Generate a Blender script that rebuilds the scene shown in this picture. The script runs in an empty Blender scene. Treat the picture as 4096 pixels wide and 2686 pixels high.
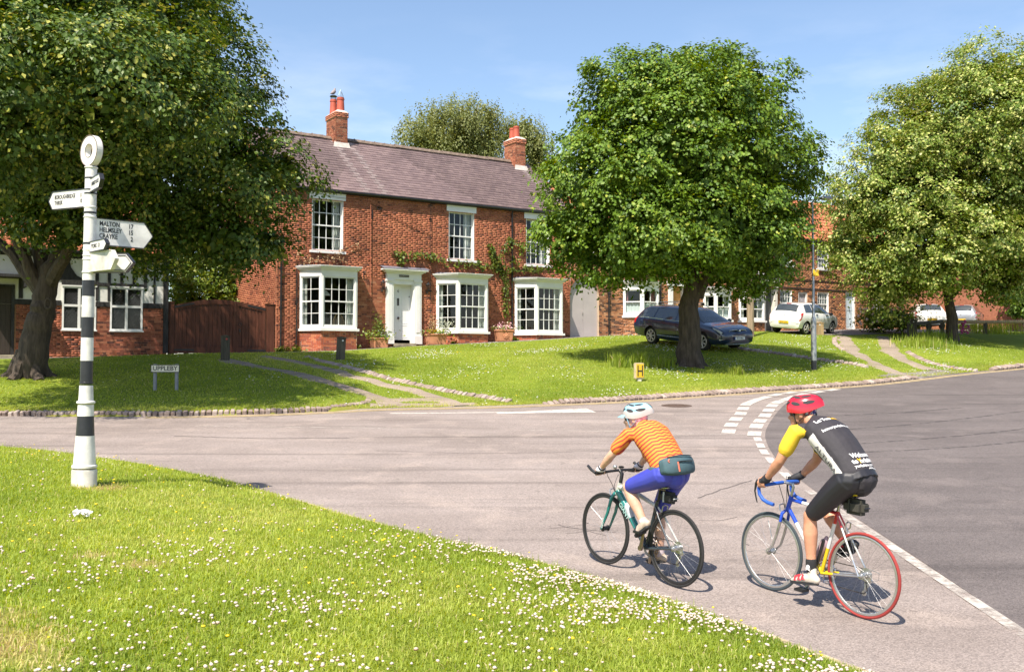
import bpy, bmesh, math, random
import numpy as np
from mathutils import Vector, Matrix, Euler
from mathutils.bvhtree import BVHTree
R = math.radians
random.seed(7); RNG = np.random.default_rng(11)
SC = bpy.context.scene
COL = SC.collection
# ------------------------------------------------------------------ camera
CAMZ = 2.51
cam_data = bpy.data.cameras.new('camera'); cam = bpy.data.objects.new('camera', cam_data)
COL.objects.link(cam); SC.camera = cam
cam_data.sensor_width = 36.0; cam_data.lens = 35.0; cam_data.clip_end = 3000; cam_data.clip_start = .05
PITCH = math.atan(30.5 / 995.6)
cam.location = (0, 0, CAMZ); cam.rotation_euler = (math.pi / 2 + PITCH, 0, 0)
# ------------------------------------------------------------------ sky and sun
SUN_EL = R(56); SUN_TO = Vector((-.46, -.888, 0)).normalized()     # horizontal direction towards the sun
w = bpy.data.worlds.new('World'); SC.world = w; w.use_nodes = True
nt = w.node_tree; nt.nodes.clear()
wo = nt.nodes.new('ShaderNodeOutputWorld'); wb = nt.nodes.new('ShaderNodeBackground')
sky = nt.nodes.new('ShaderNodeTexSky'); sky.sky_type = 'NISHITA'; sky.sun_disc = False
sky.sun_elevation = SUN_EL; sky.sun_rotation = math.atan2(SUN_TO.x, SUN_TO.y)
sky.altitude = 60; sky.air_density = 1.0; sky.dust_density = 1.0; sky.ozone_density = 1.2
wb.inputs['Strength'].default_value = 0.12
# thin fair-weather cloud low in the sky all round
tc = nt.nodes.new('ShaderNodeTexCoord'); sp = nt.nodes.new('ShaderNodeSeparateXYZ')
mp = nt.nodes.new('ShaderNodeMapping'); mp.inputs['Scale'].default_value = (1.6, 1.6, 5.5); mp.inputs['Location'].default_value = (0.35, .1, .2)
no = nt.nodes.new('ShaderNodeTexNoise'); no.inputs['Scale'].default_value = 2.6; no.inputs['Detail'].default_value = 7; no.inputs['Roughness'].default_value = .55
rp = nt.nodes.new('ShaderNodeMapRange'); rp.inputs[1].default_value = .47; rp.inputs[2].default_value = .74; rp.inputs[3].default_value = 0; rp.inputs[4].default_value = .75
fade = nt.nodes.new('ShaderNodeMapRange'); fade.inputs[1].default_value = .10; fade.inputs[2].default_value = .34; fade.inputs[3].default_value = 1; fade.inputs[4].default_value = 0
mul = nt.nodes.new('ShaderNodeMath'); mul.operation = 'MULTIPLY'
mixc = nt.nodes.new('ShaderNodeMix'); mixc.data_type = 'RGBA'; mixc.inputs[7].default_value = (7.6, 7.4, 7.5, 1)
nt.links.new(tc.outputs['Generated'], mp.inputs[0]); nt.links.new(mp.outputs[0], no.inputs['Vector'])
nt.links.new(tc.outputs['Generated'], sp.inputs[0]); nt.links.new(sp.outputs[2], fade.inputs[0])
nt.links.new(no.outputs[0], rp.inputs[0]); nt.links.new(rp.outputs[0], mul.inputs[0]); nt.links.new(fade.outputs[0], mul.inputs[1])
nt.links.new(mul.outputs[0], mixc.inputs[0]); nt.links.new(sky.outputs[0], mixc.inputs[6])
nt.links.new(mixc.outputs[2], wb.inputs['Color']); nt.links.new(wb.outputs[0], wo.inputs[0])
sd = bpy.data.lights.new('sun', 'SUN'); sd.energy = 4.8; sd.angle = R(.53); sd.color = (1.0, .92, .80)
sun = bpy.data.objects.new('sun', sd); COL.objects.link(sun); sun.location = (-20, -40, 60)
ldir = Vector((-SUN_TO.x * math.cos(SUN_EL), -SUN_TO.y * math.cos(SUN_EL), -math.sin(SUN_EL)))
sun.rotation_euler = ldir.to_track_quat('-Z', 'Y').to_euler()
SC.view_settings.view_transform = 'Standard'; SC.view_settings.look = 'None'
SC.view_settings.exposure = 0.86; SC.view_settings.gamma = 1; SC.view_settings.use_curve_mapping = False
SC.cycles.max_bounces = 6; SC.cycles.transparent_max_bounces = 12; SC.cycles.use_denoising = True
SC.cycles.caustics_reflective = False; SC.cycles.caustics_refractive = False
# ------------------------------------------------------------------ helpers
def tag(o, label=None, cat=None, group=None, kind=None):
 if label: o['label'] = label
 if cat: o['category'] = cat
 if group: o['group'] = group
 if kind: o['kind'] = kind
 return o
def empty(name, loc=(0, 0, 0), rz=0, label=None, cat=None, group=None):
 o = bpy.data.objects.new(name, None); COL.objects.link(o)
 o.empty_display_size = .2
 o.location = loc; o.rotation_euler = (0, 0, rz)
 return tag(o, label, cat, group)
def link(name, me, mats=None, parent=None):
 o = bpy.data.objects.new(name, me); COL.objects.link(o)
 if mats is not None and not me.materials:
  for m in (mats if isinstance(mats, (list, tuple)) else [mats]): me.materials.append(m)
 if parent: o.parent = parent
 return o
class MB:
 """collects shapes; build() links them as one mesh object"""
 def __init__(s): s.v = []; s.f = []; s.m = []; s.mi = 0; s.sm = []; s.smooth = False
 def add(s, vs, fs):
  b = len(s.v); s.v.extend([tuple(x) for x in vs])
  for f in fs: s.f.append(tuple(i + b for i in f)); s.m.append(s.mi); s.sm.append(s.smooth)
  return s
 def box(s, x0, x1, y0, y1, z0, z1, M=None):
  vs = [(x0, y0, z0), (x1, y0, z0), (x1, y1, z0), (x0, y1, z0), (x0, y0, z1), (x1, y0, z1), (x1, y1, z1), (x0, y1, z1)]
  if M is not None: vs = [M @ Vector(v) for v in vs]
  return s.add(vs, [(0, 3, 2, 1), (4, 5, 6, 7), (0, 1, 5, 4), (1, 2, 6, 5), (2, 3, 7, 6), (3, 0, 4, 7)])
 def bevbox(s, x0, x1, y0, y1, z0, z1, b=.01, M=None):
  bm = bmesh.new(); bmesh.ops.create_cube(bm, size=1)
  for v in bm.verts: v.co = Vector(((x0 + x1) / 2 + v.co.x * (x1 - x0), (y0 + y1) / 2 + v.co.y * (y1 - y0), (z0 + z1) / 2 + v.co.z * (z1 - z0)))
  bmesh.ops.bevel(bm, geom=bm.edges[:], offset=b, segments=2, affect='EDGES')
  vs = [v.co.copy() for v in bm.verts]; fs = [[v.index for v in f.verts] for f in bm.faces]; bm.free()
  if M is not None: vs = [M @ v for v in vs]
  return s.add(vs, fs)
 def prism(s, poly, axis, a, b, M=None):
  """poly: 2D loop; axis 'x','y','z' is the extrusion axis"""
  n = len(poly)
  def mk(p, t):
   return {'x': (t, p[0], p[1]), 'y': (p[0], t, p[1]), 'z': (p[0], p[1], t)}[axis]
  vs = [mk(p, a) for p in poly] + [mk(p, b) for p in poly]
  if M is not None: vs = [M @ Vector(v) for v in vs]
  fs = [tuple(range(n))[::-1], tuple(range(n, 2 * n))] + [(i, (i + 1) % n, n + (i + 1) % n, n + i) for i in range(n)]
  return s.add(vs, fs)
 def tube(s, pts, rad, n=8, cap=True, closed=False, sq=(1, 1), up=None):
  pts = [Vector(p) for p in pts]; N = len(pts)
  if not hasattr(rad, '__len__'): rad = [rad] * N
  b = len(s.v); prev = None
  for i, p in enumerate(pts):
   if closed: t = pts[(i + 1) % N] - pts[i - 1]
   else: t = (pts[min(i + 1, N - 1)] - pts[max(i - 1, 0)])
   if t.length < 1e-9: t = Vector((0, 0, 1))
   t.normalize()
   if prev is None:
    a = Vector(up) if up is not None else (Vector((0, 0, 1)) if abs(t.z) < .9 else Vector((1, 0, 0)))
    u = (a - t * a.dot(t)).normalized()
   else:
    u = (prev - t * prev.dot(t))
    u = u.normalized() if u.length > 1e-6 else t.orthogonal().normalized()
   prev = u; w_ = t.cross(u)
   for k in range(n):
    an = 2 * math.pi * k / n
    q = p + (u * math.cos(an) * sq[0] + w_ * math.sin(an) * sq[1]) * rad[i]
    s.v.append(tuple(q))
  L = N if closed else N - 1
  for i in range(L):
   for k in range(n):
    j = (i + 1) % N
    s.f.append((b + i * n + k, b + i * n + (k + 1) % n, b + j * n + (k + 1) % n, b + j * n + k)); s.m.append(s.mi); s.sm.append(s.smooth)
  if cap and not closed:
   s.f.append(tuple(b + k for k in range(n))[::-1]); s.m.append(s.mi); s.sm.append(False)
   s.f.append(tuple(b + (N - 1) * n + k for k in range(n))); s.m.append(s.mi); s.sm.append(False)
  return s
 def lathe(s, prof, n=16, c=(0, 0, 0), M=None):
  b = len(s.v); N = len(prof); c = Vector(c)
  for r, z in prof:
   for k in range(n):
    a = 2 * math.pi * k / n; q = Vector((r * math.cos(a), r * math.sin(a), z)) + c
    if M is not None: q = M @ q
    s.v.append(tuple(q))
  for i in range(N - 1):
   for k in range(n):
    s.f.append((b + i * n + k, b + i * n + (k + 1) % n, b + (i + 1) * n + (k + 1) % n, b + (i + 1) * n + k)); s.m.append(s.mi); s.sm.append(s.smooth)
  s.f.append(tuple(b + k for k in range(n))[::-1]); s.m.append(s.mi); s.sm.append(False)
  s.f.append(tuple(b + (N - 1) * n + k for k in range(n))); s.m.append(s.mi); s.sm.append(False)
  return s
 def ball(s, c, r, nu=12, nv=8, M=None):
  """ellipsoid, r may be a triple"""
  if not hasattr(r, '__len__'): r = (r, r, r)
  b = len(s.v)
  vs = []; fs = []
  for j in range(1, nv):
   th = math.pi * j / nv
   for k in range(nu):
    a = 2 * math.pi * k / nu
    vs.append(Vector((r[0] * math.sin(th) * math.cos(a), r[1] * math.sin(th) * math.sin(a), r[2] * math.cos(th))))
  vs += [Vector((0, 0, r[2])), Vector((0, 0, -r[2]))]
  T, Bq = len(vs) - 2, len(vs) - 1
  for j in range(nv - 2):
   for k in range(nu): fs.append((j * nu + k, (j + 1) * nu + k, (j + 1) * nu + (k + 1) % nu, j * nu + (k + 1) % nu))
  for k in range(nu):
   fs.append((T, k, (k + 1) % nu)); fs.append((Bq, (nv - 2) * nu + (k + 1) % nu, (nv - 2) * nu + k))
  if M is not None: vs = [M @ v for v in vs]
  vs = [v + Vector(c) for v in vs]
  return s.add(vs, fs)
 def mesh(s, name, scale=1.0):
  me = bpy.data.meshes.new(name)
  v = s.v if scale == 1.0 else [(x * scale, y * scale, z * scale) for x, y, z in s.v]
  me.from_pydata(v, [], s.f); me.update()
  me.polygons.foreach_set('material_index', s.m); me.polygons.foreach_set('use_smooth', s.sm)
  if any(s.sm): me.set_sharp_from_angle(angle=R(42))
  return me
 def build(s, name, mats, parent=None, scale=1.0):
  return link(name, s.mesh(name, scale), mats, parent)
def raw_mesh(name, V, F, smooth=False, mat_idx=None):
 """V (n,3), F (m,k) arrays -> mesh, fast"""
 V = np.asarray(V, dtype=np.float32); F = np.asarray(F, dtype=np.int32)
 me = bpy.data.meshes.new(name); k = F.shape[1]
 me.vertices.add(len(V)); me.vertices.foreach_set('co', V.ravel())
 me.loops.add(F.size); me.loops.foreach_set('vertex_index', F.ravel())
 me.polygons.add(len(F)); me.polygons.foreach_set('loop_start', np.arange(0, F.size, k, dtype=np.int32))
 me.polygons.foreach_set('loop_total', np.full(len(F), k, dtype=np.int32))
 if smooth: me.polygons.foreach_set('use_smooth', np.ones(len(F), dtype=bool))
 if mat_idx is not None: me.polygons.foreach_set('material_index', np.asarray(mat_idx, dtype=np.int32))
 me.update(calc_edges=True)
 return me
def fattr(me, name, vals, domain='FACE'):
 a = me.attributes.new(name, 'FLOAT', domain); a.data.foreach_set('value', np.asarray(vals, dtype=np.float32))
def copy_tree(o, parent=None):
 c = o.copy(); COL.objects.link(c); c.parent = parent
 for ch in list(o.children): copy_tree(ch, c)
 return c
# ------------------------------------------------------------------ materials
MATS = {}
def pbr(name, col, rough=.6, var=.12, scale=8.0, bump=0.0, bscale=None, metal=0.0, spec=.5, coat=0.0, tint=None, col2=None, trans=0.0, detail=4, stretch=None):
 """principled with noise-varied colour; tint = name of a 0..1 face attribute that mixes col -> col2"""
 if name in MATS: return MATS[name]
 m = bpy.data.materials.new(name); m.use_nodes = True; t = m.node_tree; b = t.nodes['Principled BSDF']
 b.inputs['Roughness'].default_value = rough; b.inputs['Metallic'].default_value = metal
 b.inputs['Specular IOR Level'].default_value = spec; b.inputs['Coat Weight'].default_value = coat
 tcn = t.nodes.new('ShaderNodeTexCoord'); vec = tcn.outputs['Object']
 if stretch:
  mpn = t.nodes.new('ShaderNodeMapping'); mpn.inputs['Scale'].default_value = stretch
  t.links.new(vec, mpn.inputs[0]); vec = mpn.outputs[0]
 nz = t.nodes.new('ShaderNodeTexNoise'); nz.inputs['Scale'].default_value = scale; nz.inputs['Detail'].default_value = detail
 t.links.new(vec, nz.inputs['Vector'])
 c = t.nodes.new('ShaderNodeMix'); c.data_type = 'RGBA'; c.clamp_factor = True
 lo = [max(0, x * (1 - var)) for x in col]; hi = [min(1, x * (1 + var)) for x in col]
 c.inputs[6].default_value = (*lo, 1); c.inputs[7].default_value = (*hi, 1)
 mr = t.nodes.new('ShaderNodeMapRange'); mr.inputs[1].default_value = .3; mr.inputs[2].default_value = .7
 t.links.new(nz.outputs[0], mr.inputs[0]); t.links.new(mr.outputs[0], c.inputs[0])
 out = c.outputs[2]
 if tint:
  at = t.nodes.new('ShaderNodeAttribute'); at.attribute_name = tint
  c2 = t.nodes.new('ShaderNodeMix'); c2.data_type = 'RGBA'; c2.inputs[7].default_value = (*col2, 1)
  t.links.new(at.outputs['Fac'], c2.inputs[0]); t.links.new(out, c2.inputs[6]); out = c2.outputs[2]
 t.links.new(out, b.inputs['Base Color'])
 if bump:
  n2 = t.nodes.new('ShaderNodeTexNoise'); n2.inputs['Scale'].default_value = bscale or scale * 3; n2.inputs['Detail'].default_value = 5
  t.links.new(vec, n2.inputs['Vector'])
  bp = t.nodes.new('ShaderNodeBump'); bp.inputs['Strength'].default_value = bump; bp.inputs['Distance'].default_value = .02
  t.links.new(n2.outputs[0], bp.inputs['Height']); t.links.new(bp.outputs[0], b.inputs['Normal'])
 MATS[name] = m
 return m
def ramp_mat(name, stops, attr, rough=.8, var=.15, scale=30, bump=.0, bscale=60, spec=.4, nmix=.0, nscale=1.0):
 """colour from a ramp driven by a face attribute, plus noise"""
 if name in MATS: return MATS[name]
 m = bpy.data.materials.new(name); m.use_nodes = True; t = m.node_tree; b = t.nodes['Principled BSDF']
 b.inputs['Roughness'].default_value = rough; b.inputs['Specular IOR Level'].default_value = spec
 at = t.nodes.new('ShaderNodeAttribute'); at.attribute_name = attr
 r = t.nodes.new('ShaderNodeValToRGB'); e = r.color_ramp.elements
 e[0].position = stops[0][0]; e[0].color = (*stops[0][1], 1); e[1].position = stops[-1][0]; e[1].color = (*stops[-1][1], 1)
 for p, c in stops[1:-1]: q = e.new(p); q.color = (*c, 1)
 t.links.new(at.outputs['Fac'], r.inputs[0])
 tcn = t.nodes.new('ShaderNodeTexCoord'); nz = t.nodes.new('ShaderNodeTexNoise'); nz.inputs['Scale'].default_value = scale; nz.inputs['Detail'].default_value = 5
 t.links.new(tcn.outputs['Object'], nz.inputs['Vector'])
 hv = t.nodes.new('ShaderNodeHueSaturation')
 mr = t.nodes.new('ShaderNodeMapRange'); mr.inputs[1].default_value = .25; mr.inputs[2].default_value = .75; mr.inputs[3].default_value = 1 - var; mr.inputs[4].default_value = 1 + var
 t.links.new(nz.outputs[0], mr.inputs[0]); t.links.new(mr.outputs[0], hv.inputs['Value']); t.links.new(r.outputs[0], hv.inputs['Color'])
 fin = hv.outputs[0]
 if nmix:
  g = t.nodes.new('ShaderNodeNewGeometry'); n3 = t.nodes.new('ShaderNodeTexNoise'); n3.inputs['Scale'].default_value = nscale; n3.inputs['Detail'].default_value = 6; t.links.new(g.outputs['Position'], n3.inputs['Vector'])
  h3 = t.nodes.new('ShaderNodeHueSaturation'); r3 = t.nodes.new('ShaderNodeMapRange'); r3.inputs[1].default_value = .3; r3.inputs[2].default_value = .7; r3.inputs[3].default_value = 1 - nmix; r3.inputs[4].default_value = 1 + nmix
  t.links.new(n3.outputs[0], r3.inputs[0]); t.links.new(r3.outputs[0], h3.inputs['Value']); t.links.new(fin, h3.inputs['Color']); fin = h3.outputs[0]
 t.links.new(fin, b.inputs['Base Color'])
 if bump:
  n2 = t.nodes.new('ShaderNodeTexNoise'); n2.inputs['Scale'].default_value = bscale; n2.inputs['Detail'].default_value = 4
  t.links.new(tcn.outputs['Object'], n2.inputs['Vector'])
  bp = t.nodes.new('ShaderNodeBump'); bp.inputs['Strength'].default_value = bump; bp.inputs['Distance'].default_value = .02
  t.links.new(n2.outputs[0], bp.inputs['Height']); t.links.new(bp.outputs[0], b.inputs['Normal'])
 MATS[name] = m
 return m
def leaf_mat(name, stops, rough=.45, trans=.35, spec=.4):
 """leaf: ramp over a per-leaf attribute, part of the light passes through"""
 m = ramp_mat(name, stops, 'lv', rough=rough, var=.12, scale=3, spec=spec)
 t = m.node_tree; b = t.nodes['Principled BSDF']; out = t.nodes['Material Output']
 tr = t.nodes.new('ShaderNodeBsdfTranslucent'); mx = t.nodes.new('ShaderNodeMixShader'); mx.inputs[0].default_value = trans
 src = b.inputs['Base Color'].links[0].from_socket
 hs = t.nodes.new('ShaderNodeHueSaturation'); hs.inputs['Hue'].default_value = .47; hs.inputs['Saturation'].default_value = 1.15; hs.inputs['Value'].default_value = 1.5
 t.links.new(src, hs.inputs['Color']); t.links.new(hs.outputs[0], tr.inputs['Color'])
 t.links.new(b.outputs[0], mx.inputs[1]); t.links.new(tr.outputs[0], mx.inputs[2]); t.links.new(mx.outputs[0], out.inputs[0])
 return m
def glass_mat(name='window_glass', tintc=(.9, .95, .95), refl=.9):
 if name in MATS: return MATS[name]
 m = bpy.data.materials.new(name); m.use_nodes = True; t = m.node_tree; t.nodes.clear()
 o = t.nodes.new('ShaderNodeOutputMaterial'); mx = t.nodes.new('ShaderNodeMixShader'); tr = t.nodes.new('ShaderNodeBsdfTransparent'); gl = t.nodes.new('ShaderNodeBsdfGlossy')
 fr = t.nodes.new('ShaderNodeFresnel'); fr.inputs['IOR'].default_value = 1.5
 gl.inputs['Roughness'].default_value = .02; tr.inputs['Color'].default_value = (*tintc, 1); gl.inputs['Color'].default_value = (refl, refl, refl, 1)
 ge = t.nodes.new('ShaderNodeNewGeometry'); sb = t.nodes.new('ShaderNodeMath'); sb.operation = 'SUBTRACT'; sb.inputs[0].default_value = 1; pm = t.nodes.new('ShaderNodeMath'); pm.operation = 'MULTIPLY'
 t.links.new(ge.outputs['Backfacing'], sb.inputs[1]); t.links.new(fr.outputs[0], pm.inputs[0]); t.links.new(sb.outputs[0], pm.inputs[1])   # reflect on the entry face only
 t.links.new(pm.outputs[0], mx.inputs[0]); t.links.new(tr.outputs[0], mx.inputs[1]); t.links.new(gl.outputs[0], mx.inputs[2]); t.links.new(mx.outputs[0], o.inputs[0])
 MATS[name] = m
 return m
WHITE = pbr('white_paint', (.80, .79, .77), rough=.45, var=.04, scale=3, bump=.03, bscale=40)
GLASS = glass_mat()
BLACKMETAL = pbr('black_iron', (.02, .02, .022), rough=.45, var=.2)
# ------------------------------------------------------------------ the lie of the land
SLOPE = .067                      # the road climbs away from the camera
KS = 1.1                          # building units are tenths longer than a metre
def ray(u, v):
 x = (u - 512) / 995.6; y = -(v - 335.5) / 995.6
 return Vector((x, math.cos(PITCH) - y * math.sin(PITCH), math.sin(PITCH) + y * math.cos(PITCH)))
def roadpt(U, V):
 """survey point on the road surface (photo pixel of the 4096 frame)"""
 r = ray(U / 4, V / 4); t = -CAMZ / (r.z - SLOPE * r.y)
 return Vector((0, 0, CAMZ)) + r * t
HA = math.atan2(.5388, .8425)     # building line direction
HD = np.array([math.cos(HA), math.sin(HA)]); HN = np.array([-math.sin(HA), math.cos(HA)])
HO = np.array([-3.92, 36.5]) * KS
def hz(z): return (z - 2.575) * KS + CAMZ
S_PTS = np.array([-40, -20, -11, -3.1, 8.2, 24.8, 45, 90]) * KS
Z_PTS = np.array([hz(z) for z in (2.2, 2.65, 2.86, 3.10, 3.79, 4.40, 4.75, 5.2)])
def poly_world(pts): return np.array([list(roadpt(*p))[:2] for p in pts])
FAR_EDGE = np.vstack([[(-60, 22.0), (-25, 21.9)], poly_world([(0, 1662), (311, 1664.5), (689, 1663), (1008, 1657), (1311, 1645), (1462, 1635), (1681, 1630), (2000, 1624), (2203, 1615), (2430, 1607), (2745, 1586), (3060, 1564), (3402, 1543), (3568, 1527), (3820, 1495), (4096, 1470)]), [(24, 41.5), (31, 46.5), (60, 62)]])
NEAR_EDGE = np.vstack([[(-60, 17.5), (-20, 17.2)], poly_world([(0, 1807), (288, 1830), (600, 1876), (899, 1933), (1139, 2002), (1402, 2083), (1805, 2184), (2007, 2228), (2343, 2320), (2800, 2463), (3373, 2690)]), [(3.2, 5.4), (5.5, 2.0), (9, -4), (16, -30)]])
def seg_dist(P, L):
 """distance from points P (n,2) to polyline L and index position along it"""
 best = np.full(len(P), 1e9); pos = np.zeros((len(P), 2))
 for a, b in zip(L[:-1], L[1:]):
  ab = b - a; t = np.clip(((P - a) @ ab) / (ab @ ab), 0, 1); q = a + t[:, None] * ab
  d = np.hypot(*(P - q).T); k = d < best; best[k] = d[k]; pos[k] = q[k]
 return best, pos
def below(P, L):
 """True where the point lies under (nearer the camera than) polyline y(x)"""
 return P[:, 1] < np.interp(P[:, 0], L[:, 0], L[:, 1])
DRIVE_X = [(-3.6, .9), (12.9, 16.9)]          # dropped kerbs
def ground_h(P):
 P = np.asarray(P, dtype=float).reshape(-1, 2)
 road = SLOPE * P[:, 1]; z = road - .13
 # near green
 inn = below(P, NEAR_EDGE); d, _ = seg_dist(P, NEAR_EDGE); e = np.where(inn, d, -d)
 bank = .035 + .36 * (1 - np.exp(-np.maximum(e, 0) / 1.3)) + .045 * np.maximum(e, 0)
 zn = np.where(e > 0, road + bank, road + .035 + e * .7); zn = np.maximum(zn, road - .13)
 z = np.where(e > -.6, zn, z)
 far_out = P[:, 1] < 0
 z = np.where(far_out & inn, np.minimum(z, .6), z)
 # far green
 outf = ~below(P, FAR_EDGE); dk, pk = seg_dist(P, FAR_EDGE)
 s = (P - HO) @ HD; dh = -((P - HO) @ HN); zh = np.interp(s, S_PTS, Z_PTS)
 drive = np.zeros(len(P))
 for a, b in DRIVE_X:
  drive = np.maximum(drive, np.clip(np.minimum(P[:, 0] - a, b - P[:, 0]) / .6 + .5, 0, 1))
 kh = .085 * (1 - drive) + .004
 zk = SLOPE * pk[:, 1] + kh
 t = np.clip((dk - .1) / np.maximum(dk + np.maximum(dh, 0) - 1.9, .05), 0, 1)
 t = np.where(dh <= 1.6, 1, t)
 t = t + .10 * np.sin(t * math.pi) * np.sin(t * math.pi)
 zf = zk + (zh - zk) * t
 und = .05 * np.sin(P[:, 0] * .55 + 1) * np.sin(P[:, 1] * .43) * np.clip(np.minimum(dk, dh) / 3, 0, 1)
 zf = zf + und
 ramp = np.clip((dk + .0) / .06, 0, 1)
 z = np.where(outf, (road - .13) * (1 - ramp) + zf * ramp, z)
 return z
def gz(x, y): return float(ground_h([(x, y)])[0])
def at(U, V):
 """survey point where the line of sight of photo pixel (U, V) meets the land"""
 r = ray(U / 4, V / 4); t = np.arange(3, 90, .05)
 P = np.stack([r.x * t, r.y * t], 1); zz = CAMZ + r.z * t; g = np.maximum(ground_h(P), -9)
 k = np.nonzero(zz <= g)[0]
 i = k[0] if len(k) else int(np.argmin(zz - g))
 return Vector((P[i, 0], P[i, 1], float(g[i])))
# ------------------------------------------------------------------ ground materials
def ground_material():
 m = bpy.data.materials.new('grass_ground'); m.use_nodes = True; t = m.node_tree; b = t.nodes['Principled BSDF']
 b.inputs['Roughness'].default_value = .9; b.inputs['Specular IOR Level'].default_value = .15
 tcn = t.nodes.new('ShaderNodeTexCoord')
 def noise(s, d=5, r=.6):
  n = t.nodes.new('ShaderNodeTexNoise'); n.inputs['Scale'].default_value = s; n.inputs['Detail'].default_value = d; n.inputs['Roughness'].default_value = r
  t.links.new(tcn.outputs['Object'], n.inputs['Vector']); return n.outputs[0]
 def mix(f, a, c):
  x = t.nodes.new('ShaderNodeMix'); x.data_type = 'RGBA'
  if isinstance(f, float): x.inputs[0].default_value = f
  else: t.links.new(f, x.inputs[0])
  for i, q in ((6, a), (7, c)):
   if isinstance(q, tuple): x.inputs[i].default_value = (*q, 1)
   else: t.links.new(q, x.inputs[i])
  return x.outputs[2]
 def rng(s, a, c):
  x = t.nodes.new('ShaderNodeMapRange'); x.inputs[1].default_value = a; x.inputs[2].default_value = c; t.links.new(s, x.inputs[0]); return x.outputs[0]
 c = mix(rng(noise(.35), .35, .65), (.15, .205, .022), (.25, .305, .036))
 c = mix(rng(noise(14), .3, .7), c, mix(.5, c, (.08, .13, .012)))
 a = t.nodes.new('ShaderNodeAttribute'); a.attribute_name = 'dry'
 m2 = t.nodes.new('ShaderNodeMath'); m2.operation = 'MULTIPLY'; t.links.new(a.outputs['Fac'], m2.inputs[0]); t.links.new(rng(noise(3.5), .2, .6), m2.inputs[1])
 c = mix(m2.outputs[0], c, (.30, .20, .08))
 t.links.new(c, b.inputs['Base Color'])
 bp = t.nodes.new('ShaderNodeBump'); bp.inputs['Strength'].default_value = .7; bp.inputs['Distance'].default_value = .05
 t.links.new(noise(45), bp.inputs['Height']); t.links.new(bp.outputs[0], b.inputs['Normal'])
 return m
def asphalt(name, c1, c2, patch):
 m = bpy.data.materials.new(name); m.use_nodes = True; t = m.node_tree; b = t.nodes['Principled BSDF']
 b.inputs['Roughness'].default_value = .85; b.inputs['Specular IOR Level'].default_value = .25
 tcn = t.nodes.new('ShaderNodeTexCoord')
 def noise(s, d=5, stretch=None):
  n = t.nodes.new('ShaderNodeTexNoise'); n.inputs['Scale'].default_value = s; n.inputs['Detail'].default_value = d; v = tcn.outputs['Object']
  if stretch:
   mp_ = t.nodes.new('ShaderNodeMapping'); mp_.inputs['Scale'].default_value = stretch; t.links.new(v, mp_.inputs[0]); v = mp_.outputs[0]
  t.links.new(v, n.inputs['Vector']); return n.outputs[0]
 def rng(s, a, c, lo=0., hi=1.):
  x = t.nodes.new('ShaderNodeMapRange'); x.inputs[1].default_value = a; x.inputs[2].default_value = c; x.inputs[3].default_value = lo; x.inputs[4].default_value = hi; t.links.new(s, x.inputs[0]); return x.outputs[0]
 def mix(f, a, c):
  x = t.nodes.new('ShaderNodeMix'); x.data_type = 'RGBA'; t.links.new(f, x.inputs[0])
  for i, q in ((6, a), (7, c)):
   if isinstance(q, tuple): x.inputs[i].default_value = (*q, 1)
   else: t.links.new(q, x.inputs[i])
  return x.outputs[2]
 c = mix(rng(noise(.5, 6, (1, 1.6, 1)), .3, .7), c1, c2)
 c = mix(rng(noise(1.0, 4, (.12, 2.6, 1)), .52, .74, 0, .75), c, tuple(x * .58 for x in c1))     # tyre-worn streaks along the road
 c = mix(rng(noise(1.7, 5), .53, .74, 0, .7), c, patch)
 c = mix(rng(noise(7, 3), .64, .72, 0, .4), c, tuple(x * .6 for x in c1))
 vo = t.nodes.new('ShaderNodeTexVoronoi'); vo.inputs['Scale'].default_value = 95; t.links.new(tcn.outputs['Object'], vo.inputs['Vector'])
 hv = t.nodes.new('ShaderNodeHueSaturation'); t.links.new(c, hv.inputs['Color']); sp_ = t.nodes.new('ShaderNodeSeparateColor'); t.links.new(vo.outputs['Color'], sp_.inputs[0])
 t.links.new(rng(sp_.outputs[0], 0, 1, .70, 1.30), hv.inputs['Value']); t.links.new(hv.outputs[0], b.inputs['Base Color'])
 bp = t.nodes.new('ShaderNodeBump'); bp.inputs['Strength'].default_value = .55; bp.inputs['Distance'].default_value = .012
 t.links.new(vo.outputs['Distance'], bp.inputs['Height']); t.links.new(bp.outputs[0], b.inputs['Normal'])
 MATS[name] = m
 return m
M_GROUND = ground_material()
M_ROAD = asphalt('old_asphalt', (.228, .188, .168), (.308, .258, .235), (.36, .295, .258))
M_ROAD2 = asphalt('newer_asphalt', (.120, .102, .098), (.158, .135, .129), (.19, .16, .15))
M_GRAVEL = asphalt('gravel_dirt', (.26, .205, .155), (.36, .29, .23), (.20, .19, .07))
M_PATH = asphalt('path_asphalt', (.20, .175, .165), (.25, .22, .205), (.24, .21, .19))
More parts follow.
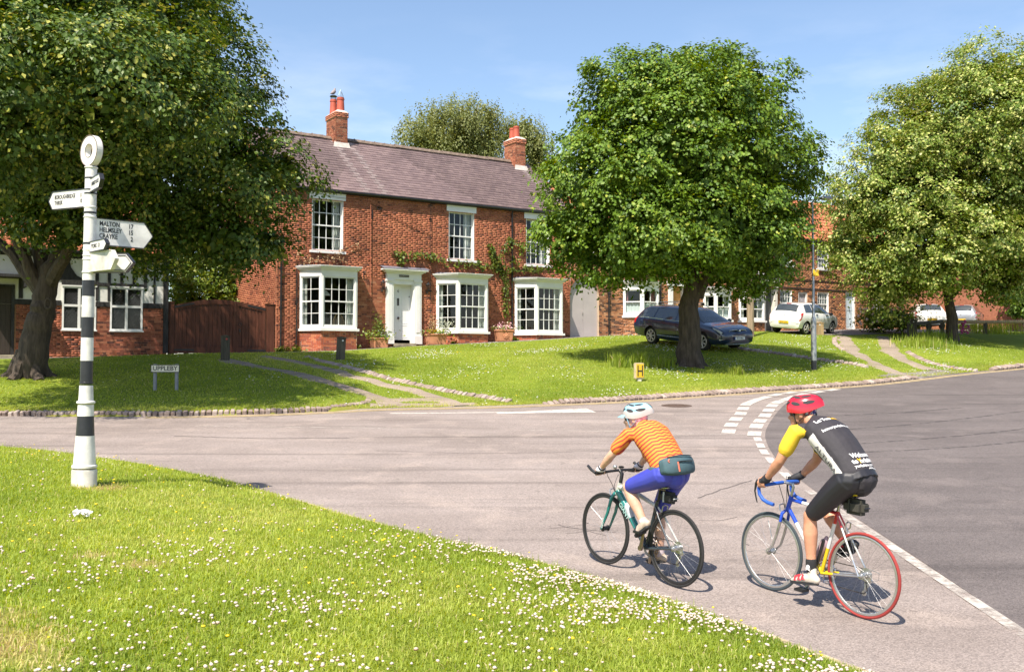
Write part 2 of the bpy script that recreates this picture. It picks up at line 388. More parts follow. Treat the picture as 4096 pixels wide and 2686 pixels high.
def worn_paint(name, col, w0=.35, w1=.47, sc=14):
 m = pbr(name, col, rough=.7, var=.08, scale=5, bump=.2, bscale=90)
 t = m.node_tree; b = t.nodes['Principled BSDF']; out = t.nodes['Material Output']
 tcn = t.nodes.new('ShaderNodeTexCoord'); n = t.nodes.new('ShaderNodeTexNoise'); n.inputs['Scale'].default_value = sc; n.inputs['Detail'].default_value = 8; n.inputs['Roughness'].default_value = .75
 t.links.new(tcn.outputs['Object'], n.inputs['Vector']); r = t.nodes.new('ShaderNodeMapRange'); r.inputs[1].default_value = w0; r.inputs[2].default_value = w1
 t.links.new(n.outputs[0], r.inputs[0]); mx = t.nodes.new('ShaderNodeMixShader'); tr = t.nodes.new('ShaderNodeBsdfTransparent')
 t.links.new(r.outputs[0], mx.inputs[0]); t.links.new(tr.outputs[0], mx.inputs[1]); t.links.new(b.outputs[0], mx.inputs[2]); t.links.new(mx.outputs[0], out.inputs[0])
 return m
M_PAINT = worn_paint('worn_white_road_paint', (.54, .49, .44))
M_PAINT2 = worn_paint('faded_white_road_paint', (.50, .45, .40), .38, .60, 4)
M_YELLOW = worn_paint('worn_yellow_road_paint', (.62, .47, .24))
M_STONE = ramp_mat('sett_stone', [(0, (.24, .18, .15)), (.5, (.36, .28, .235)), (1, (.44, .36, .31))], 'tint', rough=.85, var=.22, scale=25, bump=.5, bscale=40)
# ------------------------------------------------------------------ ground sheet
def axis(lo, hi, fine0, fine1, step):
 a = np.arange(fine0, fine1 + 1e-6, step)
 l = fine0 - np.geomspace(.4, fine0 - lo, 22); h = fine1 + np.geomspace(.4, hi - fine1, 22)
 return np.concatenate([l[::-1], a, h])
gx = axis(-420, 420, -16, 24, .25); gy = axis(-260, 520, 2.5, 54, .25)
X, Y = np.meshgrid(gx, gy); P = np.stack([X.ravel(), Y.ravel()], 1)
Z = ground_h(P)
nx, ny = len(gx), len(gy)
idx = np.arange(nx * ny).reshape(ny, nx)
F = np.stack([idx[:-1, :-1], idx[:-1, 1:], idx[1:, 1:], idx[1:, :-1]], -1).reshape(-1, 4)
me = raw_mesh('ground', np.column_stack([P, Z]), F, smooth=True)
dry_near, _ = seg_dist(P, NEAR_EDGE); dry_far, _ = seg_dist(P, FAR_EDGE)
dry = np.clip(1 - dry_far / 1.2, 0, 1) * .55 + np.clip(1 - dry_near / .25, 0, 1) * .5
def blob(c, r): return np.clip(1.3 - np.hypot(P[:, 0] - c[0], P[:, 1] - c[1]) / r, 0, 1)
for (U, V, r) in [(560, 2260, .2), (380, 2230, .15), (-30, 2590, .38), (10, 2470, .18), (420, 1950, .3)]:
 q = at(U, V); dry = np.maximum(dry, blob(q, r))
fattr(me, 'dry', dry, 'POINT')
tag(link('ground', me, M_GROUND), kind='structure')
# ------------------------------------------------------------------ road sheets
def strip(name, A, B, mat, z=0.0, kind='structure', parent=None, conform=False):
 n = len(A); V = [];
 for a in list(A) + list(B):
  V.append((a[0], a[1], (gz(a[0], a[1]) if conform else SLOPE * a[1]) + z))
 F_ = [(i, i + 1, n + i + 1, n + i) for i in range(n - 1)]
 mb_ = MB(); mb_.add(V, F_)
 o = mb_.build(name, mat, parent)
 if kind: tag(o, kind=kind)
 return o
def resample(L, step):
 L = np.asarray(L, dtype=float); d = np.concatenate([[0], np.cumsum(np.hypot(*np.diff(L, axis=0).T))]); n = max(2, int(d[-1] / step) + 1)
 q = np.linspace(0, d[-1], n); return np.stack([np.interp(q, d, L[:, 0]), np.interp(q, d, L[:, 1])], 1)
def smooth_line(L, it=3):
 L = np.asarray(L, dtype=float)
 for _ in range(it):
  M_ = np.empty((2 * len(L), 2)); M_[0::2] = L * .75 + np.roll(L, -1, 0) * .25; M_[1::2] = L * .25 + np.roll(L, -1, 0) * .75
  M_ = M_[:-2]; L = np.vstack([L[:1], M_, L[-1:]])
 return L
def offset_line(L, d):
 T = np.gradient(L, axis=0); T /= np.hypot(*T.T)[:, None]; N = np.stack([-T[:, 1], T[:, 0]], 1); return L + N * (d if np.ndim(d) == 0 else np.asarray(d)[:, None])
xs = np.linspace(-55, 55, 160)
strip('road', np.stack([xs, np.interp(xs, NEAR_EDGE[:, 0], NEAR_EDGE[:, 1]) - 1.2], 1), np.stack([xs, np.interp(xs, FAR_EDGE[:, 0], FAR_EDGE[:, 1]) + .5], 1), M_ROAD)
# darker, newer surface of the through road on the right
SEAM = smooth_line(poly_world([(3700, 1512), (3500, 1533), (3330, 1553), (3215, 1577), (3165, 1597), (3130, 1622), (3090, 1670), (3066, 1710), (3058, 1745), (3075, 1790), (3105, 1835), (3160, 1885), (3262, 1965), (3450, 2085), (3800, 2318), (4130, 2540), (4700, 2900)]), 2)
right = np.stack([np.full(len(SEAM), 52.0), np.linspace(60, -2, len(SEAM))], 1)
fe = np.stack([np.linspace(SEAM[0, 0], 52, len(SEAM)), np.zeros(len(SEAM))], 1); fe[:, 1] = np.interp(fe[:, 0], FAR_EDGE[:, 0], FAR_EDGE[:, 1]) + .35
bt = np.stack([np.linspace(SEAM[-1, 0], 52, len(SEAM)), np.full(len(SEAM), SEAM[-1, 1])], 1)
poly = np.vstack([SEAM, bt[1:], fe[::-1]])
mb = MB(); mb.add([(p[0], p[1], SLOPE * p[1] + .004) for p in poly], [tuple(range(len(poly)))])
bm = bmesh.new(); bm.from_mesh(mb.mesh('t')); bmesh.ops.triangulate(bm, faces=bm.faces[:]); me = bpy.data.meshes.new('road_new_surface'); bm.to_mesh(me); bm.free()
tag(link('road_new_surface', me, M_ROAD2), kind='structure')
# painted markings, each its own sheet 4 mm above the surface below
def mark(L, width, z, name, mat=M_PAINT, dash=None):
 L = np.asarray(L)
 if len(L) > 3: L = smooth_line(L, 2)
 L = resample(L, .25)
 A = offset_line(L, width / 2); B = offset_line(L, -width / 2)
 return strip(name, A, B, mat, z)
def dashes(pts, length, width, z, name):
 L = smooth_line(pts, 2)
 for p in pts:
  d, q = seg_dist(np.array([p]), L); i = int(np.argmin(np.hypot(*(L - p).T))); t = L[min(i + 1, len(L) - 1)] - L[max(i - 1, 0)]; t = t / np.hypot(*t); n_ = np.array([-t[1], t[0]])
  ln = length * random.uniform(.9, 1.08)
  c = [p + t * sx * ln / 2 + n_ * sy * width / 2 for sx, sy in ((-1, -1), (1, -1), (1, 1), (-1, 1))]
  mb_ = MB(); mb_.add([(a[0], a[1], SLOPE * a[1] + z) for a in c], [(0, 1, 2, 3)]); tag(mb_.build(name, M_PAINT), kind='structure')
row2 = poly_world([(3330, 1558), (3268, 1567), (3210, 1577), (3172, 1587), (3146, 1596), (3111, 1607), (3090, 1621), (3075, 1640), (3061, 1660), (3041, 1682), (3026, 1703), (3018, 1733)])
row1 = poly_world([(3230, 1561), (3160, 1569), (3105, 1578), (3062, 1588), (3031, 1597), (3007, 1606), (2986, 1616), (2973, 1633), (2963, 1653), (2944, 1675), (2925, 1698), (2915, 1724)])
dashes(row1, .66, .25, .008, 'give_way_marking'); dashes(row2, .66, .25, .008, 'give_way_marking')
dashes(poly_world([(3031, 1756), (3042, 1781), (3057, 1807), (3084, 1840), (3146, 1901)]), .55, .13, .008, 'dash_marking')
mark(poly_world([(3235, 1962), (3425, 2091), (3787, 2332), (4110, 2545), (4400, 2740)]), .12, .008, 'edge_line_marking', M_PAINT2)
mark(poly_world([(1560, 1652), (1900, 1649), (2370, 1641)]), .14, .004, 'road_arrow_marking')
mb = MB(); q = [roadpt(*p) for p in ((2245, 1637), (2345, 1632), (2385, 1648), (2200, 1650), (1990, 1654), (1985, 1650))]; mb.add([(p.x, p.y, p.z + .006) for p in q], [(0, 5, 4, 3, 2, 1)]); tag(mb.build('road_arrow_marking', M_PAINT), kind='structure')
for pts in ([(-100, 1686), (312, 1693)], [(782, 1702), (985, 1705)], [(1022, 1705), (1350, 1708)], [(1366, 1708), (1685, 1714)], [(2080, 1718), (2300, 1721), (2500, 1724)], [(2640, 1731), (2780, 1733)], [(2840, 1735), (3020, 1738)]):
 mark(poly_world(pts), .045, .004, 'faint_line_marking', M_PAINT2)
FE = smooth_line(FAR_EDGE, 2)
for d in (-.16, -.34):
 L = offset_line(resample(FE, .5), d); L = L[(L[:, 0] > -8) & (L[:, 0] < 40)]
 strip('yellow_line_marking', offset_line(L, .04), offset_line(L, -.04), M_YELLOW, .0085)
NE_ = smooth_line(NEAR_EDGE, 2); L = offset_line(resample(NE_, .25), .13); L = L[(L[:, 0] > -3.6) & (L[:, 0] < 4)]
strip('yellow_line_marking', offset_line(L, .03), offset_line(L, -.09), worn_paint('dusty_yellow_road_paint', (.55, .43, .26), .40, .55, 5), .0045)
M_CRACK = pbr('crack_tar', (.13, .108, .10), rough=.9)
for i, (pts, w_) in enumerate([([(2790, 1990), (2860, 1966), (2930, 1944), (3010, 1918)], .022), ([(2230, 2098), (2300, 2112), (2400, 2122), (2470, 2128)], .012), ([(2260, 2130), (2330, 2121), (2420, 2138)], .010), ([(2780, 2075), (2860, 2082), (2960, 2070)], .010), ([(2200, 2112), (2280, 2104), (2350, 2096)], .008), ([(700, 1742), (1050, 1752), (1400, 1750)], .03), ([(1500, 1800), (1900, 1812), (2300, 1806)], .014)]):
 L = resample(poly_world(pts), .12); L = L + np.random.default_rng(i).normal(0, .018, L.shape); strip('road_crack', offset_line(L, w_ / 2), offset_line(L, -w_ / 2), M_CRACK, .0042)
M_SKID = worn_paint('tyre_mark', (.085, .072, .072), .44, .66, 7)
for pts in ([(3340, 1720), (3600, 1702), (3880, 1672), (4150, 1636)], [(3420, 1775), (3700, 1755), (3950, 1733), (4200, 1700)], [(3450, 1808), (3750, 1795), (4000, 1775), (4250, 1745)], [(3380, 1660), (3600, 1650), (3850, 1630)]): mark(poly_world(pts), .10, .0085, 'tyre_mark', M_SKID)
# a manhole cover in the road
def disc(name, c, r, mat, ring, parent=None):
 pr = MB(); pr.lathe([(r, 0), (r, .004)], 28); o = pr.build(name, mat, parent); o.location = c; return o
q = roadpt(2706, 1621); mh = empty('manhole_cover', (q.x, q.y, q.z + .002), label='round iron manhole cover set in the road behind the woman cyclist', cat='manhole cover')
mh.rotation_euler = (math.atan(SLOPE), 0, 0)
M_RUST = pbr('rusty_iron', (.10, .065, .05), rough=.7, var=.3, scale=30, bump=.4)
MB().lathe([(.36, 0), (.36, .006), (.33, .007)], 32).build('cover_frame', M_RUST, mh)
mb = MB()
for i in range(-3, 4):
 for j in range(-3, 4):
  if i * i + j * j < 10: mb.box(i * .085 - .03, i * .085 + .03, j * .085 - .03, j * .085 + .03, .007, .011)
mb.build('tread_stud', M_RUST, mh)
# footpath before the houses, gravel tracks of the two drives
def house_pt(s, off): return HO + HD * s * KS - HN * off * KS
def conform_strip(name, L, width, mat, z=.018, wob=.12, seed=0, cols=4):
 L = resample(smooth_line(L, 2), .3); rg = np.random.default_rng(seed); n = len(L)
 def wobble():
  a = rg.normal(0, 1, n + 6); return np.convolve(a, np.ones(4) / 4, 'same')[3:-3] * wob
 ea = width / 2 + wobble(); eb = width / 2 + wobble(); rows = []
 for k in range(cols + 1):
  f = k / cols; rows.append(offset_line(L, ea * (1 - f) - eb * f))
 V = np.vstack(rows); zz = ground_h(V);
 crown = np.concatenate([np.full(n, z if 0 < k < cols else -.012) for k in range(cols + 1)])
 V3 = np.column_stack([V, zz + crown]); id_ = np.arange((cols + 1) * n).reshape(cols + 1, n)
 F_ = np.stack([id_[:-1, :-1], id_[1:, :-1], id_[1:, 1:], id_[:-1, 1:]], -1).reshape(-1, 4)
 me_ = raw_mesh(name, V3, F_, smooth=True); return tag(link(name, me_, mat), kind='structure')
conform_strip('footpath', [house_pt(s, .62) for s in (-8.3, -4, 0, 4, 8, 12, 16, 20, 24, 30)], 1.75, M_PATH, wob=.05, cols=6)
conform_strip('footpath', [house_pt(s, .45) for s in (-17, -13, -8.2)], .9, M_PATH, wob=.05, cols=4)
conform_strip('parking_lane', [house_pt(s, 2.6) for s in (17.5, 20, 24, 28, 33, 40)], 3.0, M_PATH, wob=.1, cols=8)
gp = lambda U, V: list(at(U, V))[:2]
TRACKS = [
 (('gravel_track'), [gp(905, 1436), gp(1000, 1457), gp(1176, 1492), gp(1353, 1540), gp(1500, 1585), gp(1600, 1622)], .62),
 (('gravel_track'), [gp(1060, 1424), gp(1141, 1437), gp(1294, 1470), gp(1470, 1522), gp(1647, 1560), gp(1800, 1600), gp(1850, 1622)], .66),
 (('gravel_track'), [gp(3368, 1343), gp(3391, 1379), gp(3437, 1425), gp(3530, 1466), gp(3610, 1500)], .75),
 (('gravel_track'), [gp(3530, 1345), gp(3548, 1383), gp(3576, 1416), gp(3645, 1453), gp(3730, 1480)], .80)]
for i, (n_, L, w_) in enumerate(TRACKS): conform_strip(n_, L, w_, M_GRAVEL, wob=.16, seed=i)
conform_strip('drive_apron', [gp(1480, 1618), gp(1680, 1618), gp(1900, 1614)], .55, M_GRAVEL, wob=.1, seed=9)
conform_strip('drive_apron', [gp(1500, 1600), gp(1640, 1598), gp(1790, 1598)], .75, M_GRAVEL, wob=.25, seed=19)
conform_strip('drive_apron', [gp(3560, 1510), gp(3680, 1497), gp(3800, 1484)], 1.1, M_PATH, wob=.04, seed=10)
# ------------------------------------------------------------------ kerbs of stone setts: every stone its own piece
SETT = []
for k in range(7):
 rg = random.Random(k); bm = bmesh.new(); bmesh.ops.create_cube(bm, size=1)
 bmesh.ops.bevel(bm, geom=bm.edges[:], offset=.13, segments=1, affect='EDGES')
 for v in bm.verts: v.co += Vector((rg.uniform(-.05, .05), rg.uniform(-.05, .05), rg.uniform(-.05, .05)))
 me = bpy.data.meshes.new('sett'); bm.to_mesh(me); bm.free(); fattr(me, 'tint', np.full(len(me.polygons), rg.random())); me.materials.append(M_STONE); SETT.append(me)
def sett_row(name, L, step, size, label=None, tilt=0, lift=.0, on_ground=True, skip=(), inward=.07, yaw=0.0):
 root = empty(name, (0, 0, 0)); tag(root, kind='structure')
 c0 = np.asarray(L)[len(L) // 2]; root.location = (c0[0], c0[1], gz(*c0))
 L = resample(smooth_line(L, 2), step); T = np.gradient(L, axis=0)
 for p, t in zip(L, T):
  if any(a < p[0] < b for a, b in skip): continue
  t = t / np.hypot(*t); n_ = np.array([-t[1], t[0]]); q = p + n_ * (inward + random.uniform(-.012, .012))
  o = bpy.data.objects.new('sett', random.choice(SETT)); COL.objects.link(o); o.parent = root
  z = max(gz(q[0] + n_[0] * .06, q[1] + n_[1] * .06), SLOPE * q[1]) if on_ground else SLOPE * q[1]
  o.location = (q[0] - root.location.x, q[1] - root.location.y, z + lift + random.uniform(-.012, .01) - root.location.z)
  o.rotation_euler = (tilt + random.uniform(-.06, .06), random.uniform(-.05, .05), math.atan2(t[1], t[0]) + yaw + random.uniform(-.07, .07))
  o.scale = (size[0] * random.uniform(.82, 1.08), size[1] * random.uniform(.85, 1.1), size[2] * random.uniform(.9, 1.1))
 return root
fk = FAR_EDGE[(FAR_EDGE[:, 0] > -30) & (FAR_EDGE[:, 0] < 40)]
KERB = resample(smooth_line(FAR_EDGE, 2), .1)
kl = KERB[(KERB[:, 0] > -12.6) & (KERB[:, 0] < -3.55)]
sett_row('kerb', np.vstack([kl[::8], [gp(1480, 1612), gp(1490, 1592)]]), .125, (.108, .15, .13), lift=-.045, tilt=.25)
kl = KERB[(KERB[:, 0] > .75) & (KERB[:, 0] < 12.9)]
sett_row('kerb', kl[::8], .135, (.12, .20, .14), lift=-.055, tilt=.45, yaw=.12)
kl = KERB[(KERB[:, 0] > 17.0) & (KERB[:, 0] < 24)]
sett_row('kerb', kl[::8], .16, (.15, .22, .2), lift=-.05, tilt=.4)
sett_row('drive_edging', [gp(1223, 1429), gp(1353, 1462), gp(1500, 1503), gp(1635, 1532), gp(1765, 1562), gp(1912, 1586), gp(2030, 1606)][::1], .14, (.125, .24, .16), lift=-.03, tilt=.35, inward=.02, yaw=.3)
sett_row('drive_edging', [gp(2960, 1396), gp(3000, 1402), gp(3138, 1420), gp(3276, 1441), gp(3424, 1459), gp(3460, 1468)], .16, (.14, .24, .18), lift=-.01, tilt=.3, inward=.0, yaw=.2)
sett_row('drive_edging', [gp(3340, 1352), gp(3336, 1366), gp(3345, 1380), gp(3375, 1400)], .18, (.15, .2, .16), lift=-.02, tilt=.2, inward=0)
sett_row('drive_edging', [gp(3631, 1409), gp(3681, 1436), gp(3737, 1457), gp(3829, 1475), gp(3900, 1484)], .17, (.15, .22, .18), lift=-.03, tilt=.3, inward=0)
# ------------------------------------------------------------------ building kit (building units, baked x KS)
def brick_mat(name, stops, bump=.22): return ramp_mat(name, stops, 'tint', rough=.88, var=.16, scale=16, bump=bump, bscale=55, spec=.2, nmix=.28, nscale=.9)
BR_RED = brick_mat('red_brick', [(0, (.12, .055, .042)), (.10, (.25, .088, .052)), (.45, (.37, .128, .072)), (.85, (.44, .170, .092)), (1, (.48, .24, .14))])
BR_BAY = brick_mat('bay_brick', [(0, (.20, .085, .065)), (.4, (.40, .10, .055)), (.8, (.50, .15, .075)), (1, (.52, .20, .10))])
BR_BROWN = brick_mat('brown_brick', [(0, (.055, .038, .033)), (.22, (.14, .075, .05)), (.5, (.36, .155, .075)), (.8, (.46, .205, .10)), (1, (.52, .30, .17))])
BR_COTT = brick_mat('cottage_brick', [(0, (.08, .04, .035)), (.3, (.24, .08, .05)), (.8, (.36, .12, .07)), (1, (.40, .17, .10))])
MORTAR = pbr('lime_mortar', (.36, .19, .115), rough=.95, var=.25, scale=9, bump=.4, bscale=70)
MORTAR_L = pbr('pale_mortar', (.50, .38, .27), rough=.95, var=.2, scale=9, bump=.4, bscale=70)
SLATE = ramp_mat('slate', [(0, (.145, .100, .100)), (.5, (.170, .118, .115)), (1, (.195, .137, .131))], 'tint', rough=.7, var=.13, nmix=.12, nscale=.7, scale=5, bump=.35, bscale=28, spec=.35)
def add_slate_wear(m):
 """lichen specks and two lime-washed streaks under the chimneys"""
 t = m.node_tree; b = t.nodes['Principled BSDF']; src = b.inputs['Base Color'].links[0].from_socket
 at_ = t.nodes.new('ShaderNodeAttribute'); at_.attribute_name = 'wash'; g = t.nodes.new('ShaderNodeNewGeometry')
 n = t.nodes.new('ShaderNodeTexNoise'); n.inputs['Scale'].default_value = 7; n.inputs['Detail'].default_value = 8; n.inputs['Roughness'].default_value = .7; t.links.new(g.outputs['Position'], n.inputs['Vector'])
 r = t.nodes.new('ShaderNodeMapRange'); r.inputs[1].default_value = .655; r.inputs[2].default_value = .70; t.links.new(n.outputs[0], r.inputs[0])
 x = t.nodes.new('ShaderNodeMix'); x.data_type = 'RGBA'; x.inputs[7].default_value = (.47, .42, .36, 1); t.links.new(r.outputs[0], x.inputs[0]); t.links.new(src, x.inputs[6])
 n2 = t.nodes.new('ShaderNodeTexNoise'); n2.inputs['Scale'].default_value = 5; n2.inputs['Detail'].default_value = 6; t.links.new(g.outputs['Position'], n2.inputs['Vector'])
 mm = t.nodes.new('ShaderNodeMath'); mm.operation = 'MULTIPLY'; t.links.new(at_.outputs['Fac'], mm.inputs[0]); t.links.new(n2.outputs[0], mm.inputs[1])
 y = t.nodes.new('ShaderNodeMix'); y.data_type = 'RGBA'; y.inputs[7].default_value = (.46, .38, .36, 1); t.links.new(mm.outputs[0], y.inputs[0]); t.links.new(x.outputs[2], y.inputs[6])
 t.links.new(y.outputs[2], b.inputs['Base Color'])
add_slate_wear(SLATE)
PANTILE = ramp_mat('pantile_clay', [(0, (.28, .085, .04)), (.5, (.48, .15, .07)), (1, (.56, .22, .11))], 'tint', rough=.8, var=.25, scale=6, bump=.3, bscale=30)
RIDGE = pbr('ridge_tile_clay', (.14, .10, .075), rough=.85, var=.45, scale=5, bump=.5)
POTCLAY = pbr('chimney_pot_clay', (.43, .085, .045), rough=.6, var=.12, scale=4)
CEMENT = pbr('pale_cement', (.55, .48, .43), rough=.9, var=.15, scale=6, bump=.4)
LEAD = pbr('sheet_lead', (.17, .165, .20), rough=.55, var=.2, scale=4, bump=.2, metal=.2)
GUTTER = pbr('black_gutter', (.018, .017, .018), rough=.35, var=.2)
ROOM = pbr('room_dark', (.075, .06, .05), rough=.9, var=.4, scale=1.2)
CURTAIN = pbr('curtain_cloth', (.58, .53, .48), rough=.9, var=.1, scale=4)
CURTAIN_R = pbr('rose_curtain_cloth', (.42, .16, .17), rough=.9, var=.1, scale=4)
NET = pbr('net_curtain', (.62, .60, .58), rough=.9, var=.12, scale=30)
DOORW = pbr('white_door_paint', (.76, .76, .77), rough=.35, var=.02, scale=3)
STONEW = pbr('worn_step_stone', (.30, .26, .19), rough=.9, var=.3, scale=6, bump=.5)
UNIT_BRICK = {}
def unit_bricks(mat):
 if mat.name in UNIT_BRICK: return UNIT_BRICK[mat.name]
 out = []
 for k in range(12):
  rg = random.Random(k * 13 + 5); j = lambda a: rg.uniform(-a, a)
  y0 = -.007 + j(.004); mb_ = MB()
  vs = [(0 + j(.012), y0, 0 + j(.03)), (1 + j(.012), y0 + j(.003), 0 + j(.03)), (1 + j(.012), y0, 1 + j(.03)), (0 + j(.012), y0 + j(.003), 1 + j(.03)), (0, .02, 0), (1, .02, 0), (1, .02, 1), (0, .02, 1)]
  mb_.add(vs, [(0, 1, 2, 3), (4, 0, 3, 7), (1, 5, 6, 2), (3, 2, 6, 7), (4, 5, 1, 0)])
  me_ = mb_.mesh('brick'); fattr(me_, 'tint', np.full(5, (k + .5) / 12)); me_.materials.append(mat); out.append(me_)
 UNIT_BRICK[mat.name] = out
 return out
def brick_rects(x0, x1, z0, z1, openings=(), bl=.2045, bh=.068, gap=.011, rg=None, inside=None):
 """courses of stretchers and headers cut to the openings; openings are (x0,x1,z0,z1)"""
 rg = rg or random.Random(3); out = []; n = int(round((z1 - z0) / bh)); row = 0
 for row in range(n):
  zc = z0 + row * bh; x = x0 - (0 if row % 2 else bl * .5) - rg.uniform(0, .02)
  header = row % 4 == 3
  while x < x1:
   l = bl * (.5 if header else 1) * rg.uniform(.97, 1.03); a, b = max(x, x0), min(x + l, x1); x += l
   segs = [(a, b)]
   for (p, q, r, s) in openings:
    if zc + bh * .6 > r and zc + bh * .4 < s:
     ns = []
     for (c, d) in segs:
      if d <= p or c >= q: ns.append((c, d)); continue
      if c < p: ns.append((c, p))
      if d > q: ns.append((q, d))
     segs = ns
   for (c, d) in segs:
    if d - c > .03 and (inside is None or inside((c + d) / 2, zc + bh / 2)): out.append((c + gap / 2, zc + gap / 2, d - c - gap, bh - gap))
 return out
def lay_bricks(parent, rects, M, mat, single=0, tintf=None, seed=1, world=None):
 """rects on panel M (x right, y inward, z up); the `single` first become their own objects, the rest one part"""
 rg = random.Random(seed); units = unit_bricks(mat); rects = list(rects)
 if single:
  cx_, cz_ = world if world else (0, 0)
  rects.sort(key=lambda r: (r[0] - cx_) ** 2 + (r[1] - cz_) ** 2)
 for (x, z, w_, h_) in rects[:single]:
  o = bpy.data.objects.new('brick', rg.choice(units)); COL.objects.link(o); o.parent = parent
  o.matrix_local = Matrix.Scale(KS, 4) @ M @ Matrix.Translation((x, 0, z)) @ Matrix.Diagonal((w_, 1, h_, 1))
 rest = rects[single:]
 if rest:
  A = np.array(rest); n = len(A); r2 = np.random.default_rng(seed)
  y0 = -.007 + r2.uniform(-.004, .004, n)
  V = np.zeros((n, 8, 3)); j = lambda: r2.uniform(-.0025, .0025, n)
  for k, (fx, fz) in enumerate(((0, 0), (1, 0), (1, 1), (0, 1))):
   V[:, k, 0] = A[:, 0] + fx * A[:, 2] + j(); V[:, k, 1] = y0; V[:, k, 2] = A[:, 1] + fz * A[:, 3] + j()
   V[:, k + 4, 0] = A[:, 0] + fx * A[:, 2]; V[:, k + 4, 1] = .02; V[:, k + 4, 2] = A[:, 1] + fz * A[:, 3]
  Mn = np.array(M); V = V.reshape(-1, 3) @ Mn[:3, :3].T + Mn[:3, 3]
  q = np.array([(0, 1, 2, 3), (4, 0, 3, 7), (1, 5, 6, 2), (3, 2, 6, 7), (4, 5, 1, 0)])
  F_ = (np.arange(n)[:, None, None] * 8 + q[None]).reshape(-1, 4)
  me_ = raw_mesh('brickwork', V * KS, F_); tv = np.where(r2.random(n) < .08, r2.uniform(0, .12, n), .22 + .66 * r2.random(n))
  fattr(me_, 'tint', np.repeat(tv, 5)); o = link('brickwork', me_, mat, parent); tag(o, kind='stuff')
def panel(mb_, x0, x1, z0, z1, openings, M=None, rev=.12, y=0.0, sides_only=()):
 """wall sheet with real openings and reveals"""
 xs_ = sorted({x0, x1} | {v for o in openings for v in o[:2] if x0 < v < x1}); zs_ = sorted({z0, z1} | {v for o in openings for v in o[2:] if z0 < v < z1})
 T = (lambda p: M @ Vector(p)) if M is not None else (lambda p: p)
 for a, b in zip(xs_[:-1], xs_[1:]):
  for c, d in zip(zs_[:-1], zs_[1:]):
   mx_, mz_ = (a + b) / 2, (c + d) / 2
   if any(o[0] < mx_ < o[1] and o[2] < mz_ < o[3] for o in openings): continue
   mb_.add([T(p) for p in ((a, y, c), (b, y, c), (b, y, d), (a, y, d))], [(0, 1, 2, 3)])
 for (a, b, c, d) in openings:
  so = (a, b, c, d) in sides_only
  for quad in (((a, y, c), (a, y, d), (a, y + rev, d), (a, y + rev, c)), ((b, y, d), (b, y, c), (b, y + rev, c), (b, y + rev, d)), ((a, y, d), (b, y, d), (b, y + rev, d), (a, y + rev, d)), ((b, y, c), (a, y, c), (a, y + rev, c), (b, y + rev, c)))[:2 if so else 4]:
   mb_.add([T(p) for p in quad], [(0, 1, 2, 3)])
PANE = MB(); PANE.box(0, 1, -.5, .5, 0, 1); PANE_ME = PANE.mesh('pane'); PANE_ME.materials.append(GLASS)
def pane(parent, M, u0, u1, z0, z1, y):
 o = bpy.data.objects.new('pane', PANE_ME); COL.objects.link(o); o.parent = parent
 tw = Matrix.Rotation(random.gauss(0, .006), 4, 'Z') @ Matrix.Rotation(random.gauss(0, .006), 4, 'X')
 o.matrix_local = Matrix.Scale(KS, 4) @ M @ Matrix.Translation((u0, y, z0)) @ tw @ Matrix.Diagonal((u1 - u0, .004, z1 - z0, 1))
def sash_bars(mb_, M, u0, u1, z0, z1, cols, rt, rb, y=.0, bar=.022, fr=.05, panes=None, mid=True):
 """box sash: outer frame, meeting rail, glazing bars; panes list gets the glass rectangles"""
 B = lambda a, b, c, d, e, f: mb_.box(a, b, c, d, e, f, M)
 B(u0, u0 + fr, y - .02, y + .06, z0, z1); B(u1 - fr, u1, y - .02, y + .06, z0, z1)
 B(u0 + fr, u1 - fr, y - .02, y + .06, z1 - fr, z1); B(u0 + fr, u1 - fr, y - .02, y + .06, z0, z0 + fr * 1.3)
 zm = z0 + (z1 - z0) * rb / (rt + rb)
 parts = [(zm, z1 - fr, rt, y), (z0 + fr * 1.3, zm, rb, y + .03)] if mid else [(z0 + fr * 1.3, z1 - fr, rt + rb, y)]
 if mid: B(u0 + fr, u1 - fr, y - .012, y + .045, zm - .022, zm + .022)
 for (c, d, rows, yy) in parts:
  if mid: c, d = (c + .022, d) if c == zm else (c, d - .022)
  us = np.linspace(u0 + fr, u1 - fr, cols + 1); zs_ = np.linspace(c, d, rows + 1)
  for u in us[1:-1]: B(u - bar / 2, u + bar / 2, yy - .008, yy + .02, c, d)
  for z in zs_[1:-1]:
   for p_, q_ in zip(us[:-1], us[1:]): B(p_ + (bar / 2 if p_ != us[0] else 0), q_ - (bar / 2 if q_ != us[-1] else 0), yy - .007, yy + .019, z - bar / 2, z + bar / 2)
  if panes is not None:
   for i in range(cols):
    for k in range(rows): panes.append((us[i] + .001, us[i + 1] - .001, zs_[k] + .001, zs_[k + 1] - .001, yy + .006))
def curtain(mb_, M, u0, u1, z0, z1, y, waves=4, amp=.03):
 n = waves * 6; vs = [];
 for i in range(n + 1):
  u = u0 + (u1 - u0) * i / n; d = amp * math.sin(i / 6 * 2 * math.pi)
  vs += [M @ Vector((u, y + d, z0)), M @ Vector((u, y + d * .6, z1))]
 mb_.add(vs, [(2 * i, 2 * i + 2, 2 * i + 3, 2 * i + 1) for i in range(n)])
def house_root(name, s0, zb, label, cat):
 p = HO + HD * s0 * KS
 return empty(name, (p[0], p[1], hz(zb)), HA, label, cat)
ID4 = Matrix.Identity(4)
def seg_mat(P, Q):
 """panel frame of a wall segment P->Q (plan): x along it, y inward, z up"""
 d = Vector((Q[0] - P[0], Q[1] - P[1], 0)); L = d.length; d.normalize(); n = Vector((-d.y, d.x, 0))
 return Matrix(((d.x, n.x, 0, P[0]), (d.y, n.y, 0, P[1]), (0, 0, 1, 0), (0, 0, 0, 1))), L
